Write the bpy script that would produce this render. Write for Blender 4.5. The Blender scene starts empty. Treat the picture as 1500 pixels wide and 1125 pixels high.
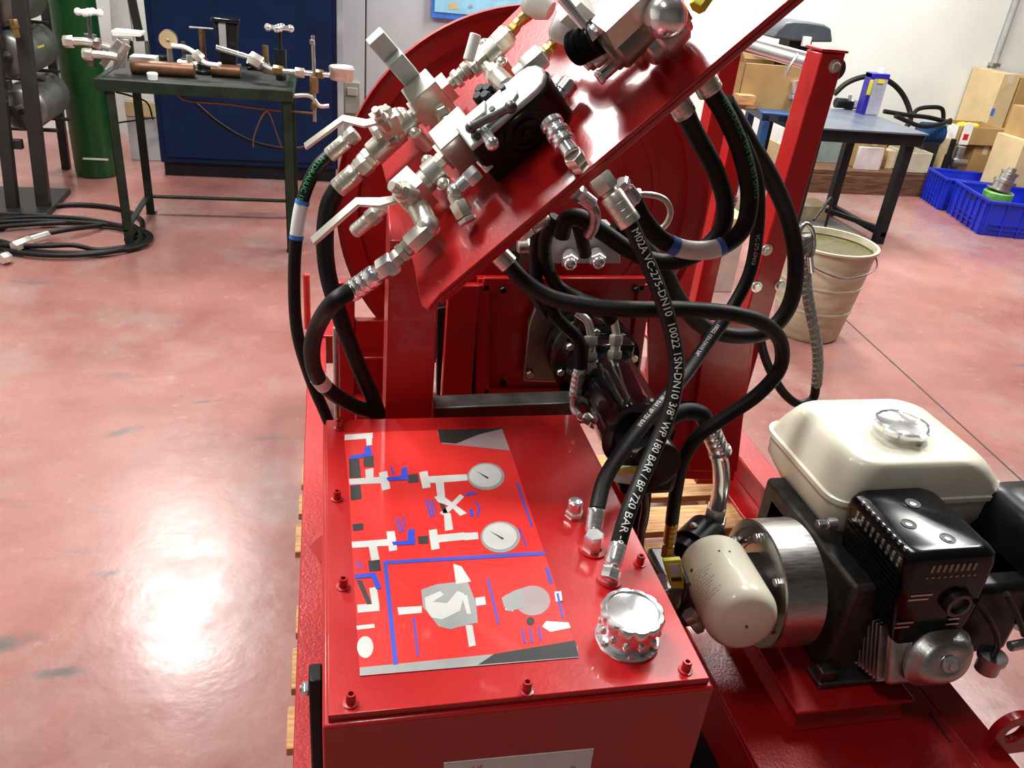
import bpy, bmesh, math, random
from mathutils import Vector, Matrix, Quaternion
random.seed(7)
S = bpy.context.scene
COL = S.collection
# ---------------------------------------------------------------- camera
cam_data = bpy.data.cameras.new('camera'); cam_data.sensor_width = 36; cam_data.lens = 28.848
cam_data.clip_start = 0.02; cam_data.clip_end = 60
cam = bpy.data.objects.new('camera', cam_data); COL.objects.link(cam)
cam.matrix_world = Matrix(((0.976135, 0.013025, -0.216774, 0), (-0.196011, 0.482571, -0.853642, 0),
                           (0.093490, 0.875760, 0.473607, 1.6), (0, 0, 0, 1)))
S.camera = cam
# ---------------------------------------------------------------- world, lamps, exposure
W = bpy.data.worlds.new('workshop_world'); S.world = W; W.use_nodes = True
W.node_tree.nodes['Background'].inputs[0].default_value = (0.9, 0.95, 1.0, 1)
W.node_tree.nodes['Background'].inputs[1].default_value = 0.3
S.view_settings.view_transform = 'Standard'; S.view_settings.look = 'None'
S.view_settings.exposure = 0.0; S.view_settings.gamma = 1.0; S.view_settings.use_curve_mapping = False
CEIL = 5.2; LAMPZ = 4.2
LAMPS = [(-1.40, 2.35, 1.7, 0.75, 215), (-1.35, 6.2, 0.42, 1.2, 175), (3.0, 5.6, 0.6, 1.5, 225), (1.9, 2.6, 0.6, 1.4, 90),
         (4.6, 3.7, 0.6, 1.5, 230), (-1.0, 0.15, 0.5, 1.0, 38)]
for i, (lx, ly, lw, ll, le) in enumerate(LAMPS):
    ld = bpy.data.lights.new('ceiling_lamp_light', 'AREA'); ld.shape = 'RECTANGLE'; ld.size = lw; ld.size_y = ll
    ld.energy = le; ld.color = (1.0, 0.98, 0.95)
    lo = bpy.data.objects.new('ceiling_lamp_light', ld); COL.objects.link(lo); lo.location = (lx, ly, LAMPZ - 0.02)

# ---------------------------------------------------------------- materials
def mat(name, col, rough=0.5, metal=0.0, coat=0.0, var=0.12, scale=8.0, col2=None, bump=0.0, bscale=60.0, rvar=0.08, stretch=None, trans=0.0, emit=0.0):
    m = bpy.data.materials.new(name); m.use_nodes = True
    nt = m.node_tree; b = nt.nodes['Principled BSDF']
    tc = nt.nodes.new('ShaderNodeTexCoord'); src = tc.outputs['Object']
    if stretch:
        mp = nt.nodes.new('ShaderNodeMapping'); mp.inputs['Scale'].default_value = stretch
        nt.links.new(src, mp.inputs[0]); src = mp.outputs[0]
    n = nt.nodes.new('ShaderNodeTexNoise'); n.inputs['Scale'].default_value = scale; n.inputs['Detail'].default_value = 4
    nt.links.new(src, n.inputs['Vector'])
    r = nt.nodes.new('ShaderNodeValToRGB')
    c2 = col2 or tuple(c * (1 - var * 2) for c in col)
    r.color_ramp.elements[0].position = 0.35; r.color_ramp.elements[1].position = 0.65
    r.color_ramp.elements[0].color = (*c2, 1); r.color_ramp.elements[1].color = (*col, 1)
    nt.links.new(n.outputs['Fac'], r.inputs[0]); nt.links.new(r.outputs[0], b.inputs['Base Color'])
    mr = nt.nodes.new('ShaderNodeMapRange'); mr.inputs[3].default_value = max(0.02, rough - rvar); mr.inputs[4].default_value = min(1, rough + rvar)
    nt.links.new(n.outputs['Fac'], mr.inputs[0]); nt.links.new(mr.outputs[0], b.inputs['Roughness'])
    b.inputs['Metallic'].default_value = metal
    if coat: b.inputs['Coat Weight'].default_value = coat; b.inputs['Coat Roughness'].default_value = 0.06
    if trans: b.inputs['Transmission Weight'].default_value = trans
    if emit:
        b.inputs['Emission Color'].default_value = (*col, 1); b.inputs['Emission Strength'].default_value = emit
    if bump:
        n2 = nt.nodes.new('ShaderNodeTexNoise'); n2.inputs['Scale'].default_value = bscale; n2.inputs['Detail'].default_value = 3
        nt.links.new(src, n2.inputs['Vector'])
        bp = nt.nodes.new('ShaderNodeBump'); bp.inputs['Strength'].default_value = bump; bp.inputs['Distance'].default_value = 0.004
        nt.links.new(n2.outputs['Fac'], bp.inputs['Height']); nt.links.new(bp.outputs[0], b.inputs['Normal'])
    return m
RED = mat('red_paint', (0.44, 0.007, 0.008), 0.30, 0, 0.25, 0.05, 6, bump=0.05, bscale=180)
REDF = mat('red_paint_skid', (0.40, 0.007, 0.009), 0.30, 0, 0.4, 0.06, 5, bump=0.18, bscale=160)
CHROME = mat('chrome', (0.86, 0.87, 0.88), 0.16, 0.85, 0, 0.03, 20, rvar=0.03)
NICKEL = mat('zinc_plated_steel', (0.74, 0.72, 0.63), 0.30, 0.78, 0, 0.03, 12, rvar=0.03)
STEEL = mat('machined_steel', (0.56, 0.55, 0.52), 0.33, 1.0, 0, 0.12, 30, stretch=(1, 8, 8))
DKSTEEL = mat('dark_steel', (0.16, 0.16, 0.155), 0.4, 0.9, 0, 0.2, 20)
ALU = mat('cast_aluminium', (0.62, 0.63, 0.60), 0.38, 1.0, 0, 0.12, 40, bump=0.15, bscale=300)
BRASS = mat('brass', (0.62, 0.40, 0.12), 0.35, 0.8, 0, 0.1, 30)
OLDBRASS = mat('tarnished_brass', (0.30, 0.20, 0.08), 0.4, 0.8, 0, 0.15, 20)
COPPER = mat('worn_copper_pipe', (0.22, 0.10, 0.05), 0.45, 0.5, 0, 0.25, 14)
RUBBER = mat('black_hose_rubber', (0.006, 0.006, 0.0065), 0.5, 0, 0, 0.2, 60, bump=0.06, bscale=400)
RUBBER.node_tree.nodes['Principled BSDF'].inputs['Specular IOR Level'].default_value = 0.3
BLACKP = mat('black_plastic', (0.010, 0.010, 0.011), 0.32, 0, 0, 0.15, 30)
BLACKG = mat('black_gloss_enamel', (0.006, 0.007, 0.010), 0.14, 0, 0.8, 0.1, 20)
BLACKM = mat('black_cover_enamel', (0.004, 0.0045, 0.006), 0.16, 0, 0, 0.1, 20); BLACKM.node_tree.nodes['Principled BSDF'].inputs['Specular IOR Level'].default_value = 0.3
WHITEP = mat('cream_white_plastic', (0.82, 0.80, 0.64), 0.32, 0, 0.15, 0.03, 6)
FILTERW = mat('cream_filter_paint', (0.86, 0.82, 0.64), 0.34, 0, 0.2, 0.03, 8)
WHITE = mat('white_print', (0.82, 0.84, 0.80), 0.45, 0, 0, 0.04, 20)
PALEGREY = mat('pale_grey_cast', (0.55, 0.60, 0.58), 0.38, 0.25, 0, 0.08, 30, bump=0.1, bscale=250)
INKG = mat('green_hose_ink', (0.07, 0.58, 0.22), 0.5)
INKB = mat('blue_print_ink', (0.03, 0.07, 0.55), 0.45)
INKBLUE2 = mat('label_blue', (0.05, 0.2, 0.7), 0.45)
INKK = mat('black_print_ink', (0.02, 0.02, 0.02), 0.45)
INKGR = mat('grey_print_ink', (0.33, 0.34, 0.33), 0.42)
INKLG = mat('light_grey_print_ink', (0.62, 0.63, 0.60), 0.42)
INKMV = mat('faded_mauve_print_ink', (0.38, 0.30, 0.30), 0.42)
INKR = mat('red_print_ink', (0.62, 0.012, 0.012), 0.30, 0, 0.5, 0.03, 5)
INKR2 = mat('bright_red_print_ink', (0.72, 0.03, 0.025), 0.30, 0, 0.5, 0.03, 5)
YELLOW = mat('yellow_label', (0.72, 0.66, 0.03), 0.4)
WOOD = mat('raw_pallet_wood', (0.62, 0.36, 0.15), 0.7, 0, 0, 0.2, 12, col2=(0.36, 0.18, 0.07), stretch=(1, 10, 10), bump=0.2, bscale=60)
BROWNW = mat('dark_stained_wood', (0.16, 0.07, 0.03), 0.6, 0, 0, 0.3, 8, stretch=(1, 8, 8))
CARD = mat('brown_cardboard', (0.42, 0.26, 0.10), 0.75, 0, 0, 0.1, 6)
CARD2 = mat('pale_cardboard', (0.60, 0.45, 0.24), 0.75, 0, 0, 0.08, 6)
TAPE = mat('packing_tape', (0.66, 0.56, 0.42), 0.3)
GREENP = mat('dark_green_bench_paint', (0.014, 0.028, 0.016), 0.45, 0, 0, 0.25, 12)
CYLG = mat('green_cylinder_paint', (0.004, 0.06, 0.012), 0.4, 0, 0.1, 0.1, 8)
NAVY = mat('navy_cabinet_paint', (0.001, 0.014, 0.055), 0.4, 0, 0.05, 0.12, 4)
BLUEST = mat('blue_steel_paint', (0.015, 0.07, 0.20), 0.4)
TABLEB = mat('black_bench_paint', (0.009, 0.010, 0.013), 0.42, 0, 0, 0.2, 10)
TABLET = mat('slate_grey_table_top', (0.11, 0.13, 0.17), 0.35, 0, 0, 0.15, 6)
CRATE = mat('blue_crate_plastic', (0.012, 0.03, 0.50), 0.33)
DARKF = mat('dark_grey_frame', (0.035, 0.035, 0.035), 0.45, 0.3)
ROLL = mat('grey_steel_cylinder', (0.22, 0.22, 0.20), 0.35, 0.6, 0, 0.12, 10)
PLASTERG = mat('grey_wall_panel', (0.50, 0.51, 0.53), 0.6, 0, 0, 0.06, 2)
BLUEV = mat('blue_lever_print', (0.015, 0.06, 0.60), 0.4)
ROPE = mat('braided_rope', (0.05, 0.05, 0.05), 0.6, 0, 0, 0.2, 300, col2=(0.32, 0.32, 0.30))
BUCKET = mat('old_bucket', (0.60, 0.56, 0.42), 0.6, 0, 0, 0.1, 9, col2=(0.42, 0.37, 0.24), stretch=(1, 1, 3))
SLUDGE = mat('oily_bucket_contents', (0.10, 0.085, 0.025), 0.3, 0, 0, 0.2, 40, bump=0.3, bscale=50)
GREYG = mat('grey_green_sheet', (0.22, 0.28, 0.26), 0.45)
BRONZE = mat('bronze_edge', (0.45, 0.34, 0.22), 0.4, 0.7)

for m_, v_ in ((BLACKP, 0.25), (TABLEB, 0.3), (NAVY, 0.25), (CYLG, 0.3), (GREENP, 0.3)): m_.node_tree.nodes['Principled BSDF'].inputs['Specular IOR Level'].default_value = v_
# ---------------------------------------------------------------- mesh collection
def V(*a): return Vector(a[0]) if len(a) == 1 else Vector(a)
def frame(d, hint=None):
    d = V(d).normalized()
    h = V(hint) if hint is not None else (V(0, 0, 1) if abs(d.z) < 0.9 else V(1, 0, 0))
    a = (h - d * h.dot(d))
    if a.length < 1e-5: h = V(0, 1, 0.3); a = (h - d * h.dot(d))
    a.normalize(); return d, a, d.cross(a)
class MB:
    def __init__(s): s.v = []; s.f = []; s.mi = []; s.m = 0
    def add(s, vs, fs):
        o = len(s.v); s.v += [V(v) for v in vs]; s.f += [tuple(i + o for i in f) for f in fs]; s.mi += [s.m] * len(fs); return s
    def hexa8(s, p): return s.add(p, [(0, 3, 2, 1), (4, 5, 6, 7), (0, 1, 5, 4), (1, 2, 6, 5), (2, 3, 7, 6), (3, 0, 4, 7)])
    def box(s, lo, hi):
        a, b = lo, hi
        return s.hexa8([(a[0], a[1], a[2]), (b[0], a[1], a[2]), (b[0], b[1], a[2]), (a[0], b[1], a[2]),
                        (a[0], a[1], b[2]), (b[0], a[1], b[2]), (b[0], b[1], b[2]), (a[0], b[1], b[2])])
    def obox(s, c, ax, ay, az, sx, sy, sz):
        c = V(c); ax = V(ax) * sx / 2; ay = V(ay) * sy / 2; az = V(az) * sz / 2
        return s.hexa8([c - ax - ay - az, c + ax - ay - az, c + ax + ay - az, c - ax + ay - az, c - ax - ay + az, c + ax - ay + az, c + ax + ay + az, c - ax + ay + az])
    def bar(s, p0, p1, w, h, hint=None):
        p0 = V(p0); p1 = V(p1); d, a, b = frame(p1 - p0, hint)
        return s.obox((p0 + p1) / 2, d, a, b, (p1 - p0).length, h, w)
    def prism(s, poly, vec):
        poly = [V(p) for p in poly]; n = len(poly); vec = V(vec); vs = poly + [p + vec for p in poly]
        return s.add(vs, [tuple(range(n))[::-1], tuple(range(n, 2 * n))] + [(i, (i + 1) % n, n + (i + 1) % n, n + i) for i in range(n)])
    def lathe(s, p0, axis, prof, n=24, caps=True, hint=None):
        p0 = V(p0); d, a, b = frame(axis, hint); vs = []; fs = []
        for (t, r) in prof:
            for k in range(n):
                an = 2 * math.pi * k / n; vs.append(p0 + d * t + (a * math.cos(an) + b * math.sin(an)) * r)
        for i in range(len(prof) - 1):
            for k in range(n): fs.append((i * n + k, i * n + (k + 1) % n, (i + 1) * n + (k + 1) % n, (i + 1) * n + k))
        if caps: fs.append(tuple(range(n))[::-1]); fs.append(tuple((len(prof) - 1) * n + k for k in range(n)))
        return s.add(vs, fs)
    def cyl(s, p0, p1, r0, r1=None, n=24, hint=None):
        p0 = V(p0); p1 = V(p1); L = (p1 - p0).length
        return s.lathe(p0, p1 - p0, [(0, r0), (L, r0 if r1 is None else r1)], n, True, hint)
    def hexn(s, p0, p1, r):     # a hexagonal nut with chamfered ends
        p0 = V(p0); p1 = V(p1); L = (p1 - p0).length; c = min(L * 0.15, r * 0.15)
        return s.lathe(p0, p1 - p0, [(0, r * 0.9), (c, r), (L - c, r), (L, r * 0.9)], 6)
    def ring(s, p0, p1, ro, ri, n=40, hint=None):
        p0 = V(p0); p1 = V(p1); L = (p1 - p0).length
        return s.lathe(p0, p1 - p0, [(0, ri), (0, ro), (L, ro), (L, ri), (0, ri)], n, False, hint)
    def tube(s, pts, r, n=12, sub=6, closed=False):
        P = smooth_path(pts, sub, closed); vs = []; fs = []; fr = path_frames(P, closed); m = len(P)
        for i, p in enumerate(P):
            rr = r(i / (m - 1)) if callable(r) else r
            for k in range(n):
                an = 2 * math.pi * k / n; vs.append(p + (fr[i][1] * math.cos(an) + fr[i][2] * math.sin(an)) * rr)
        for i in range(m if closed else m - 1):
            j = (i + 1) % m
            for k in range(n): fs.append((i * n + k, i * n + (k + 1) % n, j * n + (k + 1) % n, j * n + k))
        if not closed: fs.append(tuple(range(n))[::-1]); fs.append(tuple((m - 1) * n + k for k in range(n)))
        return s.add(vs, fs)
    def sphere(s, c, r, n=16, m=10, sc=(1, 1, 1)):
        prof = [(-r * math.cos(math.pi * i / m), max(1e-4, r * math.sin(math.pi * i / m))) for i in range(m + 1)]
        o = len(s.v); s.lathe((0, 0, 0), (0, 0, 1), prof, n)
        for i in range(o, len(s.v)): s.v[i] = V(c) + V(s.v[i].x * sc[0], s.v[i].y * sc[1], s.v[i].z * sc[2])
        return s
def smooth_path(pts, sub=6, closed=False):
    P = [V(p) for p in pts]; n = len(P)
    if n < 3 or sub <= 1: return P
    out = []
    for i in range(n if closed else n - 1):
        p1, p2 = P[i], P[(i + 1) % n]
        p0 = P[i - 1] if (i > 0 or closed) else p1 * 2 - p2
        p3 = P[(i + 2) % n] if (i + 2 < n or closed) else p2 * 2 - p1
        # centripetal Catmull-Rom
        t01 = max(1e-4, (p1 - p0).length ** 0.5); t12 = max(1e-4, (p2 - p1).length ** 0.5); t23 = max(1e-4, (p3 - p2).length ** 0.5)
        m1 = (p2 - p1) + ((p1 - p0) / t01 - (p2 - p0) / (t01 + t12)) * t12
        m2 = (p2 - p1) + ((p3 - p2) / t23 - (p3 - p1) / (t12 + t23)) * t12
        for k in range(sub):
            t = k / sub
            out.append(p1 * (2 * t ** 3 - 3 * t ** 2 + 1) + m1 * (t ** 3 - 2 * t ** 2 + t) + p2 * (-2 * t ** 3 + 3 * t ** 2) + m2 * (t ** 3 - t ** 2))
    if not closed: out.append(P[-1])
    return out
def path_frames(P, closed=False):
    m = len(P); fr = []; a = None
    for i in range(m):
        q0 = P[i - 1] if (i > 0 or closed) else P[i]; q1 = P[(i + 1) % m] if (i < m - 1 or closed) else P[i]
        d = (q1 - q0).normalized()
        if a is None: d, a, b = frame(d)
        else:
            a = a - d * a.dot(d)
            a = a.normalized() if a.length > 1e-5 else frame(d)[1]
            b = d.cross(a)
        fr.append((d, a, b))
    return fr
# ---------------------------------------------------------------- objects
def tag(o, label=None, cat=None, group=None, kind=None):
    if label: o['label'] = label
    if cat: o['category'] = cat
    if group: o['group'] = group
    if kind: o['kind'] = kind
    return o
def thing(name, label, cat, loc, group=None):
    o = bpy.data.objects.new(name, None); o.empty_display_size = 0.05; COL.objects.link(o); o.location = V(loc)
    o['root'] = 1; del o['root']
    ROOT[o.name] = V(loc); return tag(o, label, cat, group)
ROOT = {}
def root_loc(o):
    while o.parent: o = o.parent
    return ROOT.get(o.name, o.location.copy())
def obj(name, mb, mats, parent=None, bevel=0.0, seg=2, angle=40, smooth=True, label=None, loc=None, kind=None):
    if not isinstance(mats, (list, tuple)): mats = [mats]
    me = bpy.data.meshes.new(name)
    if parent: base = root_loc(parent)
    elif loc is not None: base = V(loc)
    else:
        xs = [v.x for v in mb.v]; ys = [v.y for v in mb.v]; zs = [v.z for v in mb.v]
        base = V((min(xs) + max(xs)) / 2, (min(ys) + max(ys)) / 2, min(zs))
    me.from_pydata([v - base for v in mb.v], [], mb.f)
    for m in mats: me.materials.append(m)
    me.polygons.foreach_set('material_index', mb.mi)
    bm = bmesh.new(); bm.from_mesh(me); bmesh.ops.recalc_face_normals(bm, faces=bm.faces); bm.to_mesh(me); bm.free()
    if smooth:
        me.shade_smooth(); me.set_sharp_from_angle(angle=math.radians(angle))
    me.update()
    o = bpy.data.objects.new(name, me); COL.objects.link(o)
    if parent: o.parent = parent
    else: o.location = base; ROOT[o.name] = base
    if bevel:
        b = o.modifiers.new('bevel', 'BEVEL'); b.width = bevel; b.segments = seg; b.limit_method = 'ANGLE'; b.angle_limit = math.radians(40)
    if label: o['label'] = label
    if kind: o['kind'] = kind
    return o
def copy_part(o, offset, parent=None):
    c = o.copy(); COL.objects.link(c); c.parent = parent or o.parent; c.location = o.location + V(offset)
    for ch in list(o.children):
        d = ch.copy(); COL.objects.link(d); d.parent = c
    return c
# ---------------------------------------------------------------- writing
FONT_CACHE = {}
def glyphs(text):
    """triangulated outline of a line of text: list of (verts2d, faces, width) in units of the letter size"""
    if text in FONT_CACHE: return FONT_CACHE[text]
    cu = bpy.data.curves.new('writing', 'FONT'); cu.body = text; cu.size = 1.0; cu.resolution_u = 2
    o = bpy.data.objects.new('writing', cu); COL.objects.link(o)
    dg = bpy.context.evaluated_depsgraph_get(); ev = o.evaluated_get(dg); me = ev.to_mesh()
    vs = [(v.co.x, v.co.y) for v in me.vertices]; fs = [tuple(p.vertices) for p in me.polygons]
    ev.to_mesh_clear(); bpy.data.objects.remove(o); bpy.data.curves.remove(cu)
    bm = bmesh.new(); bv = [bm.verts.new((x, y, 0)) for x, y in vs]
    for f in fs:
        try: bm.faces.new([bv[i] for i in f])
        except ValueError: pass
    for k in range(1, 7):   # cut across the letters so that they can bend round a pipe
        bmesh.ops.bisect_plane(bm, geom=bm.verts[:] + bm.edges[:] + bm.faces[:], plane_co=(0, 0.11 * k, 0), plane_no=(0, 1, 0))
    bm.verts.index_update(); vs = [(v.co.x, v.co.y) for v in bm.verts]; fs = [tuple(v.index for v in f.verts) for f in bm.faces]; bm.free()
    FONT_CACHE[text] = (vs, fs); return vs, fs
def flat_text(mb, text, origin, right, up, size):
    vs, fs = glyphs(text); o = V(origin); r = V(right).normalized(); u = V(up).normalized()
    return mb.add([o + r * (x * size) + u * (y * size) for x, y in vs], fs)
def hose_text(mb, text, pts, r, size, start, facing, flip=False, sub=10):
    """letters printed along a hose, wrapped round its wall; facing = direction the print looks towards"""
    P = smooth_path(pts, sub); L = [0.0]
    for i in range(1, len(P)): L.append(L[-1] + (P[i] - P[i - 1]).length)
    fr = path_frames(P); vs, fs = glyphs(text); out = []
    for x, y in vs:
        t = start + x * size; i = 0
        while i < len(L) - 2 and L[i + 1] < t: i += 1
        k = (t - L[i]) / max(1e-6, L[i + 1] - L[i]); p = P[i].lerp(P[i + 1], k); d = fr[i][0].lerp(fr[min(i + 1, len(P) - 1)][0], k).normalized()
        f = V(facing); f = (f - d * f.dot(d)).normalized(); side = f.cross(d)
        if flip: side = -side
        an = (y - 0.36) * size / r
        out.append(p + (f * math.cos(an) + side * math.sin(an)) * (r + 0.0007))
    return mb.add(out, fs)

# ================================================================ the room
def wall_mat():
    m = bpy.data.materials.new('painted_plaster_wall'); m.use_nodes = True; nt = m.node_tree; b = nt.nodes['Principled BSDF']
    tc = nt.nodes.new('ShaderNodeTexCoord'); n = nt.nodes.new('ShaderNodeTexNoise'); n.inputs['Scale'].default_value = 0.9; n.inputs['Detail'].default_value = 8
    nt.links.new(tc.outputs['Object'], n.inputs['Vector'])
    r = nt.nodes.new('ShaderNodeValToRGB'); r.color_ramp.elements[0].position = 0.3; r.color_ramp.elements[1].position = 0.62
    r.color_ramp.elements[0].color = (0.60, 0.61, 0.57, 1); r.color_ramp.elements[1].color = (0.76, 0.77, 0.73, 1)
    nt.links.new(n.outputs['Fac'], r.inputs[0]); nt.links.new(r.outputs[0], b.inputs['Base Color']); b.inputs['Roughness'].default_value = 0.7
    return m
def floor_mat():
    m = bpy.data.materials.new('worn_red_painted_concrete'); m.use_nodes = True; nt = m.node_tree; b = nt.nodes['Principled BSDF']; L = nt.links.new
    tc = nt.nodes.new('ShaderNodeTexCoord')
    def noise(scale, detail, st=(1, 1, 1), rough=0.6):
        mp = nt.nodes.new('ShaderNodeMapping'); mp.inputs['Scale'].default_value = st; L(tc.outputs['Object'], mp.inputs[0])
        n = nt.nodes.new('ShaderNodeTexNoise'); n.inputs['Scale'].default_value = scale; n.inputs['Detail'].default_value = detail; n.inputs['Roughness'].default_value = rough
        L(mp.outputs[0], n.inputs['Vector']); return n.outputs['Fac']
    def ramp(f, p0, c0, p1, c1):
        r = nt.nodes.new('ShaderNodeValToRGB'); r.color_ramp.elements[0].position = p0; r.color_ramp.elements[1].position = p1
        r.color_ramp.elements[0].color = (*c0, 1); r.color_ramp.elements[1].color = (*c1, 1); L(f, r.inputs[0]); return r.outputs[0]
    def mix(a, c, f):
        x = nt.nodes.new('ShaderNodeMix'); x.data_type = 'RGBA'; L(f, x.inputs[0]); L(a, x.inputs[6]); L(c, x.inputs[7]) if not isinstance(c, tuple) else setattr(x.inputs[7], 'default_value', (*c, 1)); return x.outputs[2]
    base = ramp(noise(1.3, 8), 0.32, (0.22, 0.082, 0.070), 0.66, (0.34, 0.158, 0.136))
    worn = ramp(noise(0.8, 9, (1, 1, 1), 0.72), 0.50, (0, 0, 0), 0.66, (0.75, 0.75, 0.75))
    c = mix(base, (0.29, 0.24, 0.215), worn)
    spots = ramp(noise(14, 5, (1, 1, 1), 0.7), 0.60, (0, 0, 0), 0.70, (0.5, 0.5, 0.5)); c = mix(c, (0.36, 0.26, 0.235), spots)
    scuff = ramp(noise(2.4, 4, (0.7, 2.6, 1), 0.55), 0.64, (0, 0, 0), 0.74, (0.7, 0.7, 0.7)); c = mix(c, (0.10, 0.10, 0.095), scuff)
    # three broad rubbed-in oil smears and dark scratches on the left of the machine
    for (sx, sy, sw, sh_, an) in ((-0.58, 1.86, 0.13, 0.035, 0.05), (-0.62, 1.52, 0.16, 0.035, 0.0), (-0.70, 2.58, 0.14, 0.05, 0.5), (-0.45, 2.78, 0.16, 0.02, 0.15), (-0.80, 1.62, 0.22, 0.07, 0.2)):
        mp = nt.nodes.new('ShaderNodeMapping'); mp.vector_type = 'TEXTURE'; mp.inputs['Location'].default_value = (sx, sy, 0); mp.inputs['Rotation'].default_value = (0, 0, an); mp.inputs['Scale'].default_value = (sw, sh_, 1)
        L(tc.outputs['Object'], mp.inputs[0]); ln = nt.nodes.new('ShaderNodeVectorMath'); ln.operation = 'LENGTH'; L(mp.outputs[0], ln.inputs[0])
        ad = nt.nodes.new('ShaderNodeMath'); ad.operation = 'MULTIPLY_ADD'; L(noise(16, 5), ad.inputs[0]); ad.inputs[1].default_value = 0.9; L(ln.outputs['Value'], ad.inputs[2])
        c = mix(c, (0.085, 0.10, 0.095), ramp(ad.outputs[0], 0.55, (0.8, 0.8, 0.8), 1.45, (0, 0, 0)))
    scr = ramp(noise(5.0, 9, (1, 1, 1), 0.85), 0.66, (0, 0, 0), 0.70, (0.6, 0.6, 0.6)); c = mix(c, (0.14, 0.115, 0.10), scr)
    L(c, b.inputs['Base Color'])
    rr = ramp(noise(3.0, 7, (1, 1, 1), 0.7), 0.3, (0.16, 0.16, 0.16), 0.7, (0.36, 0.36, 0.36)); L(rr, b.inputs['Roughness'])
    bp = nt.nodes.new('ShaderNodeBump'); bp.inputs['Strength'].default_value = 0.12; bp.inputs['Distance'].default_value = 0.01
    L(noise(9, 6), bp.inputs['Height']); L(bp.outputs[0], b.inputs['Normal'])
    return m
HALLM = mat('dim_hall_wall', (0.10, 0.10, 0.10), 0.8); WALLM = wall_mat(); FLOORM = floor_mat()
XL, XR, YB, YF = -5.0, 7.2, 7.0, -3.0
def struct(name, mb, m, **k): return obj(name, mb, m, kind='structure', **k)
struct('floor', MB().box((XL, YF, -0.1), (XR, YB, 0)), FLOORM, smooth=False, loc=(0, 0, 0))
struct('wall_back', MB().box((XL, YB, 0), (XR, YB + 0.15, CEIL)), WALLM, smooth=False, loc=(0, 7, 0))
struct('wall_left', MB().box((XL - 0.15, YF, 0), (XL, YB, CEIL)), WALLM, smooth=False)
struct('wall_right', MB().box((XR, YF, 0), (XR + 0.15, YB, CEIL)), HALLM, smooth=False)
struct('wall_front', MB().box((XL, YF - 0.15, 0), (XR, YF, CEIL)), HALLM, smooth=False)
struct('ceiling', MB().box((XL, YF, CEIL), (XR, YB, CEIL + 0.1)), mat('dark_roof_sheeting', (0.10, 0.10, 0.10), 0.8), smooth=False)
# floor joint (a thin dark saw cut running back past the engine)
struct('trim_1', MB().bar((2.6815, 3.567, 0.0006), (2.5258, 1.9923, 0.0006), 0.008, 0.001, (0, 0, 1)), mat('dark_joint_filler', (0.03, 0.025, 0.025), 0.7), smooth=False)
# grey panelling on the back wall, left half, with its upright joints
pm = MB(); pm.box((-0.2, 6.93, 0), (0.30, 7.0, 3.0)); pm.box((0.31, 6.93, 0), (1.62, 7.0, 3.0)); struct('trim_2', pm, PLASTERG, bevel=0.006)
pm = MB(); pm.box((1.64, 6.91, 0), (1.78, 7.0, 3.0)); struct('trim_3', pm, mat('blue_grey_jamb', (0.20, 0.25, 0.36), 0.5), bevel=0.006)
# conduit on the right of the back wall
pm = MB(); pm.cyl((5.98, 6.965, 0.3), (5.98, 6.965, CEIL), 0.028, n=14)
pip = thing('wall_conduit', 'thin grey conduit pipe running up the white wall', 'pipe', (5.98, 6.965, 0.3))
obj('conduit', pm, mat('conduit_grey', (0.36, 0.36, 0.35), 0.45), pip)
pm = MB()
for z in (1.0, 2.2, 3.4): pm.box((5.94, 6.93, z), (6.02, 7.0, z + 0.03))
obj('clamp', pm, STEEL, pip)
# the ceiling lamps' housings
for i, (lx, ly, lw, ll, le) in enumerate(LAMPS):
    struct('trim_%d' % (4 + i), MB().box((lx - lw / 2 - 0.03, ly - ll / 2 - 0.03, LAMPZ), (lx + lw / 2 + 0.03, ly + ll / 2 + 0.03, LAMPZ + 0.12)), WHITE, smooth=False)

# ================================================================ pallet under the machine
pal = thing('wooden_pallet', 'raw wooden pallet lying under the red machine skid', 'pallet', (0.6, 1.7, 0))
yb = 0.55; k = 0
while yb < 2.15:
    w = 0.105 + 0.012 * ((k * 7) % 3 - 1); dx = 0.012 * ((k * 5) % 4 - 1.5)
    obj('deck_board', MB().box((-0.088 + dx * 0.4, yb, 0.118), (1.33 + dx, yb + w, 0.14)), WOOD, pal, bevel=0.002)
    yb += w + 0.045; k += 1
for x in (-0.078, 0.56, 1.20):
    obj('stringer', MB().box((x, 0.55, 0.0), (x + 0.10, 2.25, 0.118)), WOOD, pal, bevel=0.003)

# ================================================================ skid frame
sk = thing('machine_skid', 'red painted steel skid frame carrying tank, reel and engine', 'frame', (0.6, 1.6, 0.14))
def channel(x0, x1, y0, y1, name='rail', inward=1):
    m = MB(); m.box((x0, y0, 0.288), (x1, y1, 0.30)); m.box((x0, y0, 0.14), (x1, y1, 0.152))
    xw = x0 if inward > 0 else x1 - 0.01
    m.box((xw, y0, 0.152), (xw + 0.01, y1, 0.288)); return obj(name, m, REDF, sk, bevel=0.003)
channel(-0.072, -0.012, 0.55, 2.83)
channel(1.205, 1.285, 0.55, 2.83, inward=-1)
for y in (0.56, 1.38, 2.77):
    obj('cross_member', MB().box((-0.012, y, 0.16), (1.205, y + 0.06, 0.285)), REDF, sk, bevel=0.003)
obj('rear_plate', MB().box((-0.072, 2.70, 0.300), (0.5, 2.83, 0.308)), REDF, sk, bevel=0.002)
m = MB(); m.cyl((-0.075, 2.78, 0.30), (-0.075, 2.78, 0.50), 0.012, n=12); m.sphere((-0.075, 2.78, 0.50), 0.013)
obj('stake_pin', m, RED, sk)
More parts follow.
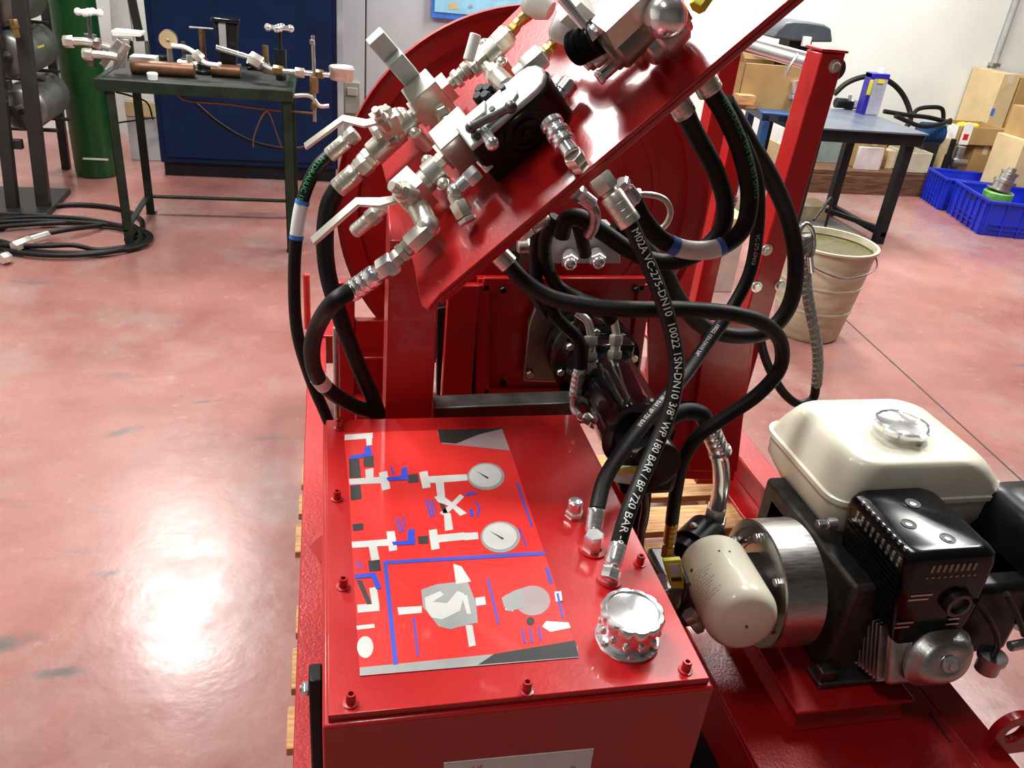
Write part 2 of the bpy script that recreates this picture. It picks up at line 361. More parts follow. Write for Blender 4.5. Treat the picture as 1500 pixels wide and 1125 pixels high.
a, b, c = V((-0.0523, 1.5647, 0.301)), V((-0.0127, 1.6734, 0.301)), V((-0.0132, 1.4752, 0.301)); d = V(-0.012, a.y, 0.345)
obj('gusset', MB().add([a, b, c, d], [(0, 1, 3), (0, 3, 2), (1, 2, 3), (0, 2, 1)]), RED, sk, smooth=False)
# engine deck on the right
m = MB(); m.box((0.765, 0.50, 0.288), (1.205, 1.38, 0.30)); obj('engine_deck', m, REDF, sk, bevel=0.003)
m = MB(); m.box((0.765, 0.50, 0.16), (0.777, 1.38, 0.288)); obj('deck_apron', m, RED, sk, bevel=0.002)
m = MB(); m.bar((1.1842, 0.9361, 0.3005), (1.1815, 0.8666, 0.3005), 0.004, 0.002, (0, 0, 1)); obj('deck_seam', m, INKK, sk)
# engine pedestal
m = MB(); m.prism([(0.865, 0.93, 0.30), (1.12, 0.93, 0.30), (1.10, 0.95, 0.352), (0.88, 0.95, 0.352)], (0, 0.28, 0)); m.box((0.86, 0.925, 0.352), (1.12, 1.23, 0.362))
obj('engine_pedestal', m, RED, sk, bevel=0.003)
# added black plate, stands in for the shade between tank and deck
obj('deck_gap_shade', MB().box((-0.012, 0.56, 0.153), (0.765, 1.30, 0.160)), TABLEB, sk, label='added black plate standing in for shade')
# lifting eye
def eye(c, R, r, t):
    m = MB(); n = 40; c = V(c); out = []; inn = []
    for k in range(n):
        a = 2 * math.pi * k / n; d = V(math.cos(a), 0, math.sin(a))
        o = d * R
        if d.z < 0: o = V(max(-R, min(R, d.x / max(abs(d.x), abs(d.z)) * R)), 0, d.z / max(abs(d.x), abs(d.z)) * R * 1.25)
        out.append(c + o); inn.append(c + d * r)
    vs = out + inn + [p + V(0, t, 0) for p in out] + [p + V(0, t, 0) for p in inn]; fs = []
    for k in range(n):
        j = (k + 1) % n
        fs += [(k, j, n + j, n + k), (2 * n + k, 3 * n + k, 3 * n + j, 2 * n + j), (k, 2 * n + k, 2 * n + j, j), (n + k, n + j, 3 * n + j, 3 * n + k)]
    return m.add(vs, fs)
obj('lifting_eye', eye((1.295, 0.842, 0.338), 0.048, 0.024, 0.018), RED, sk, bevel=0.0015)

# ================================================================ oil tank
TX0, TX1, TY0, TY1, TZ = -0.007, 0.447, 0.632, 1.257, 0.836
tk = thing('oil_tank', 'red painted rectangular oil tank in the foreground with screwed lid', 'tank', (0.22, 0.94, 0.30))
m = MB(); m.box((TX0 - 0.006, TY0 - 0.006, 0.30), (TX1 + 0.006, TY1 + 0.004, TZ - 0.010)); obj('tank_body', m, RED, tk, bevel=0.004)
m = MB(); m.box((TX0, TY0, TZ - 0.010), (TX1, TY1, TZ)); obj('tank_lid', m, RED, tk, bevel=0.0015)
def cap_screw():
    m = MB(); m.lathe((0, 0, 0), (0, 0, 1), [(0, 0.0058), (0.014, 0.0058), (0.0155, 0.0052), (0.0155, 0.0032), (0.009, 0.0030)], 16, False)
    m.lathe((0, 0, 0), (0, 0, 1), [(0.0, 0.009), (0.0018, 0.009), (0.0022, 0.006)], 16); return m
scr = None
for p in [(0.015, 1.2266, 0.836), (0.0087, 1.0261, 0.836), (0.014, 0.8339, 0.836), (0.0184, 0.6464, 0.836), (0.2188, 0.64, 0.836), (0.421, 0.6476, 0.836), (0.4292, 0.8418, 0.836)]:
    if scr is None:
        scr = obj('cap_screw', cap_screw(), RED, tk); me0 = scr.data
        # its mesh is kept about the screw's own foot so that the copies can be moved
        me0.transform(Matrix.Translation(root_loc(tk))); scr.location = V(p) - root_loc(tk)
    else:
        c = scr.copy(); COL.objects.link(c); c.parent = tk; c.location = V(p) - root_loc(tk)
# filler cap: flange, perforated red neck, lobed chrome cap
fx, fy, fz = (0.3641, 0.7052, 0.836)
m = MB(); m.lathe((fx, fy, TZ), (0, 0, 1), [(0, 0.0405), (0.004, 0.0415), (0.006, 0.040), (0.006, 0.035)], 48); 
for k in range(6):
    a = k * math.pi / 3 + 0.3; m.cyl((fx + 0.0375 * math.cos(a), fy + 0.0375 * math.sin(a), TZ + 0.005), (fx + 0.0375 * math.cos(a), fy + 0.0375 * math.sin(a), TZ + 0.010), 0.0035, n=8)
flg = obj('filler_flange', m, CHROME, tk, label='round chrome filler flange')
m = MB(); prof = [(0.006, 0.0345), (0.036, 0.0365)]
m.lathe((fx, fy, TZ), (0, 0, 1), prof, 48, True); obj('filler_neck', m, CHROME, flg)
m = MB()
for k in range(12):
    a = k * math.pi / 6 + 0.1; d = V(math.cos(a), math.sin(a), 0)
    m.sphere(V(fx, fy, TZ + 0.022) + d * 0.0355, 0.0052, 10, 6, (1, 1, 1.3))
obj('neck_stud', m, CHROME, flg, kind='stuff')
m = MB(); n = 96; vs = []; fs = []
prof = [(0.034, 0.036, 0), (0.036, 0.0385, 1), (0.046, 0.0395, 1), (0.049, 0.038, 0.7), (0.0495, 0.0335, 0), (0.0475, 0.032, 0), (0.0485, 0.02, 0), (0.049, 0.0005, 0)]
for (h, r, lob) in prof:
    for k in range(n):
        a = 2 * math.pi * k / n; rr = r + lob * 0.0032 * (abs(math.cos(a * 6)) ** 0.6 - 0.5); vs.append((fx + rr * math.cos(a), fy + rr * math.sin(a), TZ + h))
for i in range(len(prof) - 1):
    for k in range(n): fs.append((i * n + k, i * n + (k + 1) % n, (i + 1) * n + (k + 1) % n, (i + 1) * n + k))
fs.append(tuple(range(n))[::-1]); m.add(vs, fs); obj('filler_cap', m, CHROME, tk, label='lobed chrome filler cap')
# drain-style breather plug behind the cap
px, py, pz = (0.3618, 0.9573, 0.836)
m = MB(); m.hexn((px, py, TZ), (px, py, TZ + 0.012), 0.014); m.lathe((px, py, TZ), (0, 0, 1), [(0.012, 0.011), (0.028, 0.0115), (0.030, 0.009), (0.0305, 0.0005)], 20)
obj('breather_plug', m, CHROME, tk, label='small chrome breather plug')
# weld boss ring round the rear hose fitting
bx, by, bz = (0.369, 0.8768, 0.836)
m = MB(); m.ring((bx, by, TZ), (bx, by, TZ + 0.003), 0.020, 0.013, 32); obj('weld_boss', m, RED, tk)
bx, by, bz = (0.375, 0.8128, 0.836)
m = MB(); m.ring((bx, by, TZ), (bx, by, TZ + 0.003), 0.018, 0.011, 32); obj('weld_boss', m, RED, tk)
# name plate on the front face, running out of the picture
m = MB(); m.prism([(0.1252, 0.625, 0.7439), (0.3112, 0.625, 0.7387), (0.312, 0.625, 0.70), (0.128, 0.625, 0.70)], (0, 0.0012, 0)); nb = obj('name_plate', m, WHITE, tk, label='white rectangular plate')
m = MB(); flat_text(m, 'I if', (0.1598, 0.6246, 0.7248), (1, 0, 0), (0, 0, 1), 0.012); obj('red_lettering', m, INKR, nb)
m = MB(); flat_text(m, '- II:', (0.2773, 0.6246, 0.7028), (1, 0, 0), (0, 0, 1), 0.012); obj('black_lettering', m, INKK, nb)

# level gauge on the left side of the tank
lg = thing('level_gauge', 'black plastic oil level gauge with two chrome bolts on the tank side', 'gauge', (-0.02, 0.74, 0.52))
m = MB(); m.box((-0.030, 0.722, 0.52), (-0.0135, 0.752, 0.79)); obj('gauge_body', m, BLACKP, lg, bevel=0.003)
for z in (0.763, 0.55):
    m = MB(); m.hexn((-0.038, 0.737, z), (-0.030, 0.737, z), 0.009); m.cyl((-0.041, 0.737, z), (-0.038, 0.737, z), 0.005, n=12); obj('banjo_bolt', m, CHROME, lg)

# ================================================================ printed instruction sheet on the lid
ps = thing('instruction_sheet', 'glossy printed panel diagram sheet lying on the red tank lid', 'poster', (0.1822, 0.8872, 0.836))
def flat(z, *pts, th=0.0002): return MB().prism([(p[0], p[1], z) for p in pts], (0, 0, th))
def addflat(mb, z, pts, th=0.00015): mb.prism([(p[0], p[1], z) for p in pts], (0, 0, th)); return mb
Z0 = 0.8363
obj('sheet', flat(Z0, (0.0216, 1.2115, 0.837), (0.2982, 1.214, 0.837), (0.2998, 1.1412, 0.837), (0.2943, 0.6826, 0.837), (0.0295, 0.6831, 0.837), (0.0262, 1.0787, 0.837), th=0.0006), INKR2, ps)
Z1 = Z0 + 0.0007
m = MB(); addflat(m, Z1, [(0.03, 0.6952, 0.837), (0.2974, 0.7, 0.837), (0.294, 0.6815, 0.837), (0.0295, 0.6831, 0.837)]); obj('black_border', m, INKGR, ps, label='faded grey border strip')
m = MB(); addflat(m, Z1 + 0.0001, [(0.1912, 0.6984, 0.837), (0.2963, 0.7092, 0.837), (0.2943, 0.6826, 0.837), (0.1685, 0.6838, 0.837)]); obj('border_corner', m, INKK, ps)
m = MB()
addflat(m, Z1, [(0.1812, 1.206, 0.837), (0.2982, 1.214, 0.837), (0.2987, 1.1412, 0.837), (0.2453, 1.1548, 0.837), (0.1861, 1.1686, 0.837)]); obj('photo_strip', m, INKMV, ps)
m = MB(); addflat(m, Z1 + 0.0002, [(0.1834, 1.2148, 0.837), (0.2146, 1.2134, 0.837), (0.3043, 1.2137, 0.837), (0.2516, 1.1936, 0.837), (0.2094, 1.1673, 0.837), (0.1831, 1.173, 0.837)]); obj('photo_dark', m, INKK, ps)
m = MB(); addflat(m, Z1 + 0.0002, [(0.2895, 1.194, 0.837), (0.2972, 1.1958, 0.837), (0.2987, 1.1412, 0.837), (0.2869, 1.1419, 0.837)]); 
# pipework: light grey shapes
PIPE = [[(0.0272, 1.0749),(0.0857, 1.0785),(0.0845, 1.0602),(0.0279, 1.0603)], [(0.0535, 1.0995),(0.0666, 1.1025),(0.0653, 1.0761),(0.0535, 1.0732)], [(0.0745, 1.0887),(0.0877, 1.0935),(0.0898, 1.0453),(0.0770, 1.0409)],
        [(0.1384, 1.0865),(0.1519, 1.0895),(0.1524, 1.0446),(0.1393, 1.0419)], [(0.1524, 1.0742),(0.1878, 1.0757),(0.1864, 1.0570),(0.1504, 1.0557)], [(0.1878, 1.0757),(0.2145, 1.0759),(0.2131, 1.0590),(0.1864, 1.0570)],
        [(0.1616, 1.0587),(0.1745, 1.0578),(0.1712, 1.0148),(0.1593, 1.0122)], [(0.1549, 1.0195),(0.1679, 1.0221),(0.1993, 0.9752),(0.1881, 0.9694),(0.1769, 0.9937),(0.1595, 1.0053)], [(0.1778, 1.0005),(0.1959, 1.0237),(0.2012, 1.0162),(0.1657, 0.9711),(0.1583, 0.9783)],
        [(0.1645, 0.9778),(0.1747, 0.9771),(0.1735, 0.9383),(0.1612, 0.9362)], [(0.0271, 0.9229),(0.0893, 0.9252),(0.0882, 0.9103),(0.0276, 0.9097)], [(0.0502, 0.9121),(0.0616, 0.9111),(0.0637, 0.8821),(0.0525, 0.8803)],
        [(0.0768, 0.9415),(0.0886, 0.9421),(0.0893, 0.8999),(0.0778, 0.8980)], [(0.1377, 0.9397),(0.1499, 0.9418),(0.1486, 0.8977),(0.1367, 0.8958)], [(0.1483, 0.9279),(0.1886, 0.9308),(0.1871, 0.9140),(0.1463, 0.9113)],
        [(0.1884, 0.9293),(0.2085, 0.9292),(0.2070, 0.9138),(0.1869, 0.9125)], [(0.0432, 1.2061),(0.0709, 1.2091),(0.0700, 1.1917),(0.0234, 1.1877),(0.0237, 1.2049)], [(0.0588, 1.1966),(0.0691, 1.1961),(0.0678, 1.1706),(0.0587, 1.1690)],
        [(0.0304, 0.7985),(0.0580, 0.7982),(0.0581, 0.7848),(0.0307, 0.7839)], [(0.0472, 0.8270),(0.0570, 0.8287),(0.0584, 0.7908),(0.0497, 0.7892)], [(0.0283, 0.7619),(0.0501, 0.7630),(0.0506, 0.7561),(0.0289, 0.7549)],
        [(0.0808, 0.7885),(0.1122, 0.7878),(0.1110, 0.7757),(0.0815, 0.7751)], [(0.1832, 0.7958),(0.1962, 0.7971),(0.1954, 0.7820),(0.1825, 0.7808)], [(0.1634, 0.7489),(0.1720, 0.7480),(0.1709, 0.7138),(0.1622, 0.7125)], [(0.1635, 0.8647),(0.1740, 0.8581),(0.1826, 0.8272),(0.1617, 0.8239)],
        [(0.2677, 0.7451),(0.2964, 0.7397),(0.2966, 0.7302),(0.2685, 0.7261),(0.2602, 0.7364)], [(0.2238, 0.7969),(0.2329, 0.7960),(0.2287, 0.7662),(0.2185, 0.7697)], [(0.2915, 0.7969),(0.3011, 0.7972),(0.2984, 0.7793),(0.2886, 0.7777)]]
for i_, q in enumerate(PIPE): obj('printed_pipe', addflat(MB(), Z1 + 0.0002 + 0.00003 * (i_ % 4), q), INKLG, ps)
for i_, q in enumerate([[(0.2747, 1.0663), (0.2724, 1.0580), (0.2686, 1.0503), (0.2638, 1.0435), (0.2580, 1.0381), (0.2516, 1.0342), (0.2450, 1.0319), (0.2383, 1.0315), (0.2320, 1.0328), (0.2262, 1.0359), (0.2214, 1.0406), (0.2177, 1.0467), (0.2152, 1.0538), (0.2142, 1.0618), (0.2148, 1.0702), (0.2168, 1.0786), (0.2203, 1.0865), (0.2250, 1.0936), (0.2308, 1.0995), (0.2373, 1.1038), (0.2443, 1.1064), (0.2513, 1.1069), (0.2580, 1.1055), (0.2639, 1.1022), (0.2689, 1.0972), (0.2726, 1.0907), (0.2749, 1.0831), (0.2756, 1.0748)], [(0.2687, 0.9133), (0.2664, 0.9056), (0.2627, 0.8985), (0.2579, 0.8923), (0.2523, 0.8873), (0.2461, 0.8838), (0.2397, 0.8818), (0.2332, 0.8815), (0.2271, 0.8829), (0.2216, 0.8859), (0.2169, 0.8904), (0.2134, 0.8961), (0.2111, 0.9029), (0.2102, 0.9103), (0.2108, 0.9181), (0.2128, 0.9259), (0.2162, 0.9332), (0.2208, 0.9398), (0.2265, 0.9452), (0.2328, 0.9491), (0.2396, 0.9513), (0.2464, 0.9517), (0.2529, 0.9503), (0.2586, 0.9470), (0.2634, 0.9422), (0.2669, 0.9361), (0.2690, 0.9289), (0.2696, 0.9212)]]): obj('printed_gauge', addflat(MB(), Z1 + 0.00020 + 0.00003 * (i_ % 4), q), INKGR, ps)

for i_, q in enumerate([[(0.2700, 1.0685), (0.2680, 1.0614), (0.2649, 1.0549), (0.2606, 1.0491), (0.2557, 1.0444), (0.2501, 1.0411), (0.2443, 1.0391), (0.2385, 1.0388), (0.2329, 1.0399), (0.2279, 1.0426), (0.2236, 1.0466), (0.2204, 1.0518), (0.2182, 1.0579), (0.2174, 1.0647), (0.2178, 1.0719), (0.2196, 1.0790), (0.2226, 1.0858), (0.2267, 1.0918), (0.2317, 1.0968), (0.2374, 1.1004), (0.2434, 1.1026), (0.2495, 1.1030), (0.2553, 1.1018), (0.2605, 1.0990), (0.2648, 1.0947), (0.2681, 1.0892), (0.2701, 1.0828), (0.2707, 1.0758)], [(0.2640, 0.9152), (0.2620, 0.9087), (0.2589, 0.9026), (0.2548, 0.8973), (0.2500, 0.8931), (0.2446, 0.8901), (0.2391, 0.8884), (0.2335, 0.8882), (0.2282, 0.8894), (0.2234, 0.8919), (0.2193, 0.8957), (0.2163, 0.9006), (0.2143, 0.9064), (0.2135, 0.9127), (0.2140, 0.9194), (0.2157, 0.9260), (0.2187, 0.9322), (0.2227, 0.9378), (0.2275, 0.9423), (0.2330, 0.9456), (0.2388, 0.9475), (0.2446, 0.9478), (0.2502, 0.9466), (0.2551, 0.9438), (0.2593, 0.9397), (0.2623, 0.9345), (0.2642, 0.9285), (0.2648, 0.9220)]]): obj('printed_dial', addflat(MB(), Z1 + 0.00040 + 0.00003 * (i_ % 4), q), INKLG, ps)

for i_, q in enumerate([[(0.2305, 1.0845), (0.2484, 1.0642), (0.2456, 1.0606)], [(0.2261, 0.9309), (0.2441, 0.9122), (0.2415, 0.9094)]]): obj('printed_needle', addflat(MB(), Z1 + 0.00060 + 0.00003 * (i_ % 4), q), INKK, ps)

for i_, q in enumerate([[(0.0287, 1.1321), (0.0450, 1.1311), (0.0462, 1.0774), (0.0283, 1.0785)], [(0.0288, 1.0567), (0.0445, 1.0592), (0.0451, 1.0222), (0.0288, 1.0199)], [(0.0292, 0.9625), (0.0448, 0.9629), (0.0442, 0.9488), (0.0297, 0.9469)], [(0.0479, 0.8807), (0.0637, 0.8821), (0.0642, 0.8599), (0.0487, 0.8600)], [(0.0519, 1.1387), (0.0685, 1.1398), (0.0679, 1.1063), (0.0517, 1.1073)], [(0.1192, 1.0801), (0.1358, 1.0829), (0.1358, 1.0604), (0.1184, 1.0579)], [(0.1206, 0.9272), (0.1354, 0.9275), (0.1345, 0.9108), (0.1199, 0.9106)], [(0.0310, 0.8442), (0.0381, 0.8435), (0.0493, 0.7978), (0.0432, 0.7972)], [(0.1607, 1.0069), (0.1664, 1.0100), (0.1706, 0.9774), (0.1640, 0.9746)], [(0.2526, 0.7467), (0.2511, 0.7433), (0.2486, 0.7409), (0.2458, 0.7402), (0.2434, 0.7415), (0.2420, 0.7442), (0.2421, 0.7478), (0.2435, 0.7513), (0.2461, 0.7537), (0.2489, 0.7543), (0.2514, 0.7531), (0.2527, 0.7503)]]): obj('printed_black_parts', addflat(MB(), Z1 + 0.00020 + 0.00003 * (i_ % 4), q), INKK, ps)

for i_, q in enumerate([[(0.0300, 1.1400), (0.0544, 1.1466), (0.0552, 1.1651), (0.0644, 1.1687), (0.0673, 1.1378), (0.0308, 1.1300)], [(0.0854, 1.0748), (0.1094, 1.0789), (0.1111, 1.0997), (0.1201, 1.1031), (0.1203, 1.0670), (0.0870, 1.0655)], [(0.0830, 0.9182), (0.1053, 0.9193), (0.1084, 0.9436), (0.1173, 0.9445), (0.1150, 0.9095), (0.0844, 0.9107)], [(0.0287, 0.8551), (0.0567, 0.8565), (0.0631, 0.8255), (0.0559, 0.8236), (0.0509, 0.8476), (0.0293, 0.8470)]]): obj('printed_blue_lever', addflat(MB(), Z1 + 0.00040 + 0.00003 * (i_ % 4), q), BLUEV, ps)

m = MB()
for i_, q in enumerate([[(0.0681, 0.8789), (0.2967, 0.8789), (0.2969, 0.8715), (0.0686, 0.8719)], [(0.0681, 0.8789), (0.0737, 0.8784), (0.0745, 0.6954), (0.0688, 0.6950)], [(0.0982, 0.7687), (0.1007, 0.7684), (0.1004, 0.7041), (0.0980, 0.7044)], [(0.2047, 0.8305), (0.2077, 0.8316), (0.2070, 0.7467), (0.2042, 0.7458)], [(0.2903, 1.0482), (0.2936, 1.0480), (0.2935, 0.9366), (0.2901, 0.9353)], [(0.2896, 0.8448), (0.2944, 0.8443), (0.2938, 0.8140), (0.2884, 0.8118)], [(0.1393, 1.0119), (0.1424, 1.0117), (0.1462, 0.9710), (0.1430, 0.9696)], [(0.1447, 1.0133), (0.1468, 1.0131), (0.1504, 0.9723), (0.1472, 0.9709)], [(0.1501, 1.0146), (0.1522, 1.0145), (0.1546, 0.9819), (0.1524, 0.9804)], [(0.0907, 0.9704), (0.0926, 0.9703), (0.0981, 0.9382), (0.0951, 0.9385)], [(0.0957, 0.9717), (0.0977, 0.9715), (0.1031, 0.9394), (0.1001, 0.9396)], [(0.1030, 0.9743), (0.1050, 0.9742), (0.1052, 0.9533), (0.1033, 0.9535)], [(0.2036, 1.0249), (0.2215, 1.0290), (0.2215, 1.0219), (0.2036, 1.0178)], [(0.2039, 0.9849), (0.2094, 0.9862), (0.2086, 0.9678), (0.2032, 0.9666)], [(0.2179, 1.0062), (0.2222, 0.9869), (0.2142, 0.9641), (0.2124, 0.9659), (0.2190, 0.9872), (0.2165, 1.0046)], [(0.2709, 0.9336), (0.2730, 0.9334), (0.2746, 0.8929), (0.2722, 0.8916)], [(0.2335, 0.7368), (0.2352, 0.7366), (0.2333, 0.7115), (0.2308, 0.7118)], [(0.2433, 0.7370), (0.2450, 0.7368), (0.2427, 0.7105), (0.2401, 0.7108)], [(0.2552, 0.7381), (0.2569, 0.7379), (0.2549, 0.7137), (0.2523, 0.7140)], [(0.2933, 0.7927), (0.2964, 0.7937), (0.2923, 0.7486), (0.2893, 0.7477)], [(0.0928, 1.1047), (0.0961, 1.1045), (0.0991, 1.0852), (0.0957, 1.0835)], [(0.0314, 0.8822), (0.0332, 0.8820), (0.0354, 0.8653), (0.0336, 0.8654)], [(0.0360, 0.8832), (0.0378, 0.8830), (0.0399, 0.8662), (0.0381, 0.8664)]]): addflat(m, Z1 + 0.00030 + 0.00003 * (i_ % 4), q)
obj('printed_blue_line', m, INKB, ps, kind='stuff', label='blue ruled lines and captions')

for i_, q in enumerate([[(0.1144, 0.8179), (0.1362, 0.8263), (0.1622, 0.8278), (0.1775, 0.8304), (0.1828, 0.7882), (0.1796, 0.7519), (0.1436, 0.7439), (0.1298, 0.7501), (0.1137, 0.7852)]]): obj('printed_box', addflat(MB(), Z1 + 0.00010 + 0.00003 * (i_ % 4), q), INKGR, ps)

for i_, q in enumerate([[(0.1173, 0.8023), (0.1392, 0.8130), (0.1427, 0.8049), (0.1270, 0.7938), (0.1452, 0.7895), (0.1617, 0.8108), (0.1699, 0.8048), (0.1601, 0.7744), (0.1355, 0.7612), (0.1221, 0.7662), (0.1169, 0.7824)], [(0.1660, 0.8026), (0.1732, 0.8019), (0.1732, 0.7670), (0.1680, 0.7675)]]): obj('printed_box_highlight', addflat(MB(), Z1 + 0.00040 + 0.00003 * (i_ % 4), q), INKLG, ps)

for i_, q in enumerate([[(0.2819, 0.7809), (0.2790, 0.7733), (0.2746, 0.7666), (0.2688, 0.7613), (0.2623, 0.7578), (0.2555, 0.7564), (0.2489, 0.7570), (0.2430, 0.7598), (0.2384, 0.7644), (0.2352, 0.7706), (0.2339, 0.7779), (0.2345, 0.7856), (0.2371, 0.7933), (0.2414, 0.8003), (0.2471, 0.8059), (0.2538, 0.8098), (0.2609, 0.8114), (0.2678, 0.8108), (0.2739, 0.8078), (0.2787, 0.8029), (0.2817, 0.7964), (0.2828, 0.7888)]]): obj('printed_motor', addflat(MB(), Z1 + 0.00010 + 0.00003 * (i_ % 4), q), INKMV, ps)

for i_, q in enumerate([[(0.2183, 0.7923), (0.2363, 0.8035), (0.2484, 0.8076), (0.2464, 0.7718), (0.2225, 0.7668), (0.2182, 0.7772)]]): obj('printed_motor_face', addflat(MB(), Z1 + 0.00030 + 0.00003 * (i_ % 4), q), INKGR, ps)

for i_, q in enumerate([[(0.0473, 0.7251), (0.0464, 0.7192), (0.0445, 0.7143), (0.0417, 0.7108), (0.0385, 0.7091), (0.0352, 0.7095), (0.0322, 0.7118), (0.0298, 0.7159), (0.0283, 0.7212), (0.0279, 0.7272), (0.0287, 0.7331), (0.0306, 0.7382), (0.0333, 0.7419), (0.0366, 0.7436), (0.0400, 0.7433), (0.0432, 0.7408), (0.0456, 0.7366), (0.0470, 0.7311)]]): obj('printed_disc', addflat(MB(), Z1 + 0.00010 + 0.00003 * (i_ % 4), q), INKLG, ps)

# ================================================================ hose reel in its frame
rl = thing('hose_reel', 'big red hose reel with round flanges behind the control panel', 'reel', (0.425, 1.9, 0.68))
RC = V(0.425, 0, 1.09); RY = 1.70
def flange(y, s, R=0.408):
    m = MB()
    prof = [(0, 0.0005), (0, R - 0.050), (-0.010, R - 0.044), (-0.010, R - 0.010), (-0.016, R - 0.004), (-0.020, R), (0.004, R), (0.006, R - 0.03), (0.006, 0.0005)]
    m.lathe((RC.x, y, RC.z), (0, s, 0), prof, 96, False); return m
obj('front_flange', flange(RY, 1), RED, rl, angle=30)
obj('rear_flange', flange(RY + 0.13, -1, 0.36), RED, rl, angle=30)
obj('drum', MB().cyl((RC.x, RY + 0.008, RC.z), (RC.x, RY + 0.128, RC.z), 0.20, n=48), RED, rl)
m = MB(); m.cyl((RC.x, RY - 0.12, RC.z - 0.06), (RC.x, RY, RC.z - 0.06), 0.05, n=24); obj('hub', m, DKSTEEL, rl)
# pressed hole stiffener
m = MB(); m.ring((RC.x, RY - 0.004, RC.z), (RC.x, RY, RC.z), 0.30, 0.285, 64); obj('pressed_ring', m, RED, rl)

fr = thing('reel_frame', 'red upright steel frame with bolted posts that carries the hose reel', 'frame', (0.6, 1.8, 0.30))
# the near right post, its cap and its bolts
m = MB(); q = [V(p) for p in ((1.0448, 1.72, 0.3372), (1.0699, 1.72, 0.336), (1.1004, 1.72, 1.4562), (1.039, 1.72, 1.4519))]; q[1] = V((1.072, 1.72, 0.3359))
m.prism([V((0.9958, 1.72, 0.3162)), V((1.0712, 1.72, 0.3126)), V((1.1008, 1.72, 1.4548)), V((1.0426, 1.72, 1.4507))], (0, 0.065, 0)); obj('post', m, RED, fr, bevel=0.004)
m = MB(); c = V((1.0716, 1.72, 1.4528)); m.box((c.x - 0.032, 1.717, c.z), (c.x + 0.033, 1.789, c.z + 0.006)); obj('post_cap', m, RED, fr, bevel=0.002)
m = MB(); m.box((1.070, 2.26, 0.30), (1.128, 2.32, 1.44)); obj('post', m, RED, fr, bevel=0.004)
for p in ((1.0802, 1.72, 1.4255), (1.0296, 1.72, 1.0052), (1.0271, 1.72, 0.9101), (1.0889, 1.72, 0.9145)):
    m = MB(); p = V(p); m.cyl(p, p + V(0, -0.003, 0), 0.014, n=20); m.hexn(p + V(0, -0.003, 0), p + V(0, -0.011, 0), 0.010); obj('bolt', m, NICKEL, fr)
# side plate joined to the post, broad at the foot
m = MB(); m.prism([(0.7033, 1.6, 0.902), (0.9808, 1.6, 0.8867), (1.0312, 1.6, 0.4117), (0.8172, 1.6, 0.4324), (0.7555, 1.6, 0.6171)], (0, 0.012, 0)); obj('side_plate', m, RED, fr, bevel=0.002)
m = MB(); m.prism([(0.8466, 1.588, 0.8777), (0.9654, 1.588, 0.8694), (1.0264, 1.588, 0.4485), (0.8874, 1.588, 0.4588)], (0, 0.012, 0)); obj('stiffener_plate', m, RED, fr, bevel=0.002)
# rear bracket with two bolts seen past the flange
m = MB(); m.box((0.98, 1.93, 0.32), (1.03, 1.97, 1.22)); obj('bracket', m, RED, fr, bevel=0.003)
for p in ((0.8899, 1.93, 1.164), (0.9055, 1.93, 1.134)):
    m = MB(); p = V(p); m.hexn(p, p + V(0, -0.010, 0), 0.010); obj('bolt', m, NICKEL, fr)
# left uprights and cross ties
m = MB(); m.box((0.015, 1.66, 0.30), (0.055, 1.69, 0.93)); obj('left_post', m, RED, fr, bevel=0.003)
m = MB(); m.box((0.055, 1.665, 0.76), (0.33, 1.685, 0.84)); m.box((0.055, 1.64, 0.755), (0.33, 1.685, 0.762)); obj('tie_bar', m, RED, fr, bevel=0.002)
m = MB(); m.box((0.055, 1.67, 0.50), (0.145, 1.682, 0.76)); obj('left_plate', m, RED, fr, bevel=0.002)
m = MB(); m.box((0.055, 1.60, 0.60), (0.95, 1.66, 0.66)); obj('lower_beam', m, RED, fr, bevel=0.003)
# motor mounting box
GY = 1.55
m = MB(); m.prism([(0.2984, 1.55, 0.9877), (0.6701, 1.55, 0.9936), (0.687, 1.55, 0.7005), (0.3194, 1.55, 0.7075)], (0, 0.02, 0)); obj('motor_plate', m, RED, fr, bevel=0.002)
m = MB(); a = [V(p) for p in ((0.3076, 1.55, 0.9789), (0.6594, 1.55, 0.9841), (0.6727, 1.55, 0.7153), (0.3275, 1.55, 0.7213))]
for i in range(4): m.bar(a[i] + V(0, -0.006, 0), a[(i + 1) % 4] + V(0, -0.006, 0), 0.030, 0.012, (0, 1, 0))
obj('raised_border', m, RED, fr, bevel=0.003)
for p in ((0.6378, 1.55, 0.9744), (0.3694, 1.55, 0.7516), (0.3498, 1.55, 0.9704), (0.6537, 1.55, 0.7299)):
    p = V(p); m = MB(); m.hexn(p + V(0, -0.022, 0), p + V(0, -0.011, 0), 0.008); obj('plate_bolt', m, BLACKP, fr)
m = MB(); m.box((0.235, 1.53, 0.30), (0.30, 1.55, 0.98)); obj('left_leg_plate', m, RED, fr, bevel=0.003)
m = MB(); m.prism([(0.2247, 1.6, 0.8984), (0.3147, 1.6, 0.9181), (0.3353, 1.6, 0.646), (0.2378, 1.6, 0.6392)], (0, 0.02, 0)); obj('frame_gap_shade', m, TABLEB, fr, bevel=0.002, label='added black plate imitating the shaded gap')  # added plate, its black imitates the shade left of the motor plate
m = MB(); m.box((0.665, 1.57, 0.30), (0.735, 1.585, 0.70)); obj('right_leg_plate', m, RED, fr, bevel=0.003)
m = MB(); m.bar((0.1949, 1.36, 0.7943), (0.4828, 1.36, 0.8005), 0.05, 0.03, (0, 0, 1)); obj('front_beam', m, DKSTEEL, fr, bevel=0.003, label='dark steel front beam')
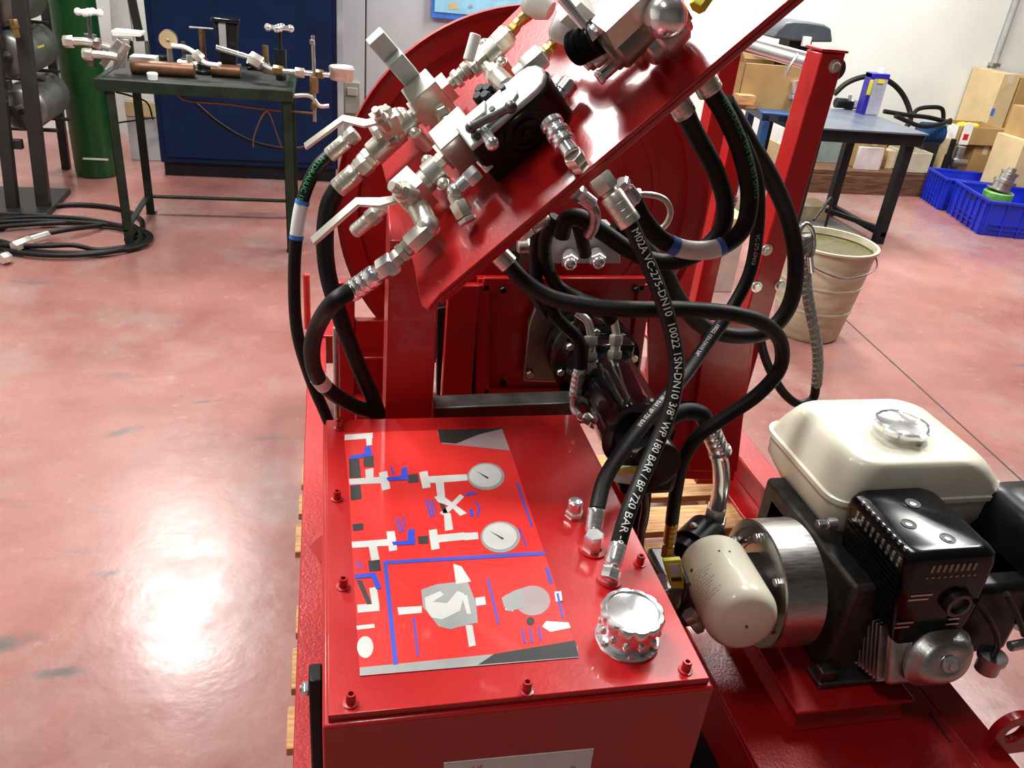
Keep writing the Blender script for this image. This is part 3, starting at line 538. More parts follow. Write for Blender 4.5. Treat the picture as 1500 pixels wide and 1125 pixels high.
# roller over the top between the posts
ro = thing('guide_roller', 'polished steel guide roller between the tops of the two right posts', 'roller', (1.1, 2.0, 1.42))
m = MB(); m.cyl((1.112, 1.765, 1.415), (1.098, 2.26, 1.415), 0.020, n=24); obj('roller_tube', m, CHROME, ro)
m = MB(); m.cyl((1.112, 1.762, 1.415), (1.112, 1.775, 1.415), 0.025, n=24); obj('bearing', m, DKSTEEL, ro)
m = MB(); m.tube([(1.0092, 1.76, 1.439), (0.9874, 1.74, 1.4193), (0.9698, 1.72, 1.3972)], 0.004, 8); obj('split_pin', m, CHROME, ro)

# ================================================================ control panel
PA = V((0.1364, 1.1, 1.1197)); PU = V((0.7217, 0, 0.6922)); PV = V((-0.2925, 0.9063, 0.305)); PN = V((-0.6273, -0.4226, 0.6541))
def PP(a, b, h=0.0): return PA + PU * a + PV * b + PN * h
cp = thing('control_panel', 'tilted red steel control panel plate on a square post', 'panel', (0.15, 1.34, 0.30))
out = [PP(0.03, 0), PP(0.86, 0), PP(0.90, 0.04)] + [V(p) for p in ((0.5161, 1.4636, 1.7187), (0.3033, 1.4396, 1.4992), (0.2132, 1.4318, 1.4078), (0.0984, 1.4214, 1.2909), (0.0835, 1.4136, 1.2716), (0.0926, 1.349, 1.2386), (0.1146, 1.2475, 1.194), (0.1265, 1.1654, 1.1524), (0.1295, 1.1243, 1.1287), (0.1321, 1.1068, 1.1199), (0.1397, 1.0931, 1.1184))]
m = MB(); m.prism(out, PN * -0.008); obj('panel_plate', m, RED, cp, bevel=0.002)
m = MB(); m.prism([PP(0.02, 0.0, -0.008), PP(0.86, 0.0, -0.008), PP(0.86, 0.012, -0.008), PP(0.02, 0.012, -0.008)], PN * -0.012); obj('folded_lip', m, RED, cp, bevel=0.002)
m = MB(); x0, x1 = (0.0985, 1.3, 0.9671)[0], (0.1845, 1.3, 0.967)[0]
m.hexa8([(x0, 1.30, 0.30), (x1, 1.30, 0.30), (x1, 1.385, 0.30), (x0, 1.385, 0.30), (x0, 1.30, 1.15), (x1, 1.30, 1.15), (x1, 1.385, 1.19), (x0, 1.385, 1.19)])
obj('panel_post', m, RED, cp, bevel=0.003)
m = MB(); m.box((x0 - 0.02, 1.29, 0.30), (x1 + 0.02, 1.40, 0.312)); obj('post_foot', m, RED, cp, bevel=0.002)
m = MB(); m.bar(PP(0.5, 0.2, -0.012), PP(0.62, 0.35, -0.30), 0.05, 0.05); obj('rear_strut', m, RED, cp, bevel=0.003)

# ---------------- helpers for pipe fittings
def chain(T, name, mats, p0, p1, spec, label=None, n=24):
    """turned fitting along an axis; spec = list of (from, to, radius, shape) in fractions of the axis"""
    p0 = V(p0); p1 = V(p1); m = MB()
    for (a, b, r, k) in spec:
        q0 = p0.lerp(p1, a); q1 = p0.lerp(p1, b)
        if k == 'h': m.hexn(q0, q1, r)
        elif k == 'c': 
            L = (q1 - q0).length; c = min(L * 0.2, r * 0.12); m.lathe(q0, q1 - q0, [(0, r - c), (c, r), (L - c, r), (L, r - c)], n)
        elif k == 's': m.sphere((q0 + q1) / 2, r)
        elif k == 'f':   # crimped ferrule with grooves
            L = (q1 - q0).length; pr = [(0, r * 0.93), (L * 0.05, r)]
            for g in range(3):
                t = 0.25 + 0.22 * g; pr += [(L * (t - 0.012), r), (L * t, r * 0.965), (L * (t + 0.012), r)]
            pr += [(L * 0.95, r), (L, r * 0.9)]; m.lathe(q0, q1 - q0, pr, 10)
        elif k == 'q': m.bar(q0, q1, r * 2, r * 2, PN)
    return obj(name, m, mats, T, bevel=0, label=label)
def clamp(T, c, axis, r, w, name='pipe_clamp', drop=0.032):
    """ring clamp with two round ear bolts standing on the panel"""
    c = V(c); ax = V(axis).normalized(); m = MB(); m.cyl(c - ax * w / 2, c + ax * w / 2, r, n=24)
    side = PN.cross(ax).normalized()
    for s in (1, -1):
        e = c + side * s * (r + 0.010) - PN * (r * 0.4); m.cyl(e - PN * 0.028, e + PN * 0.008, r * 0.50, n=16); m.sphere(e + PN * 0.008, r * 0.45, 12, 8)
    return obj(name, m, NICKEL, T)
def lever(T, pts, w, t, hint, mats=NICKEL, name='lever', label=None):
    """flat bar handle bent at its joints"""
    P = [V(p) for p in pts]; h = V(hint).normalized(); m = MB(); vs = []; fs = []
    for i, p in enumerate(P):
        d = ((P[i + 1] if i < len(P) - 1 else p) - (P[i - 1] if i else p)).normalized(); s = d.cross(h).normalized(); nn = s.cross(d)
        vs += [p + s * w / 2 + nn * t / 2, p - s * w / 2 + nn * t / 2, p - s * w / 2 - nn * t / 2, p + s * w / 2 - nn * t / 2]
    for i in range(len(P) - 1):
        for k in range(4): fs.append((i * 4 + k, i * 4 + (k + 1) % 4, i * 4 + 4 + (k + 1) % 4, i * 4 + 4 + k))
    e = len(vs) - 4; fs += [(3, 2, 1, 0), (e, e + 1, e + 2, e + 3)]; m.add(vs, fs)
    return obj(name, m, mats, T, bevel=0.0012, label=label)
H = 0.045     # height of the pipe runs above the plate
# ---------------- upper row: ball valve with lever
bv = thing('ball_valve', 'upper left ball valve with bent steel lever above the panel edge', 'valve', (0.087, 1.3514, 1.3111))
chain(bv, 'valve_body', NICKEL, (0.0705, 1.3232, 1.3153), (0.1151, 1.3345, 1.3425), [(0, 0.25, 0.015, 'h'), (0.2, 0.8, 0.020, 'q'), (0.75, 1, 0.017, 'h')])
chain(bv, 'stem', NICKEL, (0.0908, 1.3151, 1.3296), (0.071, 1.2847, 1.3597), [(0, 0.5, 0.012, 'c'), (0.45, 0.75, 0.009, 'h'), (0.7, 1, 0.006, 'c')])
chain(bv, 'outlet', NICKEL, (0.0925, 1.3401, 1.3244), (0.1045, 1.3199, 1.2999), [(0, 0.6, 0.013, 'c'), (0.5, 1, 0.015, 'h')])
chain(bv, 'side_port', NICKEL, (0.0913, 1.3235, 1.3278), (0.0852, 1.3176, 1.3563), [(0, 0.7, 0.011, 'c'), (0.55, 1, 0.013, 'h')])
lever(bv, [(0.0759, 1.2945, 1.3402), (0.0575, 1.2926, 1.3365), (0.0256, 1.3168, 1.3369), (-0.0325, 1.3289, 1.289)], 0.014, 0.005, PN, label='pale bent steel lever')
# ---------------- upper row: check valve run to the needle valve block
cv = thing('check_valve', 'long nickel check valve on the upper pipe run of the panel', 'valve', (0.0964, 1.3258, 1.296))
chain(cv, 'valve_body', NICKEL, (0.046, 1.3351, 1.2536), (0.1202, 1.3389, 1.3272), [(0, 0.14, 0.014, 'h'), (0.14, 0.34, 0.0175, 'h'), (0.34, 0.93, 0.0205, 'c'), (0.9, 1, 0.017, 'h')])
clamp(cv, (0.1253, 1.3383, 1.3318), PU, 0.021, 0.022)
nv = thing('needle_valve', 'square bodied needle valve with long flat spindle on the upper run', 'valve', (0.1624, 1.3357, 1.3657))
uax = PU; 
m = MB(); m.obox(V((0.1598, 1.3422, 1.3674)), PU, PV, PN, 0.052, 0.042, 0.070); obj('valve_body', m, NICKEL, nv, bevel=0.002)
m = MB(); m.obox(V((0.1495, 1.3712, 1.3763)) + PN * 0.055, PU, PV, PN, 0.030, 0.024, 0.05); m.obox(V((0.1451, 1.3825, 1.3793)) + PN * 0.095, PU, PV, PN, 0.030, 0.020, 0.045); obj('spindle', m, PALEGREY, nv, bevel=0.002)
chain(nv, 'inlet', NICKEL, (0.1305, 1.3378, 1.3364), (0.1491, 1.3376, 1.3542), [(0, 0.5, 0.014, 'c'), (0.4, 1, 0.0165, 'q')])
chain(nv, 'outlet', NICKEL, (0.178, 1.3386, 1.3825), (0.2183, 1.3365, 1.4198), [(0, 0.3, 0.016, 'q'), (0.3, 0.45, 0.010, 'c'), (0.45, 0.65, 0.0145, 'h'), (0.65, 0.8, 0.011, 'c'), (0.8, 1, 0.014, 'c')])
chain(nv, 'drain', NICKEL, (0.176, 1.3385, 1.3577), (0.1885, 1.2837, 1.3342), [(0, 0.25, 0.013, 'h'), (0.25, 0.35, 0.010, 'c'), (0.35, 0.55, 0.013, 'c'), (0.6, 0.78, 0.013, 'c'), (0.78, 1, 0.011, 'h')])
# second valve with a short white lever
b2 = thing('isolating_valve', 'small isolating valve with a short white lever standing upright', 'valve', (0.235, 1.3328, 1.4334))
chain(b2, 'valve_body', NICKEL, (0.2198, 1.3311, 1.4177), (0.252, 1.3337, 1.4503), [(0, 0.35, 0.015, 'h'), (0.3, 0.75, 0.0165, 'q'), (0.7, 1, 0.015, 'h')])
chain(b2, 'lever', WHITE, (0.2072, 1.2852, 1.4371), (0.2169, 1.292, 1.4738), [(0, 1, 0.0085, 'c')], label='short white lever')
clamp(b2, (0.2512, 1.327, 1.4452), PU, 0.020, 0.022)
chain(b2, 'cross_pipe', NICKEL, (0.2371, 1.3253, 1.4307), (0.2674, 1.2286, 1.4049), [(0, 0.3, 0.010, 'c'), (0.25, 0.45, 0.014, 'h'), (0.45, 0.85, 0.0155, 'c'), (0.8, 1, 0.013, 'h')], label='pale cross pipe')
# gauges
def gauge(name, label, fit0, fit1, brass1, c, up, R, tilt):
    g = thing(name, label, 'gauge', c)
    chain(g, 'adapter', NICKEL, fit0, fit1, [(0, 0.35, 0.0145, 'c'), (0.3, 0.95, 0.0185, 'h'), (0.95, 1, 0.013, 'c')])
    chain(g, 'brass_neck', BRASS, fit1, brass1, [(0, 0.55, 0.0105, 'h'), (0.5, 1, 0.008, 'c')], label='brass neck')
    c = V(c); a = V(tilt).normalized(); m = MB()
    m.lathe(c, a, [(-0.030, 0.0005), (-0.030, R * 0.6), (-0.014, R * 0.95), (0, R), (0.006, R), (0.008, R * 0.93)], 40, True); obj('gauge_case', m, WHITE, g)
    chain(g, 'stem', BRASS, brass1, c - a * 0.012, [(0, 1, 0.009, 'h')], label='dull brass stem')
    m = MB(); m.cyl(c + a * 0.008, c + a * 0.0095, R * 0.92, n=40); d = obj('dial', m, WHITE, g, label='white dial')
    m = MB(); f, s, t = frame(a); m.bar(c + a * 0.0100 - s * R * 0.2, c + a * 0.0100 + s * R * 0.7, 0.002, 0.001, a); obj('needle', m, INKK, d)
gauge('pressure_gauge', 'white faced pressure gauge on the upper pipe run, edge-on at the picture top', (0.2457, 1.3308, 1.4424), (0.2777, 1.3345, 1.4755), (0.2923, 1.3406, 1.4934), (0.3104, 1.3344, 1.5221), 0, 0.023, PN * 0.45 + PV * 0.8 - PU * 0.3)
gauge('pressure_gauge', 'white faced pressure gauge on the second pipe run beside the black bellows', (0.2762, 1.2544, 1.4223), (0.3147, 1.2542, 1.4591), (0.328, 1.2559, 1.4729), (0.3291, 1.2254, 1.5002), 0, 0.023, PN * 0.45 + PV * 0.8 - PU * 0.3)
# ---------------- lower row: ball valve with long lever and elbow
b3 = thing('ball_valve', 'lower left ball valve with long pale lever and angled elbow on the panel corner', 'valve', (0.1254, 1.2154, 1.2525))
chain(b3, 'valve_body', NICKEL, (0.1061, 1.2097, 1.2379), (0.1482, 1.2184, 1.2763), [(0, 0.25, 0.021, 'h'), (0.18, 0.8, 0.025, 'q'), (0.75, 1, 0.019, 'c')])
chain(b3, 'stem', NICKEL, (0.1221, 1.193, 1.2578), (0.089, 1.167, 1.278), [(0, 0.45, 0.016, 'c'), (0.4, 0.7, 0.013, 'h'), (0.7, 1, 0.008, 'c')])
lever(b3, [(0.0947, 1.1717, 1.256), (0.0729, 1.1645, 1.2533), (0.0427, 1.1789, 1.249), (-0.0217, 1.1795, 1.1876)], 0.016, 0.006, PN, label='long pale steel lever')
chain(b3, 'bend', NICKEL, (0.126, 1.2093, 1.2491), (0.1428, 1.1557, 1.2229), [(0, 0.35, 0.017, 'h'), (0.35, 1, 0.0165, 'c'), (0.92, 1.08, 0.0185, 's')])
chain(b3, 'elbow', NICKEL, (0.1445, 1.153, 1.2229), (0.0893, 1.1482, 1.1668), [(0, 0.5, 0.0175, 'h'), (0.5, 0.62, 0.013, 'c'), (0.62, 0.74, 0.0155, 'h'), (0.74, 1, 0.0135, 'h')])
clamp(b3, (0.1572, 1.2206, 1.2863), PU, 0.021, 0.024)
tp = thing('test_point', 'small capped test point fitting under the long lever', 'fitting', (0.0676, 1.2587, 1.2021))
chain(tp, 'fitting_body', NICKEL, (0.0406, 1.2597, 1.1768), (0.0841, 1.2426, 1.2228), [(0, 0.5, 0.0115, 'f'), (0.5, 0.8, 0.0135, 'h'), (0.78, 1, 0.010, 'c')])
# block C next to the black housing
mb_ = thing('manifold_block', 'mauve grey square manifold block between lower valve and black housing', 'manifold', (0.19, 1.2289, 1.3232))
m = MB(); m.obox(V((0.1944, 1.2347, 1.3311)), PU, PV, PN, 0.060, 0.050, 0.062); obj('block', m, NICKEL, mb_, bevel=0.002)
chain(mb_, 'inlet', NICKEL, (0.1609, 1.2303, 1.2962), (0.1845, 1.2323, 1.3201), [(0, 0.4, 0.012, 'h'), (0.35, 1, 0.016, 'q')])
chain(mb_, 'top_fitting', CHROME, (0.1851, 1.2421, 1.3499), (0.2182, 1.1737, 1.3451), [(0, 0.2, 0.012, 'h'), (0.2, 0.7, 0.009, 'c'), (0.7, 1, 0.010, 'h')], label='chrome cross fitting')
chain(mb_, 'outlet', NICKEL, (0.2101, 1.2367, 1.3474), (0.231, 1.2353, 1.3666), [(0, 0.5, 0.011, 'h'), (0.5, 1, 0.008, 'c')])
# small elbow below
el = thing('elbow_fitting', 'small chrome elbow fitting with hexagon nuts low on the panel', 'fitting', (0.1932, 1.1678, 1.2638))
chain(el, 'elbow', CHROME, (0.2285, 1.1745, 1.3173), (0.1783, 1.1644, 1.2702), [(0, 0.22, 0.0125, 'h'), (0.3, 0.62, 0.0135, 'h'), (0.6, 0.9, 0.0115, 'c'), (0.85, 1.02, 0.0135, 's')])
chain(el, 'nut', NICKEL, (0.1783, 1.1644, 1.2702), (0.1994, 1.1426, 1.2351), [(0, 0.3, 0.011, 'c'), (0.28, 0.8, 0.0145, 'h'), (0.84, 1, 0.0145, 'h')])
# ---------------- black and grey pressure unit
pu = thing('pressure_intensifier', 'black and pale grey rounded pressure unit bolted to the panel middle', 'pump', (0.2613, 1.125, 1.3321))
base_h, top_h = 0.004, 0.085
def outline(h, grow=0.0):
    a0 = V((0.2492, 1.1813, 1.2803)); 
    ctr = [(0, 0), (0.172, 0)]
    L, Wd = 0.152, 0.060; pts = []
    o = PA + PU * (a0 - PA).dot(PU) + PV * (a0 - PA).dot(PV)
    for k in range(0, 7):   # rounded far end
        an = -math.pi / 2 + math.pi * k / 6; pts.append(o + PU * (L - Wd / 2 + (Wd / 2 + grow) * math.cos(an)) + PV * (Wd / 2 + (Wd / 2 + grow) * math.sin(an)) + PN * h)
    pts += [o + PU * (-grow) + PV * (Wd + grow) + PN * h, o + PU * (-grow) + PV * (-grow) + PN * h]
    return pts
m = MB(); m.prism(outline(base_h), PN * 0.074); obj('housing', m, BLACKP, pu, bevel=0.004)
m = MB(); m.prism(outline(0.078, -0.003), PN * 0.010); obj('face_plate', m, PALEGREY, pu, bevel=0.003, label='pale grey cast face plate')
o0 = V(outline(0)[-1])
c = o0 + PU * 0.078 + PN * 0.044; m = MB(); m.ring(c, c - PV * 0.004, 0.036, 0.031, 40); m.ring(c, c - PV * 0.004, 0.022, 0.019, 32); m.hexn(c, c - PV * 0.006, 0.008); obj('round_cover', m, BLACKP, pu)
m = MB(); tp_ = 0.0885
m.prism([o0 + PU * a + PV * b * 0.62 + PN * tp_ for a, b in ((0.012, 0.02), (0.07, 0.012), (0.10, 0.03), (0.105, 0.06), (0.085, 0.07), (0.08, 0.045), (0.05, 0.035), (0.02, 0.045))], PN * 0.004)
m.prism([o0 + PU * a + PV * b * 0.62 + PN * tp_ for a, b in ((0.015, 0.06), (0.05, 0.055), (0.06, 0.085), (0.02, 0.088))], PN * 0.005); obj('raised_rib', m, PALEGREY, pu, bevel=0.001)
m = MB()
for a, b in ((0.02, 0.012), (0.06, 0.048), (0.09, 0.082), (0.03, 0.05)):
    q = o0 + PU * a + PV * b * 0.62 + PN * tp_; m.cyl(q, q + PN * 0.005, 0.0045, n=12)
obj('face_screw', m, INKK, pu, kind='stuff')
chain(pu, 'rocker_rod', DKSTEEL, (0.1946, 1.1574, 1.3654), (0.2438, 1.1209, 1.4044), [(0, 1, 0.0058, 'c'), (0, 0.06, 0.008, 's'), (0.94, 1, 0.009, 's')], label='dark steel rocker rod')
chain(pu, 'yoke', CHROME, (0.2107, 1.1871, 1.3695), (0.222, 1.1207, 1.3527), [(0, 0.4, 0.008, 'h'), (0.3, 0.9, 0.009, 'c'), (0.9, 1, 0.010, 's')])
kn = MB()
for k in range(4):
    an = k * math.pi / 2; q = V((0.2247, 1.2254, 1.4)) + (PU * math.cos(an) + PV * math.sin(an)) * 0.009; kn.lathe(q - PN * 0.010, PN, [(0, 0.006), (0.003, 0.0085), (0.017, 0.0085), (0.02, 0.006)], 14)
obj('knob', kn, BLACKP, pu, label='black star knob')
chain(pu, 'knob_stem', BRASS, (0.2274, 1.2282, 1.3968), (0.2418, 1.2126, 1.3852), [(0, 0.5, 0.007, 'c'), (0.4, 1, 0.010, 'h')])
chain(pu, 'outlet', CHROME, (0.3025, 1.1343, 1.3853), (0.3253, 1.0861, 1.353), [(0, 0.18, 0.0165, 'c'), (0.18, 0.3, 0.0145, 'c'), (0.3, 0.45, 0.0175, 'c'), (0.45, 0.55, 0.0145, 'c'), (0.55, 0.7, 0.0165, 'c'), (0.7, 1, 0.012, 'c')], label='bright stepped outlet')
chain(pu, 'outlet_nut', NICKEL, (0.3253, 1.0861, 1.353), (0.3439, 1.0941, 1.3332), [(0, 0.55, 0.0155, 'h'), (0.6, 1, 0.0135, 'h')])
# hexagon plug standing alone on the plate
pg = thing('blanking_plug', 'short bright round blanking plug standing on the panel past the black unit', 'plug', (0.3442, 1.233, 1.4049))
chain(pg, 'plug_body', CHROME, (0.3188, 1.1912, 1.3994), (0.3439, 1.2005, 1.4295), [(0, 0.55, 0.0125, 'c'), (0.5, 1, 0.0145, 'c')])
m = MB(); q = V((0.3441, 1.238, 1.408)); m.cyl(q, q + PN * 0.03, 0.009, n=16); obj('plug_foot', m, NICKEL, pg)
# ---------------- directional valve at the top of the panel
OLIVE = mat('dull_olive_steel', (0.30, 0.28, 0.22), 0.35, 0.8, 0, 0.1, 12)
dv = thing('directional_valve', 'steel directional control valve with black bellows at the panel top', 'valve', (0.4165, 1.188, 1.491))
chain(dv, 'valve_barrel', OLIVE, (0.3539, 1.1376, 1.4596), (0.4497, 1.1374, 1.5666), [(0.16, 0.24, 0.030, 'c'), (0.22, 0.80, 0.036, 'c'), (0.80, 0.95, 0.034, 'q')], label='dull steel valve barrel')
m = MB()
for s_ in (-1, 1):
    q0 = V((0.3722, 1.1824, 1.4525)) + PV * 0.02 * s_; m.cyl(q0, q0 + PU * 0.13, 0.009, n=14); m.hexn(q0 - PU * 0.008, q0, 0.011)
obj('clamp_rod', m, CHROME, dv, kind='stuff')
chain(dv, 'top_face', NICKEL, (0.3532, 1.1059, 1.5027), (0.4168, 1.1112, 1.567), [(0, 1, 0.017, 'q')], label='pale engraved top face')
chain(dv, 'solenoid_tube', STEEL, (0.3635, 1.1894, 1.4564), (0.3899, 1.1719, 1.4857), [(0, 0.2, 0.012, 'h'), (0.2, 1, 0.014, 'c')])
chain(dv, 'tie_rod', CHROME, (0.3444, 1.1619, 1.4661), (0.3811, 1.1492, 1.5084), [(0, 1, 0.008, 'c'), (0, 0.1, 0.011, 'h')])
m = MB(); q0 = V((0.3329, 1.1614, 1.4777)); q1 = V((0.3547, 1.1284, 1.5003)); d = q1 - q0; pr = []
for k in range(9): pr += [(d.length * k / 9, 0.018 + 0.002 * (k % 2)), (d.length * (k + 0.5) / 9, 0.024)]
m.lathe(q0, d, pr, 24); obj('bellows', m, BLACKP, dv, label='black rubber bellows')
chain(dv, 'hand_lever', CHROME, (0.3496, 1.1277, 1.4949), (0.3026, 1.1499, 1.5406), [(0, 0.25, 0.012, 'h'), (0.2, 1, 0.007, 'c')], label='bright hand lever')
chain(dv, 'side_plate', WHITE, (0.3228, 1.191, 1.5101), (0.3444, 1.1768, 1.537), [(0, 1, 0.016, 'q')], label='white side plate')
chain(dv, 'end_cap', ALU, (0.4229, 1.1446, 1.4844), (0.4672, 1.1463, 1.5357), [(0, 0.3, 0.03, 'c'), (0.25, 0.9, 0.036, 'c'), (0.88, 1, 0.03, 'c')])
m = MB(); m.sphere((0.4258, 1.0854, 1.533), 0.028, 20, 12); obj('dome', m, CHROME, dv, label='bright domed cap')
for p in ((0.4399, 1.1875, 1.4673), (0.4792, 1.159, 1.4865), (0.4535, 1.1932, 1.484)):
    p = V(p); m = MB(); m.hexn(p, p + PN * 0.016, 0.010); obj('bolt', m, NICKEL, dv)
chain(dv, 'yellow_tap', YELLOW, (0.4705, 1.097, 1.5452), (0.4832, 1.1039, 1.5618), [(0, 1, 0.012, 'h')], label='yellow capped tap')

# ================================================================ hoses
def hose(name, label, pts, r, ends=(), cat='hose', mat_=RUBBER, group=None, text=None, labelband=None, ftext=None):
    """one black hose along its path; ends = ((p0, p1, radius), ...) crimped ferrules with a nut"""
    P_ = [V(p) for p in pts]; base = min(P_, key=lambda p: p.z)
    t = thing(name, label, cat, base, group)
    m = MB(); m.tube(P_, r, 16, 8); obj('hose_tube', m, mat_, t, angle=80)
    for e in ends:
        q0, q1, er = V(e[0]), V(e[1]), e[2]; mt = e[3] if len(e) > 3 else NICKEL
        chain(t, 'ferrule', mt, q0, q1, [(0, 0.62, er, 'f'), (0.62, 0.70, er * 0.7, 'c'), (0.70, 1, er * 1.05, 'h')])
    return t
LEFT = V(-0.35, -0.75, 0.5)
# --- three hoses on the left
h1p = [(0.0036, 1.3624, 1.2689), (-0.0158, 1.35, 1.2514), (-0.0369, 1.34, 1.2069), (-0.0504, 1.33, 1.1389), (-0.0563, 1.33, 1.055), (-0.0533, 1.33, 0.966), (-0.0334, 1.33, 0.8781), (0.0001, 1.33, 0.7766), (0.035, 1.34, 0.62)]
h = hose('hydraulic_hose', 'leftmost thin black hose from the upper lever valve, with green print', h1p, 0.0105, [((0.0036, 1.3624, 1.2689), (0.0466, 1.3596, 1.3083), 0.0125)])
m = MB(); hose_text(m, 'HYDRAULIC 1SN', h1p, 0.0105, 0.011, 0.012, (-0.3, -1, 0.35)); obj('hose_print', m, INKG, h, label='green print')
def hose_band(T, pts, r, t0, t1, mt, name, label, facing=None):
    Q = smooth_path(pts, 10); L = [0]
    for i in range(1, len(Q)): L.append(L[-1] + (Q[i] - Q[i - 1]).length)
    sel = [q for q, l in zip(Q, L) if t0 <= l <= t1]
    m = MB(); m.tube(sel, r, 16, 1); return obj(name, m, mt, T, label=label, angle=80)
b_ = hose_band(h, h1p, 0.0112, 0.082, 0.150, WHITE, 'printed_sleeve', 'white and blue maker label wrapped round the hose')
hose_band(h, h1p, 0.0115, 0.082, 0.094, INKBLUE2, 'blue_stripe', None); hose_band(h, h1p, 0.0115, 0.136, 0.150, INKBLUE2, 'blue_stripe', None)
h2p = [(0.0158, 1.3328, 1.2232), (0.0026, 1.33, 1.1978), (-0.0045, 1.32, 1.1494), (-0.001, 1.31, 1.0882), (0.0171, 1.29, 1.0231), (0.0472, 1.3, 0.9274), (0.0836, 1.31, 0.8233), (0.10, 1.32, 0.70)]
hose('hydraulic_hose', 'thick black hose from the upper check valve, running down beside the post', h2p, 0.0145, [((0.0158, 1.3328, 1.2232), (0.0651, 1.3326, 1.2704), 0.0165)])
h3p = [(0.0347, 1.1655, 1.118), (0.0104, 1.14, 1.1121), (-0.0142, 1.18, 1.0584), (-0.027, 1.21, 0.9991), (-0.0221, 1.24, 0.9359), (0.0032, 1.27, 0.8832), (0.0435, 1.29, 0.8432), (0.0888, 1.31, 0.8056), (0.10, 1.32, 0.66)]
h3 = hose('hydraulic_hose', 'black hose curling down from the lower elbow fitting at the panel corner', h3p, 0.0135, [((0.0307, 1.165, 1.1138), (0.0951, 1.1471, 1.1716), 0.0165, CHROME)])
hose_band(h3, h3p, 0.0142, 0.255, 0.29, WHITE, 'printed_sleeve', 'small white maker label')
tp_ = thing('steel_tube', 'thin upright grey steel tube behind the left hoses', 'tube', (0.02, 1.38, 0.6))
m = MB(); m.cyl((0.0132, 1.38, 0.7683), (0.0121, 1.38, 0.9558), 0.006, n=12); obj('tube', m, STEEL, tp_)
# --- printed hose, panel front edge down to the tank lid
f0 = PP(0.345, 0.006, -0.02)
h4p = [(0.4134, 1.06, 1.2685), (0.4388, 1.05, 1.2263), (0.4631, 1.03, 1.1795), (0.4831, 1.01, 1.1295), (0.4951, 0.99, 1.0785), (0.4876, 0.965, 1.0297), (0.4672, 0.94, 0.9872), (0.4334, 0.9, 0.9444), (0.4034, 0.86, 0.9089), (0.3874, 0.835, 0.8771)]
h = hose('hydraulic_hose', 'long black hose with white pressure rating print, falling from panel to lid', h4p, 0.0118,
         [((0.4158, 1.06, 1.2666), (0.3678, 1.09, 1.3239), 0.0175), ((0.3883, 0.836, 0.8799), (0.3677, 0.8, 0.8506), 0.0125, CHROME)])
m = MB(); hose_text(m, 'M02A VC-275-DN10  10022 1SN-DN10 3/8" WP 180 BAR / BP 720 BAR -Q', h4p, 0.0118, 0.0158, 0.008, (-0.15, -0.8, 0.5)); obj('hose_print', m, WHITE, h, label='white lettering')
m = MB(); m.hexn((0.375, 0.8128, 0.836), V((0.375, 0.8128, 0.836)) + V(0, 0, 0.016), 0.0145); obj('tank_union', m, CHROME, h)
# --- second printed hose to the lid
h5p = [(0.6886, 1.32, 1.3436), (0.7473, 1.34, 1.2682), (0.7718, 1.34, 1.1833), (0.7731, 1.33, 1.0938), (0.7411, 1.31, 1.0255), (0.6891, 1.27, 0.9806), (0.6201, 1.2, 0.947), (0.5245, 1.1, 0.9294), (0.4539, 1.03, 0.9046), (0.4111, 0.98, 0.8826), (0.3886, 0.935, 0.8619)]
h = hose('hydraulic_hose', 'black hose with small white print crossing behind, ending at the rear lid boss', h5p, 0.0125, [((0.3881, 0.935, 0.8658), (0.3758, 0.9, 0.8212), 0.0135, CHROME)])
m = MB(); hose_text(m, '10022 1SN-DN10 3/8"', h5p, 0.0125, 0.010, 0.40, (-0.6, -0.7, 0.45)); hose_text(m, 'WP 180 BAR / BP 720 BAR', h5p, 0.0125, 0.010, 0.62, (-0.6, -0.7, 0.45)); hose_text(m, 'VC-275-DN10', h5p, 0.0125, 0.010, 0.20, (-0.3, -0.9, 0.3)); obj('hose_print', m, WHITE, h, label='small white lettering')
m = MB(); m.hexn((0.3679, 0.8769, 0.836), V((0.3679, 0.8769, 0.836)) + V(0, 0, 0.030), 0.0145); obj('tank_union', m, CHROME, h)
# --- two hoses from the panel underside, right
h6p = [(0.5927, 1.27, 1.4218), (0.6333, 1.27, 1.3789), (0.6743, 1.27, 1.3206), (0.7039, 1.27, 1.2525), (0.6991, 1.26, 1.2013), (0.6595, 1.25, 1.1706), (0.6014, 1.25, 1.1643), (0.5481, 1.25, 1.1824), (0.5073, 1.25, 1.219), (0.4883, 1.25, 1.2459)]
h = hose('hydraulic_hose', 'thick black hose looping from panel edge, with green print and white label', h6p, 0.0155, [((0.5959, 1.27, 1.4179), (0.5513, 1.28, 1.4722), 0.0205), ((0.4899, 1.25, 1.2437), (0.4578, 1.25, 1.2739), 0.0165, CHROME)])
m = MB(); hose_text(m, 'HYDRAULIC 1SN EN 853 DN12', h6p, 0.0155, 0.0135, 0.02, (0.35, -1, 0.3)); obj('hose_print', m, INKG, h, label='green print')
hose_band(h, h6p, 0.0161, 0.30, 0.41, WHITE, 'printed_sleeve', 'white and blue maker label'); hose_band(h, h6p, 0.0164, 0.30, 0.318, INKBLUE2, 'blue_stripe', None); hose_band(h, h6p, 0.0164, 0.39, 0.41, INKBLUE2, 'blue_stripe', None); hose_band(h, h6p, 0.0164, 0.36, 0.368, YELLOW, 'yellow_mark', None)
h7p = [(0.5562, 1.27, 1.3852), (0.6002, 1.29, 1.3402), (0.6457, 1.3, 1.2888), (0.6771, 1.3, 1.2306), (0.6802, 1.3, 1.1837), (0.6427, 1.3, 1.1396), (0.5853, 1.31, 1.1192), (0.5236, 1.31, 1.1384), (0.4612, 1.31, 1.1741), (0.4149, 1.31, 1.1969), (0.3975, 1.31, 1.1916), (0.3943, 1.32, 1.1603)]
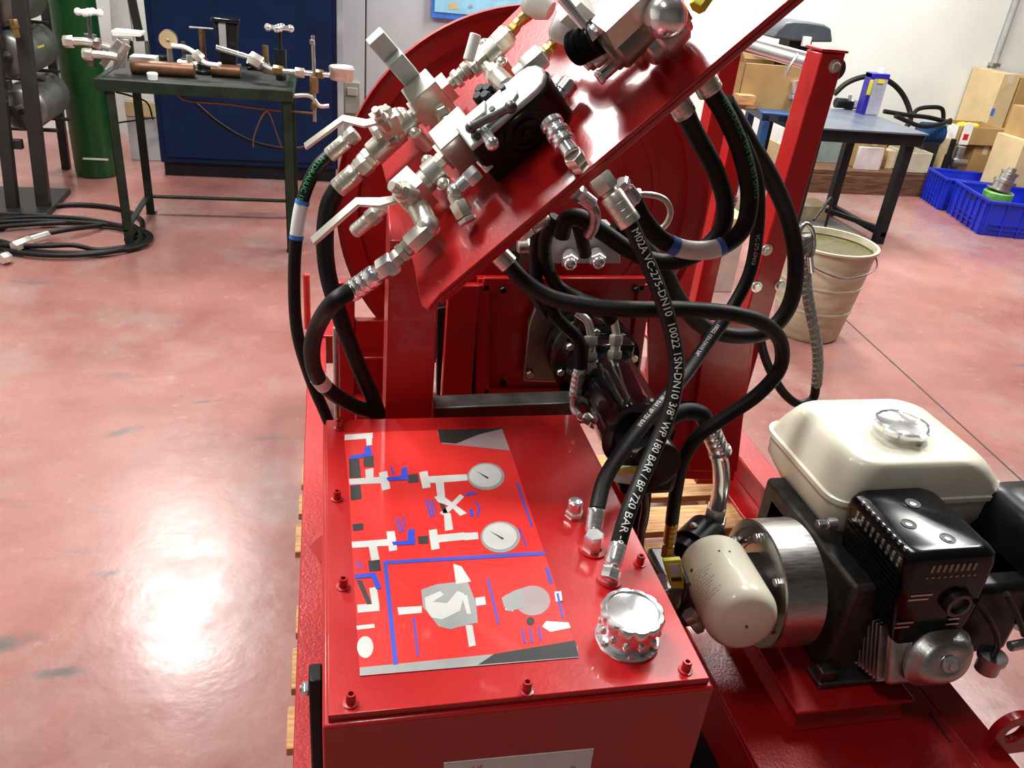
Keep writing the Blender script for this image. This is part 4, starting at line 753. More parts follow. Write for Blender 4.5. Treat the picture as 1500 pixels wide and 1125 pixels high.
hose('hydraulic_hose', 'black hose sweeping left to the grey manifold, inside the green printed loop', h7p, 0.0155, [((0.5591, 1.27, 1.3822), (0.5162, 1.27, 1.4293), 0.0195)])
h8p = [(0.6568, 1.34, 1.3941), (0.7239, 1.36, 1.3307), (0.7996, 1.38, 1.2595), (0.8707, 1.4, 1.1734), (0.9111, 1.4, 1.0833), (0.9194, 1.4, 0.9946), (0.8876, 1.4, 0.9405), (0.8208, 1.4, 0.9296), (0.7348, 1.39, 0.9557), (0.6622, 1.37, 1.02), (0.606, 1.35, 1.0898), (0.5381, 1.34, 1.151), (0.4955, 1.34, 1.1751)]
hose('hydraulic_hose', 'thick plain black hose in the widest loop, passing in front of the right post', h8p, 0.0165)
h9p = [(0.2657, 1.16, 1.1691), (0.2941, 1.15, 1.1424), (0.3349, 1.13, 1.1241), (0.3869, 1.11, 1.1195), (0.4571, 1.09, 1.1232), (0.5355, 1.09, 1.1237), (0.6234, 1.1, 1.1129), (0.7006, 1.12, 1.0848), (0.7533, 1.14, 1.0399), (0.7708, 1.15, 0.9856), (0.744, 1.15, 0.9366), (0.6918, 1.15, 0.8898), (0.6455, 1.15, 0.8479), (0.627, 1.15, 0.7969), (0.6276, 1.15, 0.728), (0.6341, 1.15, 0.6539)]
hose('hydraulic_hose', 'plain black hose running level across the front then doubling back down to the pump', h9p, 0.0128, [((0.2703, 1.16, 1.1648), (0.2424, 1.17, 1.189), 0.0165), ((0.6342, 1.15, 0.6604), (0.635, 1.14, 0.5801), 0.0125, BRASS)])
h10p = [(0.6985, 1.22, 0.8293), (0.6792, 1.22, 0.8539), (0.645, 1.22, 0.8592), (0.601, 1.2, 0.8502), (0.5733, 1.18, 0.8163), (0.564, 1.16, 0.7548), (0.5616, 1.14, 0.6839), (0.5537, 1.12, 0.628), (0.60, 1.12, 0.55)]
t = hose('hydraulic_hose', 'short black hose arching over from the bent chrome pipe behind the tank', h10p, 0.0165)
pp = thing('bent_pipe', 'bright bent chrome pipe rising from the pump above the white filter', 'pipe', (0.7796, 1.24, 0.5667))
chain(pp, 'ferrule', CHROME, (0.6979, 1.22, 0.8324), (0.7426, 1.22, 0.7609), [(0, 0.85, 0.020, 'f'), (0.85, 1, 0.023, 'c')])
m = MB(); m.tube([(0.7302, 1.22, 0.7772), (0.7501, 1.22, 0.7284), (0.7618, 1.22, 0.6784), (0.7709, 1.23, 0.6192), (0.776, 1.235, 0.5798)], 0.0165, 20, 8); obj('pipe', m, CHROME, pp)
chain(pp, 'union_nut', NICKEL, (0.7697, 1.23, 0.6245), (0.7833, 1.24, 0.5301), [(0, 0.35, 0.022, 'h'), (0.36, 0.65, 0.026, 'h'), (0.66, 1, 0.024, 'h')])
# --- short hoses round the manifold and motor
h11p = [(0.3847, 1.33, 1.1896), (0.3731, 1.34, 1.1529), (0.3847, 1.36, 1.095), (0.4135, 1.36, 1.0491), (0.452, 1.34, 1.0335), (0.4793, 1.3, 1.0348), (0.5043, 1.3, 1.0079)]
h = hose('hydraulic_hose', 'short black hose with green print bending under the manifold towards the motor', h11p, 0.0125)
m = MB(); hose_text(m, 'DN10 1SN EN 853', h11p, 0.0125, 0.009, 0.05, (0.5, -1, 0.3)); obj('hose_print', m, INKG, h, label='green print')
h12p = [(0.427, 1.36, 1.1814), (0.4409, 1.36, 1.1543), (0.4623, 1.38, 1.1063)]
hose('hydraulic_hose', 'very short black hose between panel and the right manifold fitting', h12p, 0.0125)
h13p = [(0.36, 1.35, 1.18), (0.3662, 1.37, 1.1104), (0.3746, 1.36, 1.0485), (0.4141, 1.35, 0.9917), (0.4613, 1.34, 0.947), (0.4661, 1.32, 0.8917)]
hose('hydraulic_hose', 'black hose dropping past the manifold to the left side of the reel motor', h13p, 0.0125, [((0.4638, 1.32, 0.8991), (0.4602, 1.31, 0.8451), 0.013, CHROME)])
h14p = [(0.2968, 1.25, 1.1454), (0.3139, 1.28, 1.1054), (0.3518, 1.32, 1.0581), (0.3965, 1.36, 0.9941)]
hose('hydraulic_hose', 'black hose with green stripe tucked under the panel edge', h14p, 0.011, [((0.3668, 1.33, 1.1866), (0.3169, 1.3, 1.165), 0.012)])
# steel loop pipe
lp = thing('loop_pipe', 'thin bright steel pipe bent in a loop in front of the reel flange', 'pipe', (0.564, 1.5, 1.1106))
m = MB(); m.tube([(0.534, 1.45, 1.1959), (0.5943, 1.45, 1.2021), (0.6293, 1.45, 1.1928), (0.6454, 1.45, 1.1679), (0.6367, 1.45, 1.1404), (0.6052, 1.46, 1.1238), (0.5523, 1.47, 1.1231), (0.5063, 1.48, 1.124)], 0.006, 12, 8); obj('pipe', m, NICKEL, lp)
m = MB(); m.hexn((0.5511, 1.45, 1.1992), (0.578, 1.45, 1.2015), 0.012); obj('pipe_nut', m, NICKEL, lp)
# elbow under the plate
e2 = thing('elbow_fitting', 'chrome elbow with grey bent pipe just under the panel edge', 'fitting', (0.422, 1.3, 1.2216))
chain(e2, 'elbow', CHROME, (0.3908, 1.28, 1.2539), (0.4296, 1.28, 1.2279), [(0, 0.5, 0.0145, 'h'), (0.45, 1, 0.013, 'c')])
m = MB(); m.tube([(0.4246, 1.28, 1.2301), (0.4352, 1.28, 1.2142), (0.4406, 1.29, 1.1898), (0.4369, 1.3, 1.1683)], 0.010, 14, 6); obj('pipe', m, STEEL, e2)

# ================================================================ manifold, motor
mn = thing('manifold', 'pale grey rectangular manifold block on top of the motor frame', 'manifold', (0.5094, 1.5, 1.0448))
a, b = (0.4074, 1.47, 1.1257), (0.5733, 1.47, 1.0559)
m = MB(); m.hexa8([(0.4104, 1.46, 1.0564), (0.5651, 1.46, 1.0595), (b[0], 1.54, b[2]), ((0.4104, 1.46, 1.0564)[0], 1.54, b[2]), (0.405, 1.46, 1.1263), (0.5504, 1.46, 1.1236), V((0.5504, 1.46, 1.1236)) + V(0, 0.08, 0), V((0.405, 1.46, 1.1263)) + V(0, 0.08, 0)])
obj('block', m, PALEGREY, mn, bevel=0.002)
for p0, p1 in (((0.4558, 1.455, 1.0788), (0.4427, 1.4, 1.077)), ((0.5092, 1.455, 1.0828), (0.4985, 1.4, 1.0809))):
    chain(mn, 'port_fitting', CHROME, p0, p1, [(0, 0.4, 0.012, 'c'), (0.35, 0.8, 0.0165, 'h'), (0.8, 1, 0.013, 's')])
chain(mn, 'side_port', NICKEL, (0.348, 1.44, 1.0954), (0.3834, 1.44, 1.0989), [(0, 0.6, 0.012, 'c'), (0.55, 1, 0.015, 'h')])
mo = thing('hydraulic_motor', 'glossy black hydraulic motor with gearbox hanging off the red mounting plate', 'motor', (0.47, 1.3, 0.80))
m = MB(); pl = [(0.4203, 1.535, 0.947), (0.5165, 1.535, 0.9604), (0.5383, 1.535, 0.7574), (0.4095, 1.535, 0.766), (0.4077, 1.535, 0.9001)]; m.prism(pl, (0, -0.02, 0)); obj('steel_plate', m, mat('dull_steel_plate', (0.33, 0.31, 0.27), 0.4, 0.9, 0, 0.15, 10), mo, bevel=0.003, label='dull bare steel adapter plate')
m = MB()
for p in ((0.4399, 1.514, 0.9378), (0.4195, 1.514, 0.7872)): m.hexn(V(p), V(p) + V(0, -0.012, 0), 0.009)
obj('plate_bolt', m, STEEL, mo, kind='stuff')
q0 = V((0.5363, 1.51, 0.856)); ax = V(0.0, -1, -0.03)
m = MB(); m.lathe(q0, ax, [(0, 0.088), (0.02, 0.09), (0.025, 0.082), (0.05, 0.082), (0.055, 0.092), (0.085, 0.092), (0.09, 0.07), (0.115, 0.066)], 40); obj('gearbox', m, BLACKG, mo)
for k in range(8):
    an = k * math.pi / 4 + 0.2; f_, s_, u_ = frame(ax); q = q0 + ax * 0.085 + (s_ * math.cos(an) + u_ * math.sin(an)) * 0.078
    m = MB(); m.hexn(q, q + ax * 0.010, 0.008); obj('gearbox_bolt', m, NICKEL, mo)
q1 = q0 + ax * 0.11
m = MB(); m.obox(q1 + ax * 0.012 + V(0, 0, 0.045), V(1, 0, 0), V(0, 1, 0), V(0, 0, 1), 0.10, 0.05, 0.06); obj('port_block', m, BLACKG, mo, bevel=0.004)
m = MB(); m.obox(V((0.526, 1.36, 0.8467)), V(1, 0, 0), V(0, 1, 0), V(0, 0, 1), 0.055, 0.03, 0.006); obj('rating_plate', m, NICKEL, mo, bevel=0.001)
m = MB(); m.lathe(q1, ax, [(0, 0.066), (0.03, 0.066), (0.04, 0.065), (0.20, 0.065), (0.21, 0.068), (0.240, 0.068), (0.245, 0.052), (0.25, 0.0005)], 48); obj('motor_body', m, BLACKG, mo)
q2 = q1 + ax * 0.240
m = MB(); m.obox(q2 + ax * 0.04 + V(0, 0, -0.025), V(1, 0, 0), V(0, 1, 0), V(0, 0, 1), 0.100, 0.09, 0.085); obj('end_block', m, BLACKP, mo, bevel=0.012, seg=3)
q3 = q2 + ax * 0.085
m = MB(); m.lathe(q3, ax, [(0, 0.046), (0.004, 0.046), (0.006, 0.040), (0.0065, 0.0005)], 36); obj('end_cap', m, BLACKP, mo)
m = MB(); m.prism([V((0.4571, 1.062, 0.84)), V((0.4734, 1.062, 0.8503)), V((0.5074, 1.062, 0.8489)), V((0.5281, 1.062, 0.8424)), V((0.5248, 1.062, 0.8202)), V((0.4954, 1.062, 0.8131)), V((0.4639, 1.062, 0.8203))], (0, 0.004, 0)); sl = obj('round_label', m, WHITE, mo, label='white round label')
m = MB(); m.prism([V((0.466, 1.0605, 0.8489)), V((0.4996, 1.0605, 0.8488)), V((0.4992, 1.0605, 0.8378)), V((0.4654, 1.0605, 0.8379))], (0, 0.001, 0)); obj('label_band', m, YELLOW, sl)
# motor port fittings: bent steel stubs with nuts
for (a, b, c, d, e) in (((848,456,1.37), (862,470,1.36), (866,495,1.35), (864,515,1.345), (866,538,1.335)), ((884,452,1.37), (898,468,1.36), (903,492,1.35), (900,515,1.345), (902,538,1.335))):
    pass
for name_, pts_ in (('left', [(0.4593, 1.37, 0.9928), (0.4785, 1.36, 0.9804), (0.4876, 1.35, 0.9536)]), ('right', [(0.511, 1.37, 1.0016), (0.5299, 1.36, 0.9835), (0.5379, 1.35, 0.9565)])):
    m = MB(); m.tube(pts_, 0.008, 14, 6); stub = obj('port_stub', m, NICKEL, mo)
    e0 = V(pts_[-1]); e1 = V(((0.4861, 1.33, 0.8861) if name_ == 'left' else (0.536, 1.33, 0.8856)))
    chain(mo, 'port_union', NICKEL, e0, e1, [(0, 0.28, 0.0135, 'h'), (0.28, 0.42, 0.010, 'c'), (0.42, 0.68, 0.0145, 'h'), (0.7, 1, 0.013, 'h')])
dp = thing('drain_pipe', 'small bright drain pipe with elbow running down the left of the black motor', 'pipe', (0.4524, 1.25, 0.8503))
chain(dp, 'ferrule', CHROME, (0.4586, 1.31, 0.8971), (0.4544, 1.3, 0.8479), [(0, 0.9, 0.012, 'f'), (0.9, 1, 0.0135, 'h')])
m = MB(); m.tube([(0.454, 1.3, 0.8509), (0.4541, 1.295, 0.8297), (0.4622, 1.28, 0.8203), (0.4765, 1.27, 0.8138)], 0.0075, 14, 6); obj('pipe', m, CHROME, dp)
chain(dp, 'union_nut', NICKEL, (0.4692, 1.275, 0.8186), (0.5, 1.255, 0.8087), [(0, 0.45, 0.011, 'h'), (0.5, 1, 0.0125, 'h')])
# lower black hoses/pipes beside the end block
dpp = thing('drain_tube', 'thin brown steel tube dropping from the motor end block', 'tube', (0.5461, 1.1, 0.6926))
m = MB(); m.tube([(0.5388, 1.1, 0.7764), (0.5483, 1.1, 0.731), (0.5501, 1.1, 0.6845), (0.56, 1.10, 0.60)], 0.007, 12, 6); obj('tube', m, DKSTEEL, dpp)
# ================================================================ braided tether on the right post
rp = thing('braided_tether', 'grey and black braided wire rope with a bright thimble hung off the right post', 'rope', (1.2346, 1.7, 0.5875))
rpts = [(1.0904, 1.66, 1.0632), (1.1104, 1.66, 0.9707), (1.1383, 1.66, 0.9005), (1.1843, 1.66, 0.8088), (1.2151, 1.66, 0.7318), (1.2322, 1.66, 0.6619)]
m = MB(); m.tube(rpts, 0.013, 12, 8); obj('rope', m, ROPE, rp)
# helical strands around the rope
Q = smooth_path(rpts, 24); F = path_frames(Q)
for s0 in range(3):
    m = MB(); m.tube([q + (f[1] * math.cos(i * 0.42 + s0 * 2.09) + f[2] * math.sin(i * 0.42 + s0 * 2.09)) * 0.0122 for i, (q, f) in enumerate(zip(Q, F))], 0.0028, 6, 1)
    obj('strand', m, mat('light_strand', (0.26, 0.26, 0.25), 0.5), rp)
m = MB(); m.tube([(1.1049, 1.655, 0.9983), (1.0732, 1.655, 1.0397), (1.0629, 1.655, 1.0756), (1.072, 1.655, 1.0922), (1.0915, 1.655, 1.0797), (1.1085, 1.655, 1.0405), (1.1102, 1.655, 0.9984)], 0.0055, 10, 6); obj('thimble', m, STEEL, rp)
m = MB(); m.cyl((1.1019, 1.65, 1.017), (1.117, 1.65, 0.9782), 0.008, n=14); obj('crimp_sleeve', m, CHROME, rp)
m = MB(); m.tube([(1.2292, 1.66, 0.672), (1.2326, 1.66, 0.621), (1.2008, 1.66, 0.6072), (1.1541, 1.66, 0.6328), (1.1054, 1.67, 0.6882), (1.0733, 1.69, 0.7466), (1.0508, 1.7, 0.8086)], 0.0115, 12, 8); obj('rope_tail', m, RUBBER, rp, label='black sheathed tail')

# ================================================================ petrol engine on the deck
en = thing('petrol_engine', 'petrol engine with cream white fuel tank and black muffler cover', 'engine', (1.0, 1.1, 0.362))
def rrect(x0, x1, y0, y1, r, z, n=6):
    pts = []
    for cx, cy, a0 in ((x1 - r, y1 - r, 0), (x0 + r, y1 - r, 90), (x0 + r, y0 + r, 180), (x1 - r, y0 + r, 270)):
        for k in range(n + 1):
            a = math.radians(a0 + 90 * k / n); pts.append((cx + r * math.cos(a), cy + r * math.sin(a), z))
    return pts
def loft(secs, caps=True):
    m = MB(); n = len(secs[0]); vs = [p for s_ in secs for p in s_]; fs = []
    for i in range(len(secs) - 1):
        for k in range(n): fs.append((i * n + k, i * n + (k + 1) % n, (i + 1) * n + (k + 1) % n, (i + 1) * n + k))
    if caps: fs += [tuple(range(n))[::-1], tuple((len(secs) - 1) * n + k for k in range(n))]
    return m.add(vs, fs)
FX0, FX1, FY0, FY1 = 0.970, 1.39, 1.140, 1.455
def sec(z, ins, r): return rrect(FX0 + ins * 0.8, FX1 - ins * (2.0 if z > 0.69 else 1), FY0 + ins * (0.22 if z > 0.69 else 0.5), FY1 - ins * 0.9, r, z)
secs = [sec(0.565, 0.070, 0.03), sec(0.580, 0.045, 0.04), sec(0.630, 0.008, 0.045), sec(0.676, 0.006, 0.045), sec(0.676, -0.003, 0.05), sec(0.686, -0.003, 0.05), sec(0.688, 0.006, 0.045),
        sec(0.715, 0.016, 0.05), sec(0.742, 0.028, 0.055), sec(0.757, 0.038, 0.055), sec(0.766, 0.050, 0.05), sec(0.770, 0.065, 0.04), sec(0.771, 0.12, 0.01)]
ft = obj('fuel_tank', loft(secs), WHITEP, en, angle=50, label='cream white fuel tank')
cx, cy = (1.1559, 1.2547, 0.765)[:2]
m = MB(); m.lathe((cx, cy, 0.762), (0, 0, 1), [(0, 0.062), (0.009, 0.060), (0.013, 0.050), (0.014, 0.050)], 40); obj('filler_neck', m, WHITEP, ft)
m = MB(); n = 80; vs = []; fs = []
prof = [(0.013, 0.050, 0), (0.024, 0.052, 0.3), (0.030, 0.055, 1), (0.037, 0.055, 1), (0.039, 0.050, 0.4), (0.036, 0.046, 0), (0.037, 0.0005, 0)]
for (h_, r, lob) in prof:
    for k in range(n):
        a = 2 * math.pi * k / n; rr = r + lob * 0.005 * (1 if math.cos(a * 5) > 0.35 else 0); vs.append((cx + rr * math.cos(a), cy + rr * math.sin(a), 0.762 + h_))
for i in range(len(prof) - 1):
    for k in range(n): fs.append((i * n + k, i * n + (k + 1) % n, (i + 1) * n + (k + 1) % n, (i + 1) * n + k))
fs.append(tuple(range(n))[::-1]); m.add(vs, fs); obj('fuel_cap', m, CHROME, ft, label='chrome lobed fuel cap')
# black ventilated muffler cover
MX0, MX1, MY0, MY1, MZ = 0.982, 1.178, 0.936, 1.135, 0.722
def msec(z, ix0, ix1, iy0, r): return rrect(MX0 + ix0, MX1 - ix1, MY0 + iy0, MY1, r, z)
ms = obj('muffler_cover', loft([msec(0.505, 0.045, 0.004, 0.004, 0.012), msec(0.60, 0.018, 0, 0, 0.016), msec(0.695, 0, 0, 0, 0.02), msec(0.712, 0.003, 0.003, 0.003, 0.022), msec(0.719, 0.010, 0.010, 0.010, 0.022), msec(0.722, 0.022, 0.022, 0.022, 0.02)]), BLACKM, en, angle=30, label='glossy black ventilated muffler cover')
for p in ((1.0931, 1.0866, 0.7215), (1.043, 1.0278, 0.7215), (1.0924, 0.9824, 0.7215)):
    m = MB(); p = V(p); m.ring(p, p + V(0, 0, 0.0018), 0.0145, 0.0115, 28); m.cyl(p + V(0, 0, 0.0003), p + V(0, 0, 0.0012), 0.0118, n=24); hl = obj('screw_recess', m, BLACKP, ms)
    m = MB(); m.hexn(p + V(-0.002, -0.003, 0.0012), p + V(-0.002, -0.003, 0.003), 0.0065); obj('recess_screw', m, NICKEL, ms)
m = MB()
for k in range(9):
    y = 0.955 + k * 0.0165
    for j in range(2): m.box((MX0 + 0.0002 + j * 0.008, y + j * 0.006, 0.700 - 0.014 + j * 0.031), (MX0 + 0.003 + j * 0.008, y + 0.0065 + j * 0.006, 0.700 + j * 0.018 + 0.006))
slot = obj('side_slot', m, mat('slot_edge_glint', (0.45, 0.45, 0.42), 0.4, 0.8), ms, kind='stuff', label='row of bright edged vent slots')
m = MB()
for k in range(8):
    x = 1.035 + k * 0.0125; m.box((x, MY0 - 0.0012, 0.686), (x + 0.0055, MY0 + 0.002, 0.702))
for k in range(9): 
    x = 1.030 + k * 0.0125; m.box((x, MY0 - 0.0012, 0.672), (x + 0.006, MY0 + 0.002, 0.676))
obj('front_slot', m, mat('front_slot_glint', (0.30, 0.29, 0.24), 0.4, 0.8), ms, kind='stuff', label='row of bright edged vent slots')
m = MB()
for k in range(11):
    for y0 in (0.95, 1.04):
        z = 0.545 + k * 0.0125; xx = MX0 + 0.018 * max(0, (0.695 - z) / 0.095) - 0.001
        m.bar((xx, y0, z), (xx, y0 + 0.07, z + 0.004), 0.0035, 0.003)
obj('louvre', m, BLACKP, ms, kind='stuff')
m = MB(); c = V((1.1177, 0.934, 0.611)); m.ring(c + V(0, -0.012, 0), c + V(0, 0.01, 0), 0.026, 0.019, 32); m.cyl(c + V(0, -0.002, 0), c + V(0, 0.004, 0), 0.019, n=28); obj('exhaust_outlet', m, DKSTEEL, ms, label='dark round exhaust outlet')
m = MB()
for (a, b) in (((1350,872), (1382,868)), ((1345,880), (1378,877)), ((1328,925), (1358,918)), ((1325,932), (1352,928)), ((1395,918), (1412,914)), ((1395,925), (1415,921))):
    pass
for z_, x0_, x1_ in ((0.632, 1.015, 1.06), (0.622, 1.013, 1.055), (0.565, 1.01, 1.045), (0.555, 1.008, 1.04), (0.565, 1.12, 1.145), (0.552, 1.12, 1.148)):
    m.box((x0_, MY0 - 0.0015, z_), (x1_, MY0 + 0.002, z_ + 0.004))
obj('front_louvre', m, STEEL, ms, kind='stuff')
# cylinder block with cooling fins
m = MB(); m.box((0.955, 1.00, 0.362), (1.19, 1.36, 0.60)); obj('crankcase', m, mat('dark_cast_aluminium', (0.10, 0.10, 0.095), 0.5, 0.8, 0, 0.2, 30, bump=0.2, bscale=200), en, bevel=0.01)
m = MB(); m.box((0.955, 1.16, 0.42), (1.02, 1.33, 0.575)); m.box((1.17, 1.00, 0.40), (1.36, 1.32, 0.60)); obj('blower_housing', m, BLACKP, en, bevel=0.012, seg=3, kind='stuff')
cd = V(0, -1, 0.40).normalized(); hc = V((1.1188, 0.905, 0.4914))
for k in range(9):
    q = hc - cd * (0.050 + k * 0.0125) + V(-0.022, 0, 0)
    m = MB(); m.obox(q, V(1, 0, 0), cd, V(1, 0, 0).cross(cd), 0.165 - 0.002 * k, 0.0042, 0.112); obj('cooling_fin', m, ALU, en, bevel=0.001)
m = MB(); m.obox(hc - cd * 0.036 + V(-0.018, 0, 0), V(1, 0, 0), cd, V(1, 0, 0).cross(cd), 0.155, 0.020, 0.112); obj('head_flange', m, ALU, en, bevel=0.012, seg=3)
m = MB(); q0 = hc - cd * 0.04; m.cyl(q0, q0 - cd * 0.14, 0.045, n=24); obj('cylinder_barrel', m, DKSTEEL, en)
hc = hc; f_, s_, u_ = frame(cd, (0, 0, 1)); xx = V(1, 0, 0)
def oval(d, a, b, cut=0.0):   # rounded outline across the cylinder axis
    pts = []
    for k in range(48):
        t = 2 * math.pi * k / 48; e = 2.6
        px_ = math.copysign(abs(math.cos(t)) ** (2 / e), math.cos(t)) * a; py_ = math.copysign(abs(math.sin(t)) ** (2 / e), math.sin(t)) * b
        if px_ < 0 and py_ < 0: pass
        pts.append(hc + cd * d + xx * px_ + s_ * py_ + xx * py_ * 0.25)
    return pts
def oloft(ss):
    return loft([[tuple(p) for p in s_] for s_ in ss])
m = oloft([oval(-0.034, 0.066, 0.054), oval(-0.026, 0.068, 0.056), oval(-0.026, 0.064, 0.052), oval(-0.022, 0.064, 0.052)]); obj('cylinder_head', m, ALU, en)
m = oloft([oval(-0.022, 0.066, 0.054), oval(-0.016, 0.068, 0.055), oval(-0.012, 0.062, 0.049), oval(0.006, 0.056, 0.043), oval(0.013, 0.048, 0.035), oval(0.015, 0.030, 0.022), oval(0.012, 0.018, 0.016), oval(0.0125, 0.001, 0.001)])
hcv = obj('head_cover', m, ALU, en, angle=50, label='silver valve head cover')
m = MB(); m.cyl(hc + cd * 0.013, hc + cd * 0.016, 0.016, n=24); m.hexn(hc + cd * 0.016, hc + cd * 0.026, 0.011); m.cyl(hc + cd * 0.026, hc + cd * 0.029, 0.006, n=12); obj('cover_bolt', m, CHROME, hcv)
# feet of the engine
m = MB(); m.box((0.93, 0.97, 0.362), (1.10, 1.02, 0.378)); m.box((0.93, 1.25, 0.362), (1.10, 1.30, 0.378)); m.box((0.93, 0.975, 0.378), (0.965, 1.0, 0.405)); obj('mounting_foot', m, DKSTEEL, en, bevel=0.004, kind='stuff')
for p in ((0.95, 0.985, 0.378), (1.06, 0.985, 0.378)):
    m = MB(); m.hexn(p, V(p) + V(0, 0, 0.012), 0.010); m.cyl(V(p) + V(0, 0, 0.012), V(p) + V(0, 0, 0.02), 0.005, n=10); obj('foot_bolt', m, NICKEL, en)
# air cleaner on the right
AX0, AX1, AY0, AY1 = 1.325, 1.56, 0.95, 1.19
def asec(z, ins, r): return rrect(AX0 + ins, AX1 - ins, AY0 + ins, AY1 - ins, r, z)
obj('air_cleaner', loft([asec(0.46, 0.03, 0.03), asec(0.50, 0, 0.035), asec(0.66, 0, 0.04), asec(0.69, 0.008, 0.04), asec(0.702, 0.022, 0.04), asec(0.705, 0.05, 0.03)]), BLACKP, en, angle=40, label='black air cleaner box')
m = MB(); m.box((1.20, 0.97, 0.42), (1.34, 1.10, 0.60)); obj('carburettor_shroud', m, BLACKP, en, bevel=0.015, seg=3)
m = MB(); q = V((1.26, 0.93, 0.4531)); m.cyl(q, q + V(0, 0, -0.03), 0.022, n=20); m.cyl(q + V(0, 0, 0.012), q, 0.027, n=20); m.cyl(q + V(0.03, 0, 0.03), q + V(0.07, 0.0, 0.035), 0.010, n=12); obj('oil_filler', m, ALU, en)
m = MB(); m.tube([(1.1447, 0.92, 0.625), (1.1965, 0.915, 0.5707), (1.2459, 0.92, 0.5021), (1.26, 0.93, 0.4531)], 0.006, 10, 6); obj('spark_lead', m, BLACKP, en)
m = MB(); m.tube([(1.2191, 0.93, 0.6255), (1.2671, 0.93, 0.5696), (1.3092, 0.93, 0.5119)], 0.006, 10, 6); obj('control_cable', m, BLACKP, en)
# ================================================================ bell housing and pump
bh = thing('bell_housing', 'brushed steel round bell housing between engine and pump', 'housing', (0.88, 1.127, 0.375))
bc = V((0.82, 1.1151, 0.5187)); bax = V(1, 0, 0)
m = MB(); m.lathe(bc, bax, [(0.012, 0.0005), (0.012, 0.078), (0.010, 0.080), (0.010, 0.092), (0.004, 0.094), (0.004, 0.108), (0, 0.110), (0, 0.124), (0.003, 0.127), (0.085, 0.127), (0.088, 0.120), (0.088, 0.001)], 64, False); obj('housing_shell', m, STEEL, bh, angle=30)
m = MB(); m.cyl(bc + V(-0.05, 0, 0), bc + V(0.02, 0, 0), 0.06, n=36); obj('spigot', m, DKSTEEL, bh)
for k in range(6):
    an = k * math.pi / 3 + 0.3; q = bc + V(0, math.cos(an), math.sin(an)) * 0.101; m = MB(); m.hexn(q + V(-0.008, 0, 0), q + V(0.004, 0, 0), 0.009); obj('housing_bolt', m, CHROME, bh)
m = MB(); q = V(0.955, 1.13, bc.z + 0.129); m.cyl(q, q + V(0.02, 0, 0.0), 0.012, n=16); m.hexn(q + V(-0.02, 0, 0), q, 0.009); obj('flange_bolt', m, CHROME, bh)
pu2 = thing('gear_pump', 'dark gear pump with yellow warning tag beside the tank', 'pump', (0.70, 1.15, 0.40))
m = MB(); m.box((0.655, 1.085, 0.44), (0.795, 1.19, 0.56)); m.box((0.62, 1.075, 0.445), (0.655, 1.20, 0.555)); obj('pump_body', m, DKSTEEL, pu2, bevel=0.008)
m = MB(); m.prism([V((0.5914, 1.07, 0.6318)), V((0.6262, 1.07, 0.6323)), V((0.6463, 1.07, 0.561)), V((0.6211, 1.07, 0.5633))], (0, 0.01, 0)); tg = obj('warning_tag', m, YELLOW, pu2, label='yellow warning tag', bevel=0.001)
m = MB(); m.prism([V((0.6004, 1.068, 0.6231)), V((0.6229, 1.068, 0.6246)), V((0.6301, 1.068, 0.5961)), V((0.6128, 1.068, 0.5942))], (0, 0.002, 0)); obj('tag_print', m, INKLG, tg)
m = MB(); m.prism([V((0.6152, 1.068, 0.5891)), V((0.6356, 1.068, 0.589)), V((0.637, 1.068, 0.5822)), V((0.6165, 1.068, 0.5823))], (0, 0.002, 0)); obj('tag_line', m, INKK, tg)
chain(pu2, 'inlet_boss', ALU, (0.6075, 1.1, 0.5644), (0.6261, 1.09, 0.5132), [(0, 0.3, 0.016, 'h'), (0.3, 0.6, 0.02, 'c'), (0.6, 1, 0.015, 'h')])
chain(pu2, 'lower_union', NICKEL, (0.6619, 1.06, 0.5069), (0.6907, 1.05, 0.4713), [(0, 0.4, 0.016, 'h'), (0.4, 1, 0.013, 'h')])
for k, (a, b) in enumerate((((1016,752), (1006,772)), ((1008,775), (1000,800)))):
    pass
m = MB(); m.cyl((0.758, 1.22, 0.5626), (0.7064, 1.18, 0.5565), 0.045, n=28); m.cyl((0.7244, 1.2, 0.5669), (0.6847, 1.17, 0.556), 0.03, n=24); obj('filter_head', m, BLACKP, pu2, label='black knurled filter head')
chain(pu2, 'side_bolt', CHROME, (0.713, 1.2, 0.6061), (0.7062, 1.2, 0.5822), [(0, 0.5, 0.008, 'h'), (0.5, 1, 0.011, 'h')])
fl = thing('oil_filter', 'cream white spin-on oil filter canister beside the bell housing', 'filter', (0.74, 1.0, 0.46))
p0 = V((0.7391, 1.15, 0.5514)); p1 = V((0.7214, 0.965, 0.5652)); d = p1 - p0; L = d.length; Rf = 0.068
m = MB(); m.lathe(p0, d, [(-0.004, 0.055), (0.0, 0.063), (0.008, 0.067), (0.014, Rf)] + [(L - 0.032, Rf)] + [(L - 0.032 + 0.032 * math.sin(t), Rf - 0.020 * (1 - math.cos(t))) for t in [math.pi / 2 * k / 8 for k in range(1, 9)]] + [(L + 0.004, 0.03), (L + 0.005, 0.0005)], 64); cn = obj('canister', m, FILTERW, fl, angle=60)
m = MB(); m.lathe(p0 - d.normalized() * 0.012, d, [(0, 0.050), (0.002, 0.056), (0.010, 0.056), (0.012, 0.05)], 48); obj('seal_ring', m, BLACKP, fl)
m = MB(); m.cyl(p1 + d.normalized() * 0.0045, p1 + d.normalized() * 0.006, 0.003, n=10); obj('base_dimple', m, DKSTEEL, cn)
